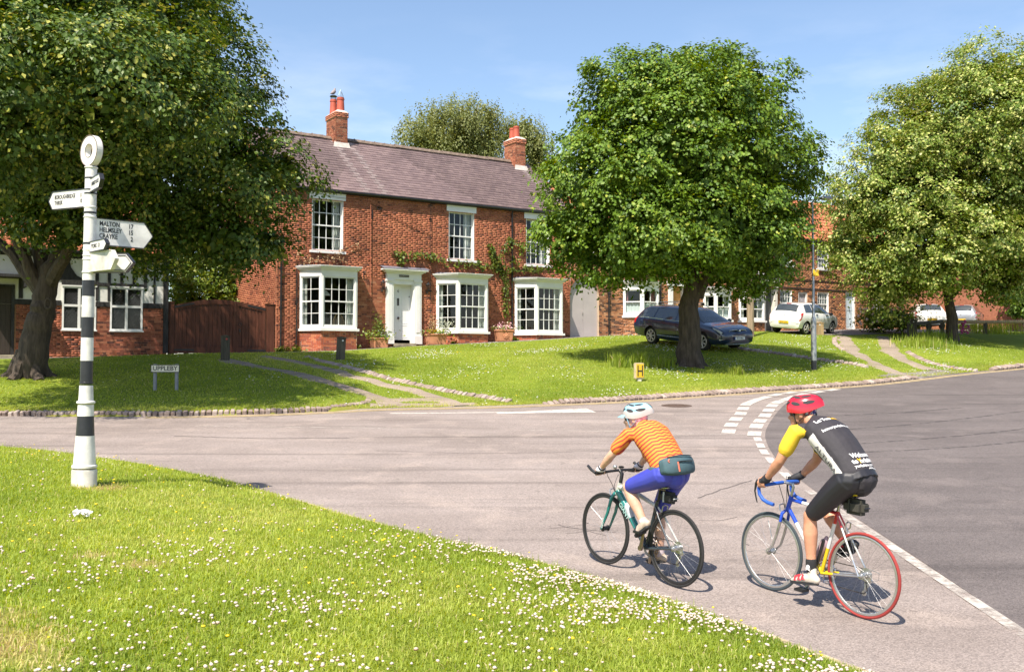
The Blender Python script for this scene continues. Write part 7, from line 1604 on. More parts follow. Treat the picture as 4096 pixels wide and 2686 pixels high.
ESTATE = [(-2.41, .44, .74, .79, .66, .70, .62), (-2.37, .34, .86, .95, .78, .82, .66), (-2.22, .28, .95, 1.18, .83, .875, .62), (-1.98, .24, .985, 1.39, .87, .90, .585), (-1.5, .22, .985, 1.455, .89, .908, .58), (-.7, .20, .965, 1.485, .90, .912, .585), (0, .20, .95, 1.485, .90, .912, .585), (.45, .20, .94, 1.43, .90, .912, .575), (.95, .2, .93, 1.20, .90, .908, .62), (1.32, .21, .925, .995, .90, .905, .68), (1.75, .22, .88, .935, .89, .885, .70), (2.12, .24, .80, .85, .87, .85, .68), (2.34, .28, .70, .74, .80, .79, .62), (2.42, .34, .60, .64, .70, .70, .55)]
def skoda_extras(root, C):
 line3(root, C, 'window_trim', -2.02, 1.18, 7.15, 7.15, CHROME, .010); line3(root, C, 'sill_trim', -.95, .95, 3.1, 3.1, CHROME, .010, .008)
 for x in (-.98, .08, 1.02): line3(root, C, 'door_gap', x, x + (.06 if x > 1 else .02), 3.0, 7.0, UNDER, .004, .001)
 for x in (-.75, .30):
  for sd_ in (1, -1): m_ = MB(); m_.smooth = True; p = C.surf(x, 6.0, sd_, .02); m_.tube([p, p + Vector((.2, 0, .005))], .016, 6); m_.build('door_handle', NAVY, root)
 for sd_ in (1, -1):
  m_ = MB(); m_.smooth = True; m_.tube([(-1.75, sd_ * .60, 1.45), (-1.65, sd_ * .60, 1.51), (-.9, sd_ * .605, 1.535), (.1, sd_ * .60, 1.52), (.28, sd_ * .59, 1.46)], .017, 6); m_.build('roof_rail', CHROME, root)
  patch(root, C, 'head_lamp', [(1.98, 6.2), (2.33, 5.6), (2.34, 7.3), (1.90, 7.3)], sd_, CLEARL, .008); patch(root, C, 'fog_lamp', [(2.28, 3.1), (2.405, 3.0), (2.405, 3.7), (2.26, 3.7)], sd_, CLEARL, .008)
  patch(root, C, 'tail_lamp', [(-2.40, 5.2), (-2.22, 5.2), (-2.12, 7.3), (-2.36, 7.3)], sd_, REDL, .008)
 for x in (-1.15, -.05):
  m_ = MB(); m_.bevbox(x - .035, x + .035, -.66, .66, 1.60, 1.63, .01); o = m_.build('roof_bar', ALLOY, root)
  for sd_ in (1, -1): m_ = MB(); m_.bevbox(x - .06, x + .06, sd_ * .60 - .04, sd_ * .60 + .04, 1.525, 1.60, .012); m_.build('bar_foot', TRIMB, o)
 # grille, badge, lower intake
 def front_poly(nm, pts, mat, off):
  m_ = MB(); vs = []
  for (y, z) in pts: vs.append((2.43 - .22 * (abs(y) / .8) ** 2.2 - .10 * max(0, z - .62) / .2 + off, y, z))
  m_.add(vs, [tuple(range(len(vs)))]); return m_.build(nm, mat, root)
 front_poly('grille', [(-.36, .575), (.36, .575), (.42, .70), (.40, .765), (.10, .785), (-.10, .785), (-.40, .765), (-.42, .70)], TRIMB, .012)
 m_ = MB(); m_.tube([(2.43 - .22 * (abs(y) / .8) ** 2.2 - .10 * max(0, z - .62) / .2 + .018, y, z) for y, z in [(-.36, .575), (.36, .575), (.43, .70), (.41, .772), (.10, .792), (0, .74), (-.10, .792), (-.41, .772), (-.43, .70)]], .013, 6, closed=True); m_.build('grille_surround', CHROME, root)
 m_ = MB(); m_.smooth = True; m_.ball((2.44, 0, .765), (.02, .045, .045)); m_.build('badge', CHROME, root)
 front_poly('lower_intake', [(-.50, .30), (.50, .30), (.56, .42), (-.56, .42)], TRIMB, .03)
 m_ = MB(); m_.tube([(2.46 - .22 * (abs(y) / .8) ** 2.2, y, .285) for y in np.linspace(-.62, .62, 9)], .010, 5); m_.build('chin_trim', CHROME, root)
 plate(root, 2.455, .49, 'YK13 PXF', WPL); mirrors(root, 1.0, 1.0, .86, NAVY)
 m_ = MB(); m_.box(2.4565, 2.4625, -.258, -.225, .437, .543); m_.build('plate_flag', pbr('plate_blue', (.02, .06, .35)), root)
pr_ = at(2603, 1369); pf_ = at(2827, 1408)
mid = (pr_ + pf_) / 2; hd = Vector((1.58, -2.35, 0)).normalized()
print('estate wheels', pr_, pf_)
# nearside wheels rest at the surveyed points: the axis runs half a track further from the camera
yaw = math.atan2(hd.y, hd.x); left = Vector((-hd.y, hd.x, 0)); sidev = -left if left.dot(Vector((mid.x, mid.y, 0))) < 0 else left
cen = mid + sidev * .72
zF, zR = gz(*(cen + hd * 1.4)[:2]), gz(*(cen - hd * 1.35)[:2]); zl_, zr_ = gz(*(cen + left * .75)[:2]), gz(*(cen - left * .75)[:2])
car('estate_car', (cen.x, cen.y, (zF + zR) / 2 + .01), yaw, ESTATE, NAVY, 'dark blue estate car with roof bars parked behind the centre tree', 2.76, .325, 1.43, 1.66,
 [('windscreen', .30, 1.30, 10.2, CARGLASS, .006), ('rear_window', -2.24, -2.0, 10.3, CARGLASS, .006)],
 [('side_window', -2.02, -1.22, 7.25, 9.7, CARGLASS, .008, (.22, .04)), ('side_window', -1.14, -.02, 7.25, 9.8, CARGLASS, .008, (.03, 0)), ('side_window', .06, 1.05, 7.25, 9.8, CARGLASS, .008, (0, -.62))], skoda_extras, pitch=-math.atan2(zF - zR, 2.75), roll=math.atan2(zl_ - zr_, 1.5))
HATCH = [(-1.99, .40, .66, .72, .62, .66, .58), (-1.95, .30, .80, .90, .74, .78, .60), (-1.86, .26, .93, 1.10, .79, .825, .57), (-1.68, .24, .965, 1.36, .82, .845, .55), (-1.3, .22, .965, 1.45, .84, .855, .54), (-.5, .2, .955, 1.48, .845, .86, .545), (.1, .2, .94, 1.455, .845, .86, .54), (.5, .2, .93, 1.34, .845, .86, .545), (.9, .2, .925, 1.13, .845, .855, .58), (1.22, .21, .915, .98, .84, .84, .63), (1.6, .22, .83, .88, .82, .80, .62), (1.87, .27, .70, .74, .74, .73, .54), (1.98, .35, .57, .61, .60, .60, .45)]
def hatch_extras(paint, txt, lensh=True):
 def f(root, C):
  for x in (-.72, .22, 1.05): line3(root, C, 'door_gap', x, x + .03, 3.0, 7.0, UNDER, .004, .001)
  for x in (-.52, .42):
   for sd_ in (1, -1): m_ = MB(); m_.smooth = True; p = C.surf(x, 6.0, sd_, .015); m_.tube([p, p + Vector((.16, 0, .005))], .018, 6); m_.build('door_handle', TRIMB, root)
  for sd_ in (1, -1):
   patch(root, C, 'tail_lamp', [(-1.965, 4.9), (-1.83, 5.0), (-1.62, 7.3), (-1.87, 7.2)], sd_, REDL, .010); patch(root, C, 'tail_lamp_lens', [(-1.945, 5.4), (-1.88, 5.4), (-1.84, 6.3), (-1.91, 6.3)], sd_, CLEARL, .014); patch(root, C, 'head_lamp', [(1.6, 6.2), (1.9, 5.7), (1.9, 7.2), (1.45, 7.3)], sd_, CLEARL, .008)
  def back(nm, pts, mat, off):
   m_ = MB(); m_.add([(-2.0 + .16 * (abs(y) / .75) ** 2.4 + .14 * max(0, z - .78) / .2 - off, y, z) for y, z in pts], [tuple(range(len(pts)))[::-1]]); return m_.build(nm, mat, root)
  for sd_ in (1, -1): back('tail_lamp', [(sd_ * .74, .70), (sd_ * .50, .72), (sd_ * .56, .80), (sd_ * .70, .97), (sd_ * .745, .97)][::sd_], REDL, .014); back('tail_lamp_lens', [(sd_ * .70, .78), (sd_ * .60, .79), (sd_ * .64, .86), (sd_ * .70, .87)][::sd_], CLEARL, .018)
  back('bumper_gap', [(-.60, .655), (.60, .655), (.60, .667), (-.60, .667)], UNDER, .012)
  m_ = MB(); m_.smooth = True; m_.ball((-1.945, 0, .86), (.02, .06, .06)); m_.build('badge', CHROME, root)
  plate(root, -2.025, .56, txt, YPL, front=False); mirrors(root, .82, .97, .81, TRIMB)
  m_ = MB(); m_.bevbox(-1.60, -1.57, -.12, .12, 1.405, 1.435, .008); m_.build('brake_light', REDL, root)
  m_ = MB(); m_.tube([(-1.93, -.3, .97), (-1.90, .05, .99)], .008, 5); m_.build('rear_wiper', TRIMB, root)
  m_ = MB(); m_.bevbox(-1.952, -1.94, -.10, .10, .72, .74, .004); m_.build('hatch_grip', TRIMB, root)
 return f
HW = [('side_window', -1.42, -.76, 7.3, 9.7, DARKGL, .008, (.14, .02)), ('side_window', -.70, .98, 7.3, 9.75, DARKGL, .008, (.0, -.75))]
HG = [('windscreen', .36, 1.18, 10.2, CARGLASS, .006), ('rear_window', -1.875, -1.63, 10.05, DARKGL, .008)]
def hatch(U, V, hd, paint, label, txt, name='hatchback_car', near_side=-1):
 p = at(U, V); hd = Vector((hd[0], hd[1], 0)).normalized(); lf = Vector((-hd.y, hd.x, 0)); cen = p + hd * 1.33 - lf * near_side * .72
 zF, zR = gz(*(cen + hd * 1.2)[:2]), gz(*(cen - hd * 1.2)[:2]); zl_, zr_ = gz(*(cen + lf * .75)[:2]), gz(*(cen - lf * .75)[:2]); print(label, cen)
 return car(name, (cen.x, cen.y, (zF + zR) / 2 + .01), math.atan2(hd.y, hd.x), HATCH, paint, label, 2.51, .30, 1.18, 1.58, HG, HW, hatch_extras(paint, txt), pitch=-math.atan2(zF - zR, 2.4), roll=math.atan2(zl_ - zr_, 1.5), spokes=5)
hatch(3216, 1337, (.71, .705), CWHITE, 'white five-door hatchback parked before the end terrace house', 'ND10 UTH')
hatch(3768, 1313, (.12, .99), CWHITE, 'white car seen from behind through the right-hand tree', 'YK60 YGS')
hatch(3905, 1303, (.55, .84), CSILV, 'silver car parked furthest right behind the rail fence', '')
# ------------------------------------------------------------------ bicycles (frame: x forward, y left, z up, origin under the rear hub)
ALU = pbr('bike_alloy', (.55, .55, .55), rough=.3, metal=.85, var=.05); BIKEBLK = pbr('bike_black', (.018, .018, .02), rough=.35, var=.1); STEEL = pbr('spoke_steel', (.34, .34, .34), rough=.3, metal=.8, var=.02)
def bikepaint(n, c): return pbr(n, c, rough=.25, var=.02, coat=.6)
TEAL = bikepaint('teal_frame', (.012, .17, .155)); SILF = bikepaint('pale_silver_frame', (.52, .52, .48)); DKF = bikepaint('charcoal_frame', (.025, .035, .045)); BLUEF = bikepaint('blue_frame', (.015, .065, .50)); WHF = bikepaint('white_frame', (.72, .72, .70)); YELF = bikepaint('yellow_frame', (.72, .52, .02)); REDF = bikepaint('red_frame', (.50, .02, .025)); BTAPE = pbr('blue_bar_tape', (.018, .09, .42), rough=.6)
def tubep(root, nm, pts, r, mats, n=10):
 """tube part whose stretches carry successive paints"""
 m_ = MB(); m_.smooth = True; mats = mats if isinstance(mats, list) else [mats]; pts = [Vector(p) for p in pts]
 if len(mats) == 1: m_.tube(pts, r, n)
 else:
  a, b_ = pts[0], pts[-1]; k = len(mats); rr = r if hasattr(r, '__len__') else (r, r)
  for i in range(k):
   m_.mi = i; f0, f1 = i / k, (i + 1) / k; m_.tube([a.lerp(b_, f0), a.lerp(b_, f1)], [rr[0] + (rr[1] - rr[0]) * f0, rr[0] + (rr[1] - rr[0]) * f1], n, cap=(i in (0, k - 1)))
 return m_.build(nm, mats, root)
def wheel(root, x, z, nm, tyre_mat, rim_mat, nsp, cassette=False, R_=.336, wide=.0125):
 c = Vector((x, 0, z)); circ = lambda r, y=0, n=56: [c + Vector((r * math.cos(a), y, r * math.sin(a))) for a in np.linspace(0, 2 * math.pi, n + 1)[:-1]]
 m_ = MB(); m_.smooth = True; m_.tube(circ(R_ - wide), wide, 8, closed=True); w_ = m_.build(nm, tyre_mat, root)
 m_ = MB(); m_.smooth = True; m_.tube(circ(R_ - wide * 2 - .010), .0115, 8, closed=True, sq=(1.15, .8)); m_.build('rim', rim_mat, w_)
 m_ = MB(); m_.smooth = True; m_.tube([c + Vector((0, -.05, 0)), c + Vector((0, -.03, 0)), c + Vector((0, .03, 0)), c + Vector((0, .05, 0))], [.012, .022, .022, .012], 12); m_.tube([c + Vector((0, -.062, 0)), c + Vector((0, .062, 0))], .006, 8)
 for y in (-.032, .032): m_.tube([c + Vector((0, y - .002, 0)), c + Vector((0, y + .002, 0))], .028, 14)
 m_.build('hub', ALU if cassette or rim_mat == ALU else BIKEBLK, w_)
 for k in range(nsp):
  m_ = MB(); a = 2 * math.pi * k / nsp; sd_ = 1 if k % 2 else -1; off = .55 * (1 if (k // 2) % 2 else -1)
  m_.tube([c + Vector((.026 * math.cos(a + off), sd_ * .03, .026 * math.sin(a + off))), c + Vector(((R_ - .04) * math.cos(a), sd_ * .004, (R_ - .04) * math.sin(a)))], .0009, 4, cap=False); m_.build('spoke', STEEL, w_)
 if cassette:
  m_ = MB()
  for i, r_ in enumerate((.055, .05, .045, .04, .036, .032, .028)): m_.lathe([(r_, 0), (r_, .002)], 22, (0, 0, 0), Matrix.Translation(c + Vector((0, -.034 - i * .0042, 0))) @ Matrix.Rotation(math.pi / 2, 4, 'X'))
  m_.build('cassette', ALU, w_)
 m_ = MB(); m_.tube([c + Vector(((R_ - .05), .0, 0)), c + Vector(((R_ - .085), 0, 0))], .003, 5); m_.build('valve', BIKEBLK, w_)
 return w_
def brake(root, p, fwd):
 m_ = MB(); m_.smooth = True; p = Vector(p)
 for s_ in (-1, 1): m_.tube([p + Vector((fwd, 0, .03)), p + Vector((fwd * 1.3, s_ * .03, .02)), p + Vector((fwd, s_ * .032, -.02)), p + Vector((fwd * .3, s_ * .024, -.035))], .006, 6)
 m_.build('brake_caliper', ALU, root)
def crank(root, bb, ang, side, mat, L_=.17):
 y = side * .075; p = Vector((bb[0], y, bb[1])); e = p + Vector((L_ * math.cos(ang), side * .012, L_ * math.sin(ang)))
 m_ = MB(); m_.smooth = True; m_.tube([p, p.lerp(e, .5), e], [.020, .015, .014], 8, sq=(1.2, .7)); m_.tube([p - Vector((0, .012, 0)), p + Vector((0, .012, 0))], .024, 12); c = m_.build('crank', mat, root)
 m_ = MB(); pc = e + Vector((0, side * .05, 0)); m_.bevbox(pc.x - .045, pc.x + .045, pc.y - .045, pc.y + .045, pc.z - .011, pc.z + .011, .004); m_.build('pedal', BIKEBLK, c); return pc
def drivetrain(root, bb, rh, mat):
 m_ = MB()
 for (r_, y) in ((.095, -.052), (.075, -.044)):
  m_.tube([(bb[0] + r_ * math.cos(a), y, bb[1] + r_ * math.sin(a)) for a in np.linspace(0, 2 * math.pi, 37)[:-1]], .006, 5, closed=True)
 for k in range(5): a = k * 2 * math.pi / 5; m_.tube([(bb[0], -.05, bb[1]), (bb[0] + .09 * math.cos(a), -.05, bb[1] + .09 * math.sin(a))], .008, 5)
 m_.build('chainring', mat, root)
 m_ = MB(); ch = pbr('chain_steel', (.10, .09, .08), rough=.4, metal=.7)
 m_.tube([(bb[0], -.05, bb[1] + .095), (rh[0], -.052, rh[1] + .04)], .004, 5); m_.tube([(bb[0], -.05, bb[1] - .095), (rh[0] + .03, -.055, rh[1] - .16), (rh[0] + .0, -.055, rh[1] - .13), (rh[0] + .02, -.053, rh[1] - .04)], .004, 5); m_.build('chain', ch, root)
 m_ = MB(); m_.smooth = True; m_.tube([(rh[0] - .0, -.065, rh[1] - .01), (rh[0] - .02, -.075, rh[1] - .05), (rh[0] + .015, -.066, rh[1] - .085), (rh[0] + .03, -.06, rh[1] - .15)], [.01, .014, .014, .008], 7)
 for (x, z) in ((.01, -.085), (.03, -.155)): m_.lathe([(.022, 0), (.022, .006)], 14, (0, 0, 0), Matrix.Translation((rh[0] + x, -.058, rh[1] + z)) @ Matrix.Rotation(math.pi / 2, 4, 'X'))
 m_.tube([(rh[0] - .02, -.075, rh[1] - .05), (rh[0] - .09, -.07, rh[1] - .03), (rh[0] - .10, -.06, rh[1] + .03), (rh[0] - .03, -.04, rh[1] + .05)], .0025, 5); m_.build('derailleur', ALU, root)
def saddle(root, x0, x1, z, mat, stripe=None):
 """nose at x1, tail at x0"""
 m_ = MB(); m_.smooth = True; L_ = x1 - x0; pts = []; rings = []
 for f, w_, h in ((0, .03, .012), (.08, .060, .02), (.25, .066, .026), (.45, .046, .024), (.65, .027, .022), (.9, .019, .018), (1, .006, .006)): pts.append((x0 + L_ * f, 0, z + .012 * (1 - f) ** 2)); rings.append((w_, h))
 b = len(m_.v); n = 12
 for p, (w_, h) in zip(pts, rings):
  for k in range(n): a = 2 * math.pi * k / n; m_.v.append((p[0], p[1] + w_ * math.cos(a), p[2] + h * math.sin(a) - h))
 for i in range(len(pts) - 1):
  for k in range(n): m_.f.append((b + i * n + k, b + (i + 1) * n + k, b + (i + 1) * n + (k + 1) % n, b + i * n + (k + 1) % n)); m_.m.append(0); m_.sm.append(True)
 m_.f.append(tuple(b + k for k in range(n))); m_.m.append(0); m_.sm.append(True)
 s = m_.build('saddle', mat, root)
 if stripe:
  m_ = MB(); m_.smooth = True; m_.tube([(x0 + .0, -.05, z - .02), (x0 - .006, 0, z - .012), (x0 + .0, .05, z - .02), (x0 + .06, .064, z - .026)], .008, 6); m_.build('saddle_trim', stripe, s)
 m_ = MB(); m_.tube([(x0 + .05, .02, z - .05), (x1 - .06, .02, z - .05)], .0045, 5); m_.tube([(x0 + .05, -.02, z - .05), (x1 - .06, -.02, z - .05)], .0045, 5); m_.build('saddle_rail', STEEL, s)
 return s
def place_bike(name, rear, head, label):
 h = Vector((head[0], head[1], 0)).normalized(); x = Vector((h.x, h.y, SLOPE * h.y)).normalized(); y = Vector((-h.y, h.x, 0)); z = x.cross(y)
 M = Matrix(((x.x, y.x, z.x, rear[0]), (x.y, y.y, z.y, rear[1]), (x.z, y.z, z.z, SLOPE * rear[1] + .003), (0, 0, 0, 1)))
 o = empty(name, label=label, cat='bicycle'); o.matrix_world = M
 return o, M
def bag(root, nm, c, s, mat, trim, label=None):
 m_ = MB(); m_.smooth = True; m_.bevbox(c[0] - s[0], c[0] + s[0], c[1] - s[1], c[1] + s[1], c[2] - s[2], c[2] + s[2], min(s) * .55); o = m_.build(nm, mat, root)
 m_ = MB(); m_.tube([(c[0] - s[0] - .002, -s[1] * .6, c[2]), (c[0] - s[0] - .003, s[1] * .6, c[2])], .006, 5); m_.build('reflective_band', trim, o); m_ = MB(); m_.tube([(c[0] + s[0] * .2, s[1] + .002, c[2] - s[2] * .8), (c[0] + s[0] * .2, s[1] + .002, c[2] + s[2])], .008, 5); m_.build('bag_strap', trim, o); return o
# --- bike 1: flat-bar hybrid
BK1, M1 = place_bike('hybrid_bicycle', (1.434, 8.73), (-.555, .78), 'teal and charcoal flat-bar bicycle ridden by the woman in orange')
rh, fh, bb = (.03, .338), (.965, .338), (.395, .272)
wheel(BK1, *fh, 'front_wheel', TYRE, BIKEBLK, 20); wheel(BK1, *rh, 'rear_wheel', TYRE, BIKEBLK, 24, True)
ht, hb, stp = (.772, .80), (.812, .69), (.262, .735)
tubep(BK1, 'head_tube', [(ht[0], 0, ht[1]), (hb[0], 0, hb[1])], [.024, .027], SILF); tubep(BK1, 'down_tube', [(hb[0] - .01, 0, hb[1] + .03), (bb[0], 0, bb[1])], [.032, .030], [TEAL, TEAL, DKF]); tubep(BK1, 'top_tube', [(ht[0] + .01, 0, ht[1] - .04), (.53, 0, .73), (.295, 0, .665)], [.026, .022, .018], SILF); tubep(BK1, 'seat_tube', [(stp[0] + .01, 0, stp[1] - .02), (bb[0], 0, bb[1])], .017, DKF)
for s_ in (-1, 1): tubep(BK1, 'chain_stay', [(bb[0] - .03, s_ * .03, bb[1]), (rh[0], s_ * .062, rh[1])], [.016, .010], DKF); tubep(BK1, 'seat_stay', [(.285, s_ * .012, .66), (.22, s_ * .035, .58), (rh[0], s_ * .062, rh[1])], [.010, .009, .008], DKF if s_ > 0 else SILF); tubep(BK1, 'fork_blade', [(.825, s_ * .012, .70), (.838, s_ * .046, .655), (.885, s_ * .05, .50), (fh[0], s_ * .052, fh[1])], [.018, .017, .015, .010], TEAL)
tubep(BK1, 'seat_post', [(stp[0], 0, stp[1] - .02), (.232, 0, .845)], .0135, BIKEBLK); tubep(BK1, 'stem', [(ht[0], 0, ht[1]), (.755, 0, .885), (.79, 0, .915)], .018, BIKEBLK)
tubep(BK1, 'handlebar', [(.80, .29, .905), (.795, .12, .91), (.79, 0, .915), (.795, -.12, .91), (.80, -.29, .905)], .0125, BIKEBLK)
for s_ in (-1, 1): tubep(BK1, 'grip', [(.797, s_ * .17, .908), (.80, s_ * .285, .905)], .0165, TYRE); tubep(BK1, 'bar_end', [(.80, s_ * .287, .905), (.845, s_ * .295, .925), (.91, s_ * .285, .955)], .013, BIKEBLK); tubep(BK1, 'brake_lever', [(.80, s_ * .13, .905), (.835, s_ * .15, .89), (.85, s_ * .24, .878)], .008, BIKEBLK)
tubep(BK1, 'brake_cable', [(.82, .13, .90), (.87, .08, .86), (.86, .03, .78), (.83, .01, .70)], .003, BIKEBLK); tubep(BK1, 'brake_cable', [(.82, -.13, .90), (.88, -.06, .85), (.84, .02, .76), (.80, .035, .72)], .003, BIKEBLK)
m_ = MB(); m_.smooth = True; m_.ball((.80, .05, .945), (.022, .02, .02)); m_.build('bell', ALU, BK1); m_ = MB(); m_.bevbox(.78, .815, -.05, .0, .93, .95, .006); m_.build('bike_computer', BIKEBLK, BK1)
saddle(BK1, .105, .37, .875, pbr('black_saddle', (.02, .02, .02), rough=.4), ALU)
brake(BK1, (.845, 0, .70), .03); brake(BK1, (.20, 0, .66), -.02); drivetrain(BK1, bb, rh, pbr('bronze_crank', (.32, .25, .18), rough=.35, metal=.7))
PL1 = crank(BK1, bb, math.atan2(.162, -.05), 1, MATS['bronze_crank']); PR1 = crank(BK1, bb, math.atan2(-.162, .05), -1, MATS['bronze_crank'])
tubep(BK1, 'water_bottle', [(.60, 0, .50), (.64, 0, .56), (.665, 0, .60), (.68, 0, .625)], [.034, .036, .034, .015], pbr('clear_bottle', (.45, .47, .5), rough=.3))
bag(BK1, 'saddle_bag', (.135, 0, .765), (.085, .045, .05), pbr('black_nylon', (.022, .021, .022), rough=.7), pbr('reflective_strip', (.5, .5, .5), rough=.3))
FB = lambda p, d: p
dt = Vector((bb[0] - hb[0], 0, bb[1] - hb[1])).normalized(); up_ = Vector((-dt.z, 0, dt.x))
if up_.z < 0: up_ = -up_
def tube_text(root, body, c, right, out, size, mat, bold=.0):
 """lettering lying on a side of a tube: right = reading direction, out = outward normal"""
 right = Vector(right).normalized(); out = Vector(out).normalized(); up2 = out.cross(right); T = Matrix(((right.x, up2.x, out.x, c[0]), (right.y, up2.y, out.y, c[1]), (right.z, up2.z, out.z, c[2]), (0, 0, 0, 1)))
 text('lettering', body, size, mat, root, T, extrude=.0006, bold=bold)
PALET = pbr('pale_teal_lettering', (.35, .55, .52), rough=.4)
tube_text(BK1, 'GIANT', (.675, .034, .555), -Vector((hb[0] - bb[0], 0, hb[1] - bb[1])), (0, 1, 0), .058, PALET, .001)
tube_text(BK1, 'GIANT', (.935, .062, .40), Vector((-.24, 0, 1)), (0, 1, 0), .034, WHF)
# --- bike 2: drop-bar racer
BK2, M2 = place_bike('racing_bicycle', (2.772, 7.87), (-.545, .79), 'blue, white, yellow and red racing bicycle ridden by the man in the red helmet')
rh, fh, bb = (.035, .338), (.962, .338), (.43, .275)
wheel(BK2, *fh, 'front_wheel', pbr('blue_grey_tyre', (.04, .055, .065), rough=.8), ALU, 28); wheel(BK2, *rh, 'rear_wheel', pbr('red_tyre', (.30, .035, .03), rough=.7), ALU, 28, True)
ht, hb, stp = (.765, .845), (.800, .725), (.292, .80)
tubep(BK2, 'head_tube', [(ht[0], 0, ht[1]), (hb[0], 0, hb[1])], .020, BLUEF); tubep(BK2, 'down_tube', [(hb[0] - .005, 0, hb[1] + .02), (bb[0], 0, bb[1])], .0165, [BLUEF, WHF, WHF, YELF]); tubep(BK2, 'top_tube', [(ht[0], 0, ht[1] - .03), (stp[0], 0, stp[1] - .02)], .0145, [BLUEF, WHF, WHF, REDF]); tubep(BK2, 'seat_tube', [(stp[0], 0, stp[1]), (bb[0], 0, bb[1])], .0155, [REDF, WHF, WHF, YELF, YELF])
for s_ in (-1, 1): tubep(BK2, 'chain_stay', [(bb[0] - .02, s_ * .03, bb[1]), (rh[0], s_ * .062, rh[1])], [.012, .008], [YELF, ALU, ALU]); tubep(BK2, 'seat_stay', [(stp[0] + .005, s_ * .016, stp[1] - .01), (rh[0], s_ * .062, rh[1])], [.008, .007], [REDF, WHF, SILF, CSILV]); tubep(BK2, 'fork_blade', [(.815, s_ * .012, .715), (.822, s_ * .045, .69), (.835, s_ * .047, .62)], [.013, .014, .013], BLUEF); tubep(BK2, 'fork_blade_lower', [(.835, s_ * .047, .62), (.868, s_ * .05, .50), (.905, s_ * .052, .40), (fh[0], s_ * .052, fh[1])], [.013, .011, .010, .007], ALU)
tubep(BK2, 'seat_post', [(stp[0], 0, stp[1]), (.262, 0, .925)], .0135, ALU); tubep(BK2, 'stem', [(ht[0], 0, ht[1]), (.748, 0, .925), (.755, 0, .945), (.845, 0, .95)], [.012, .012, .014, .013], ALU)
def drop(s_): return [(.845, s_ * .02, .95), (.847, s_ * .10, .948), (.852, s_ * .18, .943), (.875, s_ * .200, .938), (.925, s_ * .205, .93), (.945, s_ * .205, .90), (.935, s_ * .205, .85), (.895, s_ * .205, .81), (.84, s_ * .205, .792), (.78, s_ * .205, .785)]
for s_ in (-1, 1):
 tubep(BK2, 'handlebar', [(.845, 0, .95), (.845, s_ * .06, .95)], .013, ALU); tubep(BK2, 'bar_tape', drop(s_), .0155, BTAPE, 8); tubep(BK2, 'brake_lever', [(.93, s_ * .205, .935), (.965, s_ * .205, .955), (.975, s_ * .205, .93), (.985, s_ * .207, .87), (.965, s_ * .207, .80), (.955, s_ * .207, .775)], [.016, .018, .012, .007, .006, .004], BIKEBLK)
 tubep(BK2, 'brake_cable', [(.955, s_ * .20, .96), (.93, s_ * .12, .98), (.86, s_ * .05, .93), (.83, s_ * .02, .80), (.83, 0, .73)], .003, BIKEBLK)
saddle(BK2, .085, .355, .985, pbr('brown_saddle', (.12, .05, .03), rough=.5), YELF)
brake(BK2, (.825, 0, .735), .03); brake(BK2, (.215, 0, .70), -.02); drivetrain(BK2, bb, rh, ALU)
PL2 = crank(BK2, bb, math.atan2(-.145, .085), 1, ALU); PR2 = crank(BK2, bb, math.atan2(.145, -.085), -1, ALU)
tubep(BK2, 'water_bottle', [(.475, 0, .37), (.42, 0, .50), (.405, 0, .535), (.398, 0, .55), (.39, 0, .575)], [.034, .035, .033, .02, .012], pbr('pink_bottle', (.42, .28, .32), rough=.4)); tubep(BK2, 'pump', [(.455, .035, .33), (.395, .035, .55)], .013, BIKEBLK)
bag(BK2, 'saddle_bag', (.125, 0, .865), (.10, .06, .062), pbr('olive_nylon', (.05, .046, .036), rough=.8, var=.2), BIKEBLK)
tubep(BK2, 'mudguard_stay', [(.93, .03, .45), (.98, .03, .60)], .003, WHF)
# ------------------------------------------------------------------ riders: one continuous remeshed figure each, clothes as children
def skin_mat(name, col):
 m = pbr(name, col, rough=.5, var=.12, scale=14, bump=.08, bscale=60); b = m.node_tree.nodes['Principled BSDF']; b.inputs['Subsurface Weight'].default_value = .12; b.inputs['Subsurface Radius'].default_value = (.6, .25, .15); b.inputs['Subsurface Scale'].default_value = .02
 return m
def loft(mb_, pts, rad, n=16, up=(0, 1, 0)):
 """closed elliptical loft; rad = (half width across `up`, half depth) per point"""
 pts = [Vector(p) for p in pts]; b = len(mb_.v); N = len(pts); U = Vector(up)
 for i, p in enumerate(pts):
  t = (pts[min(i + 1, N - 1)] - pts[max(i - 1, 0)]).normalized(); u = (U - t * U.dot(t)).normalized(); w_ = t.cross(u); a, c = rad[i] if hasattr(rad[i], '__len__') else (rad[i], rad[i])
  for k in range(n): an = 2 * math.pi * k / n; mb_.v.append(tuple(p + u * math.cos(an) * a + w_ * math.sin(an) * c))
 for i in range(N - 1):
  for k in range(n): mb_.f.append((b + i * n + k, b + i * n + (k + 1) % n, b + (i + 1) * n + (k + 1) % n, b + (i + 1) * n + k)); mb_.m.append(0); mb_.sm.append(True)
 mb_.f.append(tuple(b + k for k in range(n))[::-1]); mb_.f.append(tuple(b + (N - 1) * n + k for k in range(n))); mb_.m += [0, 0]; mb_.sm += [True, True]
 for e in (0, -1):
  a, c = rad[e] if hasattr(rad[e], '__len__') else (rad[e], rad[e]); mb_.ball(pts[e], min(a, c) * .98, 10, 6)
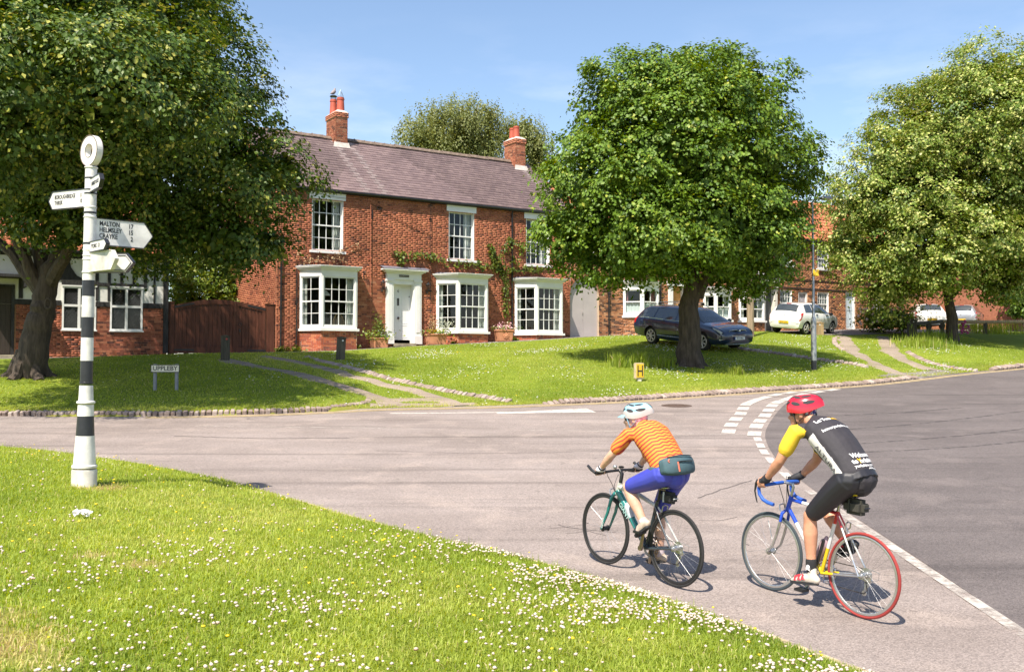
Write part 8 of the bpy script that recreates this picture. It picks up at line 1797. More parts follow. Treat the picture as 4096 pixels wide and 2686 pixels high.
def remesh(mb_, voxel, smooth_it=6, name='body'):
 me_ = mb_.mesh(name); o = bpy.data.objects.new('t', me_); COL.objects.link(o); md = o.modifiers.new('r', 'REMESH'); md.mode = 'VOXEL'; md.voxel_size = voxel; md.use_smooth_shade = True
 sm_ = o.modifiers.new('s', 'SMOOTH'); sm_.iterations = smooth_it; sm_.factor = .5
 dg = bpy.context.evaluated_depsgraph_get(); dg.update(); out = bpy.data.meshes.new_from_object(o.evaluated_get(dg)); bpy.data.objects.remove(o); out.name = name; out.materials.clear()
 out.polygons.foreach_set('use_smooth', np.ones(len(out.polygons), dtype=bool)); return out
def arm_pts(sh, el, wr): sh, el, wr = map(Vector, (sh, el, wr)); return [sh, sh.lerp(el, .35), sh.lerp(el, .75), el, el.lerp(wr, .3), el.lerp(wr, .75), wr]
def hand(mb_, wr, bar, axis, palm_dir, side, curl=1.0, r=.0085, br=.016):
 """palm over a bar at `bar` (bar direction `axis`), four fingers curling round it, thumb from the palm's side"""
 wr, bar, ax = Vector(wr), Vector(bar), Vector(axis).normalized(); f = Vector(palm_dir).normalized(); f = (f - ax * f.dot(ax)).normalized(); dn = f.cross(ax); dn = dn if dn.z < 0 else -dn; rad = br + r
 pc = bar - dn * (br + .016) - f * .012; loft(mb_, [wr, wr.lerp(pc, .55), pc, pc + f * .022], [(.026, .020), (.034, .018), (.040, .016), (.036, .013)], 12, up=tuple(ax))
 for k, ln in enumerate((.92, 1.0, .96, .80)):
  o = ax * ((k - 1.5) * .0195) * (1 if side > 0 else -1) * -1; kn = bar + o - dn * (br + .012) + f * .014
  pts = [pc + o * .9, kn]
  for th in (20, 60, 100, 140, 175): a = R(th) * ln; pts.append(bar + o + f * math.sin(a) * rad - dn * math.cos(a) * rad)
  mb_.smooth = True; mb_.tube(pts, [r * 1.1, r * 1.1, r * 1.05, r, r * .95, r * .9, r * .75], 7)
 inner = ax * (-side) if ax.y > 0 else ax * side
 tb = pc + inner * .034 - f * .012; pts = [tb, bar + inner * .045 - dn * .008 - f * .018, bar + inner * .046 + dn * .014 - f * .006, bar + inner * .040 + dn * .026 + f * .008]
 mb_.tube(pts, [r * 1.35, r * 1.25, r * 1.1, r * .85], 7)
def head(mb_, c, fwd, s=1.0):
 """skull, face, jaw, nose, lips, brow, ears; fwd = facing direction"""
 f = Vector(fwd).normalized(); l = Vector((0, 0, 1)).cross(f).normalized(); u = f.cross(l); M = Matrix(((f.x, l.x, u.x, c[0]), (f.y, l.y, u.y, c[1]), (f.z, l.z, u.z, c[2]), (0, 0, 0, 1)))
 E = lambda p, r, nu=14, nv=10: mb_.ball(M @ Vector(p) , tuple(x * s for x in r), nu, nv, M.to_3x3().to_4x4())
 E((-.012 * s, 0, .028 * s), (.098, .076, .092)); E((.030 * s, 0, -.025 * s), (.064, .062, .080)); E((.052 * s, 0, -.078 * s), (.036, .040, .030)); E((.082 * s, 0, -.094 * s), (.016, .020, .016))
 E((.080 * s, 0, .012 * s), (.016, .046, .012)); E((.068 * s, .034 * s, -.022 * s), (.022, .020, .020)); E((.068 * s, -.034 * s, -.022 * s), (.022, .020, .020))
 mb_.tube([M @ Vector((.084 * s, 0, .006 * s)), M @ Vector((.100 * s, 0, -.016 * s)), M @ Vector((.113 * s, 0, -.034 * s)), M @ Vector((.094 * s, 0, -.044 * s))], [.007 * s, .009 * s, .012 * s, .009 * s], 8)
 E((.102 * s, .009 * s, -.040 * s), (.009, .008, .007), 8, 6); E((.102 * s, -.009 * s, -.040 * s), (.009, .008, .007), 8, 6)
 E((.090 * s, 0, -.061 * s), (.012, .022, .006), 10, 6); E((.088 * s, 0, -.072 * s), (.012, .019, .006), 10, 6)
 for sd_ in (1, -1): E((-.004 * s, sd_ * .076 * s, -.012 * s), (.020, .009, .030), 10, 8)
 return M
def wrap_text(root, body, size, mat, bvh, c, right, out, bold=.0, sx=1.0, off=.004):
 """print laid on cloth: each vertex is dropped on to the garment"""
 right = Vector(right).normalized(); out = Vector(out).normalized(); up2 = out.cross(right).normalized(); right = up2.cross(out); me_ = text_mesh(body, size, 0, 'CENTER', bold, sx)
 bm = bmesh.new(); bm.from_mesh(me_); bmesh.ops.triangulate(bm, faces=bm.faces[:]); bmesh.ops.subdivide_edges(bm, edges=[e for e in bm.edges if e.calc_length() > size * .5], cuts=1)
 for v in bm.verts:
  p = Vector(c) + right * v.co.x + up2 * v.co.y + out * .25; h = bvh.ray_cast(p, -out); v.co = (h[0] + h[1] * off) if h[0] is not None else Vector(c)
 bm.to_mesh(me_); bm.free(); me_.materials.clear(); return link('print', me_, mat, root)
def helmet(root, M, s, shell, lower, vent, strap, visor=True):
 """vented shell: pointed tail, holes between the ribs, rim, straps"""
 m_ = MB(); m_.smooth = True; nu, nv = 36, 14; vs = []
 def hp(th, ph, k=1.0):
  # th round the head (0 = front), ph from rim (0) to crown (1)
  fx = math.cos(th); fy = math.sin(th); e = math.cos(ph * math.pi / 2) ** .75; lx = .128 if fx > 0 else .136; x = lx * fx * e * k; y = .094 * fy * e * k; z = (.004 + .128 * math.sin(ph * math.pi / 2) ** .9) * (k if ph > .05 else 1)
  if fx < 0: x -= .040 * (-fx) ** 6 * (1 - ph) ** .5; z += .034 * (-fx) ** 3 * (1 - ph)
  z -= .014 * (1 - ph) * (1 - abs(fx));
  return M @ Vector((x * s - .006, y * s, z * s + .014 * s))
 for i in range(nv + 1):
  for j in range(nu): vs.append(hp(2 * math.pi * j / nu, i / nv * .999))
 fs = [(i * nu + j, i * nu + (j + 1) % nu, (i + 1) * nu + (j + 1) % nu, (i + 1) * nu + j) for i in range(nv) for j in range(nu)]; m_.add(vs, fs)
 b = len(m_.v); vin = [hp(2 * math.pi * j / nu, 0, .86) for j in range(nu)]; m_.add(vin, []); o0 = b
 for j in range(nu): m_.f.append((j, o0 + j, o0 + (j + 1) % nu, (j + 1) % nu)); m_.m.append(0); m_.sm.append(False)
 m_.f.append(tuple(o0 + j for j in range(nu))); m_.m.append(0); m_.sm.append(False)
 for k, f in enumerate(m_.f[:nv * nu]):
  if k // nu < 4 and lower is not shell: m_.m[k] = 1
 h = m_.build('helmet', [shell, lower], root)
 for th0 in (.45, 1.25, 2.15, -.45, -1.25, -2.15):
  for (p0, p1, ww) in ((.22, .46, .15), (.56, .80, .13)):
   v_ = MB(); v_.smooth = True; pts = [];  n_ = 14
   dth = .27 if abs(th0) > 2 else .24 if abs(th0) > 1 else .18; sh = .16 if abs(th0) < 1 else -.1
   cpt = []
   for k in range(n_): a = 2 * math.pi * k / n_; ph = (p0 + p1) / 2 + (p1 - p0) / 2 * .72 * math.sin(a); th = th0 + (dth * math.cos(a) + sh * math.sin(a)) * (1 + ph); cpt.append(hp(th, ph, 1.016))
   cm = hp(th0, (p0 + p1) / 2, 1.04); v_.add(cpt + [cm], [(k, (k + 1) % n_, n_) for k in range(n_)]); v_.build('vent', vent, h)
 for th0 in (0.0, math.pi):
  v_ = MB(); v_.smooth = True; n_ = 14; cpt = [hp(th0 + .14 * math.cos(a), .45 + .22 * math.sin(a), 1.014) for a in np.linspace(0, 2 * math.pi, n_ + 1)[:-1]]; v_.add(cpt + [hp(th0, .45, 1.035)], [(k, (k + 1) % n_, n_) for k in range(n_)]); v_.build('vent', vent, h)
 if visor:
  v_ = MB(); v_.smooth = True; A_ = [hp(t, .10, 1.01) for t in np.linspace(-.9, .9, 11)]; B_ = []
  for t in np.linspace(-.9, .9, 11): q = M.inverted() @ hp(t, .06, 1.0); B_.append(M @ (q + Vector((.055 * math.cos(t * 1.3) ** 1.0, 0, -.014))))
  v_.add(A_ + B_, [(k, k + 1, 12 + k, 11 + k) for k in range(10)]); v_.build('visor', shell, h)
 for sd_ in (1, -1):
  v_ = MB(); v_.smooth = True; P_ = lambda x, y, z: M @ Vector((x * s, sd_ * y * s, z * s)); v_.tube([P_(.062, .074, .03), P_(.045, .078, -.03), P_(.035, .068, -.075), P_(.045, .03, -.115), P_(.05, 0, -.122)], .0055, 5, sq=(.4, 1.3)); v_.tube([P_(-.055, .074, .02), P_(-.02, .08, -.03), P_(.035, .068, -.075)], .005, 5, sq=(.4, 1.3)); v_.build('chin_strap', strap, h)
 v_ = MB(); v_.smooth = True; v_.tube([M @ Vector((-.09 * s * math.cos(t), .078 * s * math.sin(t), -.012 * s)) for t in np.linspace(-1.2, 1.2, 9)], .010, 6, sq=(.5, 1.3)); v_.ball(M @ Vector((-.100 * s, 0, -.012 * s)), .018, 10, 8); v_.build('fit_dial', BIKEBLK, h)
 return h
def shades(root, M, s, mat, arm_mat):
 m_ = MB(); m_.smooth = True; vs = []; n_ = 15
 for t in np.linspace(-1.15, 1.15, n_):
  for (z, k) in ((.018, 1.03), (.0, 1.05), (-.020, 1.0)): vs.append(M @ Vector(((.100 * math.cos(t) * k - .006 * (abs(t) < .1)) * s, .080 * math.sin(t) * k * s, (z + .004) * s)))
 m_.add(vs, [(3 * i + j, 3 * i + 3 + j, 3 * i + 4 + j, 3 * i + 1 + j) for i in range(n_ - 1) for j in range(2)]); g_ = m_.build('sunglasses', mat, root)
 m_ = MB()
 for sd_ in (1, -1): m_.tube([M @ Vector((.04 * s, sd_ * .077 * s, .012 * s)), M @ Vector((-.02 * s, sd_ * .085 * s, .012 * s))], .004, 5)
 m_.build('glasses_arm', arm_mat, g_)
def shoe(root, heel, toe, ankle, up, sole, upper, nm='shoe', tongue=None):
 heel, toe, an_ = Vector(heel), Vector(toe), Vector(ankle); d = (toe - heel); L_ = d.length; d.normalize(); lat = Vector((0, 1, 0)); u = d.cross(lat); u = u if u.z > 0 else -u
 m_ = MB(); loft(m_, [heel + u * .035, heel + d * .05 + u * .045, heel + d * .12 + u * .040, heel + d * (L_ * .7) + u * .026, toe - d * .02 + u * .018], [(.030, .038), (.035, .046), (.038, .040), (.044, .027), (.032, .018)], 12); loft(m_, [heel + d * .045 + u * .05, an_], [(.036, .042), (.034, .038)], 12)
 o = link(nm, remesh(m_, .007, 3, nm), upper, root)
 m_ = MB(); pts = [heel + d * (L_ * f) - u * .004 for f in (0, .1, .3, .55, .75, .92, 1.0)]; ws = (.018, .030, .030, .036, .043, .036, .012); vs = []
 for p, w_ in zip(pts, ws): vs += [p + lat * w_, p - lat * w_, p + lat * w_ + u * .020, p - lat * w_ + u * .020]
 fs = []
 for i in range(len(pts) - 1): a, b_ = 4 * i, 4 * i + 4; fs += [(a, b_, b_ + 1, a + 1), (a + 2, a + 3, b_ + 3, b_ + 2), (a, a + 2, b_ + 2, b_), (a + 1, b_ + 1, b_ + 3, a + 3)]
 fs += [(0, 1, 3, 2), (4 * len(pts) - 4, 4 * len(pts) - 2, 4 * len(pts) - 1, 4 * len(pts) - 3)]; m_.add(vs, fs); m_.build('sole', sole, o)
 if tongue:
  for f in (.42, .56, .70):
   m_ = MB(); m_.smooth = True; c_ = heel + d * (L_ * f) + u * (.068 - .045 * (f - .3)); m_.tube([c_ + lat * .040 - u * .028, c_ + lat * .022 + u * .004, c_ - lat * .022 + u * .004, c_ - lat * .040 - u * .028], .017, 6, sq=(.4, 1.2)); m_.build('shoe_strap', tongue, o)
 return o
def person(name, M, label):
 o = empty(name, label=label, cat='person'); o.matrix_world = M; return o
# ---------------- woman in orange
P1_ = person('person', M1, 'cyclist in zigzag orange shirt, blue shorts and pale blue helmet riding away')
SK1 = skin_mat('skin_fair', (.62, .36, .25))
hipL, hipR = (.15, .095, .955), (.15, -.095, .955); kneeL, kneeR = (.535, .125, .80), (.365, -.11, .60); ankL, ankR = (.305, .115, .505), (.335, -.115, .225)
shL, shR = (.485, .185, 1.285), (.485, -.185, 1.285); elL, elR = (.625, .255, 1.085), (.655, -.25, 1.085); wrL, wrR = (.765, .245, .955), (.765, -.235, .955); hc = (.585, .012, 1.415); fd = (.85, .50, -.08)
tors = [(.10, 0, .93), (.135, 0, 1.02), (.19, 0, 1.10), (.275, 0, 1.19), (.37, 0, 1.275), (.445, 0, 1.33), (.49, 0, 1.355)]; trad = [(.172, .135), (.174, .134), (.166, .128), (.172, .132), (.180, .134), (.156, .102), (.078, .062)]
b_ = MB(); loft(b_, tors, [(a * q, c * q) for (a, c), q in zip(trad, (.55, .66, .84, .9, .9, .9, .9))], 20); loft(b_, [(.49, 0, 1.35), (.53, .004, 1.375), (.57, .01, 1.40)], [(.060, .062), (.052, .056), (.05, .055)], 12); Mh1 = head(b_, hc, fd, .98)
for sh, el, wr in ((shL, elL, wrL), (shR, elR, wrR)): loft(b_, arm_pts(sh, el, wr), [.052, .050, .043, .038, .040, .030, .024], 12)
for hp_, kn, an in ((hipL, kneeL, ankL), (hipR, kneeR, ankR)):
 h_, k_, a_ = map(Vector, (hp_, kn, an)); loft(b_, [h_, h_.lerp(k_, .35), h_.lerp(k_, .75), k_, k_.lerp(a_, .14), k_.lerp(a_, .36), k_.lerp(a_, .75), a_], [.088, .082, .065, .056, .052, .057, .040, .034], 14)
hand(b_, wrL, (.799, .235, .907), (0, 1, 0), (.8, 0, -.6), 1); hand(b_, wrR, (.799, -.235, .907), (0, 1, 0), (.8, 0, -.6), -1)
link('body', remesh(b_, .0075, 3), SK1, P1_)
def zigzag_mat():
 m = bpy.data.materials.new('zigzag_jersey'); m.use_nodes = True; t = m.node_tree; b = t.nodes['Principled BSDF']; b.inputs['Roughness'].default_value = .8
 tcn = t.nodes.new('ShaderNodeTexCoord'); sx = t.nodes.new('ShaderNodeSeparateXYZ'); t.links.new(tcn.outputs['Object'], sx.inputs[0])
 def mth(op, a, b2=None, c=None):
  n = t.nodes.new('ShaderNodeMath'); n.operation = op
  for i, q in enumerate((a, b2, c)):
   if q is None: continue
   if isinstance(q, (int, float)): n.inputs[i].default_value = q
   else: t.links.new(q, n.inputs[i])
  return n.outputs[0]
 tri = mth('PINGPONG', sx.outputs[1], .036); s1 = mth('MULTIPLY', sx.outputs[0], .62); s2 = mth('MULTIPLY', sx.outputs[2], .78); v = mth('ADD', mth('ADD', s1, s2), mth('MULTIPLY', tri, .34)); f = mth('FRACT', mth('DIVIDE', v, .033))
 r = t.nodes.new('ShaderNodeValToRGB'); e = r.color_ramp.elements; e[0].position = 0; e[0].color = (.75, .26, .035, 1); e[1].position = 1; e[1].color = (.75, .26, .035, 1)
 for p, c in ((.42, (.75, .26, .035)), (.47, (.66, .07, .03)), (.64, (.33, .03, .03)), (.84, (.66, .07, .03)), (.90, (.75, .26, .035))): q = e.new(p); q.color = (*c, 1)
 t.links.new(f, r.inputs[0]); t.links.new(r.outputs[0], b.inputs['Base Color']); n2 = t.nodes.new('ShaderNodeTexNoise'); n2.inputs['Scale'].default_value = 14; t.links.new(tcn.outputs['Object'], n2.inputs['Vector']); bp = t.nodes.new('ShaderNodeBump'); bp.inputs['Strength'].default_value = .35; bp.inputs['Distance'].default_value = .02; t.links.new(n2.outputs[0], bp.inputs['Height']); t.links.new(bp.outputs[0], b.inputs['Normal'])
 return m
j_ = MB(); g_ = .010; loft(j_, tors[1:], [(a + g_, c + g_) for a, c in trad[1:-1]] + [(.082, .066)], 20); loft(j_, [(.21, 0, 1.04), (.33, 0, 1.13), (.42, 0, 1.24)], [(.125, .075), (.140, .085), (.125, .06)], 14)
for sh, el in ((shL, elL), (shR, elR)): s_, e_ = Vector(sh), Vector(el); loft(j_, [s_ + Vector((-.03, -sh[1] * .35, .01)), s_, s_.lerp(e_, .35), s_.lerp(e_, .66)], [.062, .066, .066, .064], 14)
link('jersey', remesh(j_, .008, 5, 'jersey'), zigzag_mat(), P1_)
s_ = MB(); loft(s_, [(.075, 0, .945), (.10, 0, .96), (.13, 0, 1.02), (.155, 0, 1.07)], [(.150, .10), (.180, .150), (.176, .142), (.165, .132)], 20)
for hp_, kn in ((hipL, kneeL), (hipR, kneeR)): h_, k_ = Vector(hp_), Vector(kn); loft(s_, [h_ + Vector((-.03, 0, .02)), h_.lerp(k_, .25), h_.lerp(k_, .55), h_.lerp(k_, .86)], [.110, .100, .088, .074], 16)
link('shorts', remesh(s_, .008, 5, 'shorts'), pbr('blue_lycra', (.050, .060, .40), rough=.5, var=.06, scale=10), P1_)
helmet(P1_, Mh1, .98, pbr('pale_blue_shell', (.30, .58, .72), rough=.25, var=.25, scale=9, coat=.5), pbr('grey_shell', (.45, .41, .40), rough=.35), pbr('vent_dark', (.03, .03, .035), rough=.8), pbr('blue_strap', (.25, .45, .62), rough=.7)); shades(P1_, Mh1, .98, pbr('dark_lens', (.015, .015, .015), rough=.08), BIKEBLK)
sc = MB(); sc.ball(Mh1 @ Vector((-.022, 0, .018)), (.094, .086, .092), 18, 12, Mh1.to_3x3().to_4x4()); sc.ball(Mh1 @ Vector((-.035, 0, -.045)), (.068, .070, .055), 16, 10, Mh1.to_3x3().to_4x4()); link('headscarf', remesh(sc, .008, 3, 'headscarf'), pbr('pink_scarf', (.70, .42, .56), rough=.8, var=.3, scale=22), P1_)
GLV = pbr('white_glove', (.62, .60, .64), rough=.8); GLB = pbr('black_glove', (.025, .025, .03), rough=.7)
for wr, sd_ in ((wrL, 1), (wrR, -1)):
 w_ = Vector(wr); m_ = MB(); bar = Vector((.799, sd_ * .235, .907)); pc = bar + Vector((-.02, 0, .030)); loft(m_, [w_.lerp(pc, .15), w_.lerp(pc, .55), pc, pc + Vector((.026, 0, -.006))], [(.038, .032), (.047, .031), (.055, .030), (.052, .026)], 12); link('glove', remesh(m_, .006, 2, 'glove'), GLV, P1_)
 m_ = MB(); m_.smooth = True; m_.tube([w_ + Vector((-.006, 0, .006)), w_.lerp(pc, .2)], .034, 12); m_.build('glove_cuff', GLB, P1_)
SH1 = pbr('beige_shoe', (.48, .38, .30), rough=.7, var=.25, scale=25); SOLE = pbr('black_sole', (.02, .02, .022), rough=.7); SOCK = pbr('lilac_sock', (.55, .46, .50), rough=.9)
shoe(P1_, (.235, .125, .50), (.395, .125, .375), (.30, .116, .535), None, SOLE, SH1); shoe(P1_, (.285, -.125, .145), (.51, -.125, .115), (.332, -.115, .235), None, SOLE, SH1)
for an, kn in ((ankL, kneeL), (ankR, kneeR)): a_, k_ = Vector(an), Vector(kn); m_ = MB(); loft(m_, [a_.lerp(k_, -.02), a_.lerp(k_, .12)], [.041, .041], 12); link('sock', remesh(m_, .008, 2, 'sock'), SOCK, P1_)
# bum bag round the waist
NY = pbr('slate_nylon', (.055, .105, .125), rough=.75, var=.12, scale=12, bump=.15); bb_ = MB(); ax_ = Vector((.16, 0, 1.02)); bk_dir = Vector((-.80, 0, .28)).normalized(); ud = Vector((.28, 0, .80)).normalized()
bm = bmesh.new(); bmesh.ops.create_cube(bm, size=1); bmesh.ops.subdivide_edges(bm, edges=bm.edges[:], cuts=3, use_grid_fill=True)
for v in bm.verts:
 a, b2, c = v.co.x * 2, v.co.y * 2, v.co.z * 2; ln = 1 - .22 * abs(b2) ** 3; th = 1 - .35 * abs(c) ** 3 * (a > 0) - .35 * abs(b2) ** 2.5 * (a > 0)
 v.co = ax_ + bk_dir * (.125 + (.055 + .055 * a * th) - .055 * b2 * b2) + Vector((0, 1, 0)) * (b2 * .185) + ud * (c * .086 * ln - .005)
me_ = bpy.data.meshes.new('bum_bag'); bm.to_mesh(me_); bm.free(); me_.polygons.foreach_set('use_smooth', np.ones(len(me_.polygons), dtype=bool)); bbo = link('bum_bag', me_, NY, P1_); sb = bbo.modifiers.new('s', 'SUBSURF'); sb.levels = 1; sb.render_levels = 1
m_ = MB(); m_.smooth = True; m_.tube([ax_ + Vector((math.cos(t) * -.150, math.sin(t) * .182, 0)) + ud * .0 + Vector((0, 0, .28 * -math.cos(t) * -.15)) for t in np.linspace(-2.6, 2.6, 25)], .022, 6, sq=(1.0, .25), up=(0, 0, 1)); m_.build('bag_belt', NY, bbo)
zc = lambda b2, c, e=.004: ax_ + bk_dir * (.125 + .110 * (1 - .35 * abs(b2) ** 2.5) - .055 * b2 * b2 + e - .02) + Vector((0, b2 * .185, 0)) + ud * (c * .086 - .005)
m_ = MB(); m_.smooth = True; m_.tube([zc(b2, .25, .022) for b2 in np.linspace(-.55, .45, 9)], .005, 5); m_.tube([zc(b2, .85, .012) for b2 in np.linspace(-.8, .8, 11)], .004, 5); m_.build('zip', BIKEBLK, bbo)
m_ = MB(); m_.smooth = True; m_.tube([zc(.45, .22, .026), zc(.47, -.2, .03), zc(.46, -.75, .026)], .007, 5); m_.tube([zc(.75, .62, .018), zc(.82, .45, .024), zc(.78, .3, .022)], .007, 5); m_.build('zip_pull', pbr('coral_cord', (.62, .16, .10), rough=.7), bbo)
m_ = MB(); m_.tube([zc(-.95, .4, -.01), zc(-1.25, .15, -.03), zc(-1.5, -.35, -.05)], .016, 5, sq=(.3, 1)); m_.build('loose_strap', BIKEBLK, bbo)
m_ = MB(); m_.smooth = True; m_.lathe([(.026, 0), (.026, .006), (.0, .008)], 18, (0, 0, 0), Matrix.Translation((.17, .168, .93)) @ Matrix.Rotation(-math.pi / 2, 4, 'X')); m_.build('cycling_badge', ALU, P1_)
# ---------------- man in black jersey
P2_ = person('person', M2, 'cyclist in black jersey with yellow sleeves, black shorts and red helmet riding away')
SK2 = skin_mat('skin_tanned', (.58, .28, .17))
hipL, hipR = (.165, .10, 1.055), (.165, -.10, 1.055); kneeL, kneeR = (.475, .115, .735), (.535, -.12, .80); ankL, ankR = (.445, .115, .325), (.255, -.12, .50)
shL, shR = (.585, .200, 1.415), (.585, -.200, 1.415); elL, elR = (.695, .245, 1.165), (.705, -.235, 1.145); wrL, wrR = (.848, .215, .998), (.835, -.215, 1.0); hc = (.672, .015, 1.555); fd = (.88, .45, -.12)
tors = [(.115, 0, 1.03), (.145, 0, 1.12), (.20, 0, 1.20), (.295, 0, 1.30), (.41, 0, 1.395), (.50, 0, 1.455), (.565, 0, 1.49)]; trad = [(.175, .135), (.176, .130), (.172, .124), (.184, .130), (.198, .134), (.178, .102), (.082, .064)]
b_ = MB(); loft(b_, tors, [(a * q, c * q) for (a, c), q in zip(trad, (.55, .66, .84, .9, .9, .9, .9))], 20); loft(b_, [(.555, 0, 1.475), (.60, .004, 1.505), (.645, .01, 1.535)], [(.068, .066), (.060, .062), (.056, .06)], 12); Mh2 = head(b_, hc, fd, 1.03)
for sh, el, wr in ((shL, elL, wrL), (shR, elR, wrR)): loft(b_, arm_pts(sh, el, wr), [.056, .055, .046, .041, .044, .033, .027], 12)
for hp_, kn, an in ((hipL, kneeL, ankL), (hipR, kneeR, ankR)):
 h_, k_, a_ = map(Vector, (hp_, kn, an)); loft(b_, [h_, h_.lerp(k_, .35), h_.lerp(k_, .75), k_, k_.lerp(a_, .14), k_.lerp(a_, .34), k_.lerp(a_, .75), a_], [.092, .086, .068, .058, .054, .060, .041, .036], 14)
hand(b_, wrL, (.905, .205, .937), (.9, .1, -.12), (.2, .6, -.6), 1, br=.017); hand(b_, wrR, (.900, -.205, .937), (.9, -.1, -.12), (.2, -.6, -.6), -1, br=.017)
link('body', remesh(b_, .0075, 3), SK2, P2_)
j_ = MB(); loft(j_, [(.105, 0, 1.085)] + tors[1:], [(.168, .132)] + [(a + g_, c + g_) for a, c in trad[1:-1]] + [(.085, .066)], 20); loft(j_, [(.26, 0, 1.17), (.37, 0, 1.26), (.48, 0, 1.36)], [(.13, .065), (.15, .075), (.13, .06)], 14)
for sh, el in ((shL, elL), (shR, elR)): s_, e_ = Vector(sh), Vector(el); loft(j_, [s_ + Vector((-.03, -sh[1] * .35, .01)), s_, s_.lerp(e_, .35), s_.lerp(e_, .62)], [.066, .069, .067, .064], 14)
jm = remesh(j_, .008, 5, 'jersey'); JBLK = pbr('black_jersey', (.030, .026, .032), rough=.75, var=.12, scale=12, bump=.3, bscale=16); JYEL = pbr('yellow_sleeve', (.78, .52, .03), rough=.75, var=.05); JWHT = pbr('white_panel', (.74, .70, .68), rough=.75, var=.05)
for m in (JBLK, JYEL, JWHT): jm.materials.append(m)
ax0, ax1 = Vector((.115, 0, 1.05)), Vector((.53, 0, 1.47)); axd = (ax1 - ax0).normalized(); bkd = Vector((-axd.z, 0, axd.x))
for p in jm.polygons:
 c = p.center; q = c - ax0; al = q.dot(axd); wv = q.dot(bkd); sg = 1 if c.y > 0 else -1
 e_ = Vector(elL if c.y > 0 else elR); s_ = Vector(shL if c.y > 0 else shR); arm_t = (c - s_).dot((e_ - s_).normalized()); lat = abs(c.y)
 da = ((c - s_) - (e_ - s_).normalized() * arm_t).length
 if lat > .172 and da < .082 and arm_t > -.06: p.material_index = 1
 elif lat > .10 and -.05 < wv < .055 and al < .47: p.material_index = 2
jo = link('jersey', jm, None, P2_); bvh = BVHTree.FromPolygons([v.co for v in jm.vertices], [tuple(p.vertices) for p in jm.polygons])
PRW = pbr('print_white', (.78, .76, .76), rough=.7); PRY = pbr('print_yellow', (.78, .45, .02), rough=.7); PRG = pbr('print_grey', (.10, .09, .10), rough=.7)
rt = Vector((0, -1, 0)); bo = lambda f: (Vector((-axd.z, 0, axd.x)) if True else None)
outd = Vector((-axd.z, 0, axd.x)).normalized(); pt_ = lambda al, y=0: ax0 + axd * al + outd * .14 + Vector((0, y, 0))
wrap_text(jo, 'Le Tour', .045, PRW, bvh, pt_(.545, .075), rt, outd, .002); wrap_text(jo, 'Yorkshire', .036, PRY, bvh, pt_(.545, -.055), rt, outd, .002)
wrap_text(jo, 'letouryorkshire.com', .036, PRW, bvh, pt_(.44, .02), rt, outd, .0008)
lo_ = Vector((-.93, .0, .32)).normalized()
wrap_text(jo, 'Welcome', .050, PRW, bvh, pt_(.165, .005), rt, lo_, .002); wrap_text(jo, 'to', .050, PRW, bvh, pt_(.112, .093), rt, lo_, .002); wrap_text(jo, 'Y', .050, PRY, bvh, pt_(.112, .053), rt, lo_, .002); wrap_text(jo, 'orkshire', .050, PRW, bvh, pt_(.112, -.033), rt, lo_, .002); wrap_text(jo, 'yorkshire.com', .034, PRW, bvh, pt_(.068, .015), rt, lo_, .0006)
wrap_text(jo, 'ALTURA', .060, PRG, bvh, ax0 + axd * .25 + outd * .0 + Vector((0, .2, 0)), -axd, (-.1, 1, .05), .0005, sx=1.2)
m_ = MB(); m_.smooth = True
for y in np.linspace(-.045, .0, 4): pass
hem = [bvh.ray_cast(ax0 + axd * .03 + outd * .25 + Vector((0, y, 0)), -outd) for y in np.linspace(-.10, -.01, 6)]; hp2 = [h[0] + h[1] * .003 for h in hem if h[0] is not None]
if len(hp2) > 2: m_.tube(hp2, .006, 5); m_.build('reflective_tab', PRW, jo)
s_ = MB(); loft(s_, [(.085, 0, 1.045), (.11, 0, 1.06), (.125, 0, 1.12), (.14, 0, 1.15)], [(.150, .10), (.180, .150), (.168, .128), (.160, .118)], 20)
for hp_, kn in ((hipL, kneeL), (hipR, kneeR)): h_, k_ = Vector(hp_), Vector(kn); loft(s_, [h_ + Vector((-.03, 0, .02)), h_.lerp(k_, .25), h_.lerp(k_, .55), h_.lerp(k_, .88)], [.112, .103, .090, .074], 16)
link('shorts', remesh(s_, .008, 5, 'shorts'), pbr('black_lycra', (.018, .017, .022), rough=.5, var=.1, scale=10), P2_)
helmet(P2_, Mh2, 1.05, pbr('red_shell', (.55, .012, .03), rough=.2, coat=.8, var=.05), MATS['red_shell'], MATS['vent_dark'], BIKEBLK, visor=False); shades(P2_, Mh2, 1.03, MATS['dark_lens'], REDF)
def flag_mat():
 m = pbr('flag_bandana', (.65, .62, .64), rough=.85, var=.1); t = m.node_tree; b = t.nodes['Principled BSDF']; tcn = t.nodes.new('ShaderNodeTexCoord'); wv_ = t.nodes.new('ShaderNodeTexWave'); wv_.inputs['Scale'].default_value = 9; wv_.inputs['Distortion'].default_value = 5; t.links.new(tcn.outputs['Object'], wv_.inputs['Vector']); r = t.nodes.new('ShaderNodeValToRGB'); r.color_ramp.interpolation = 'CONSTANT'; e = r.color_ramp.elements; e[0].color = (.65, .62, .64, 1); e[1].position = .42; e[1].color = (.06, .05, .20, 1); q = e.new(.62); q.color = (.65, .62, .64, 1); q = e.new(.74); q.color = (.5, .05, .05, 1); t.links.new(wv_.outputs['Fac'], r.inputs[0]); t.links.new(r.outputs[0], b.inputs['Base Color']); return m
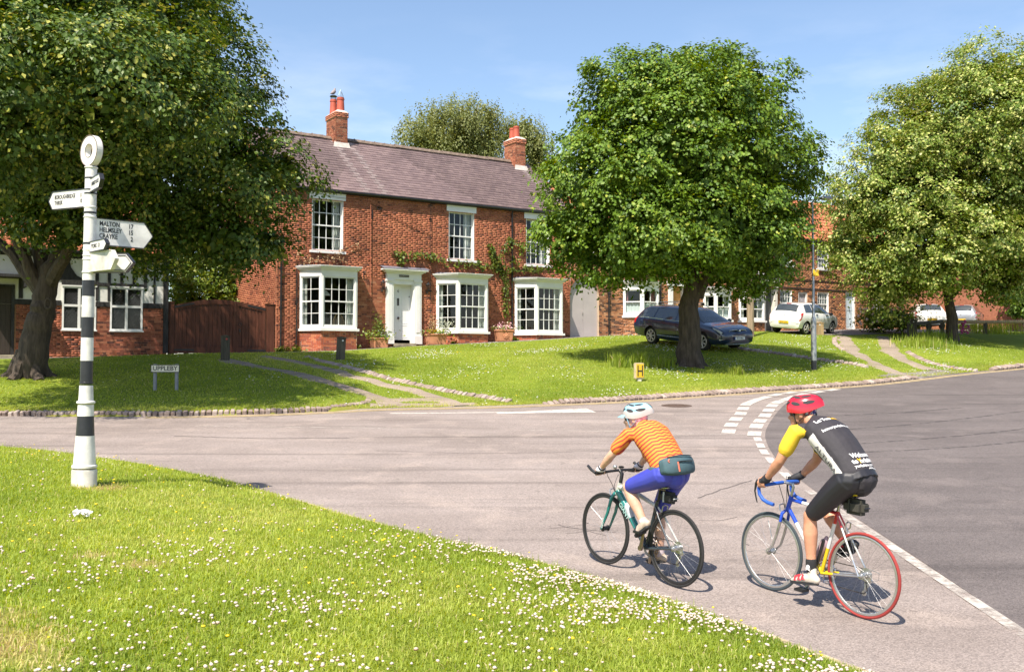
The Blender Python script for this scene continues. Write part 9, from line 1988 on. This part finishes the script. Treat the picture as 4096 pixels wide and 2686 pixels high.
sc = MB(); sc.ball(Mh2 @ Vector((-.022, 0, .030)), (.100, .083, .090), 18, 12, Mh2.to_3x3().to_4x4()); loft(sc, [Mh2 @ Vector((-.09, 0, -.01)), Mh2 @ Vector((-.12, 0, -.05)), Mh2 @ Vector((-.145, 0, -.085))], [(.04, .02), (.022, .012), (.03, .008)], 10); link('bandana', remesh(sc, .008, 3, 'bandana'), flag_mat(), P2_)
for wr, sd_, bar in ((wrL, 1, Vector((.905, .205, .937))), (wrR, -1, Vector((.900, -.205, .937)))):
 w_ = Vector(wr); m_ = MB(); pc = bar + Vector((-.01, -sd_ * .012, .030)); loft(m_, [w_.lerp(pc, .1), w_.lerp(pc, .55), pc, pc + Vector((.03, sd_ * .012, -.012))], [(.042, .036), (.048, .036), (.053, .035), (.050, .031)], 12); link('glove', remesh(m_, .006, 2, 'glove'), GLB, P2_)
 m_ = MB(); m_.smooth = True; m_.tube([w_ + Vector((-.01, 0, .012)), w_.lerp(pc, .2)], .036, 12); m_.build('glove_cuff', GLB, P2_)
SH2 = pbr('cream_shoe', (.55, .48, .40), rough=.6, var=.12, scale=20); SHR = pbr('red_strap', (.55, .03, .04), rough=.4); SOCKB = pbr('black_sock', (.02, .02, .022), rough=.9)
shoe(P2_, (.37, .125, .20), (.635, .125, .165), (.435, .116, .315), None, SOLE, SH2, tongue=SHR); shoe(P2_, (.19, -.125, .505), (.41, -.125, .415), (.25, -.12, .545), None, SOLE, pbr('black_shoe', (.03, .03, .03), rough=.6), tongue=SHR)
for an, kn in ((ankL, kneeL), (ankR, kneeR)): a_, k_ = Vector(an), Vector(kn); m_ = MB(); loft(m_, [a_.lerp(k_, -.04), a_.lerp(k_, .13)], [.044, .045], 12); link('sock', remesh(m_, .008, 2, 'sock'), SOCKB, P2_)
m_ = MB(); sk = Vector((.44, .163, .335)); m_.ball(sk, (.018, .004, .016), 10, 6); m_.box(sk.x - .008, sk.x + .008, sk.y - .003, sk.y + .004, sk.z - .024, sk.z - .012); m_.tube([sk + Vector((-.022, 0, -.03)), sk + Vector((.022, 0, -.012))], .003, 4); m_.tube([sk + Vector((-.022, 0, -.012)), sk + Vector((.022, 0, -.03))], .003, 4); m_.build('skull_print', PRW, P2_)
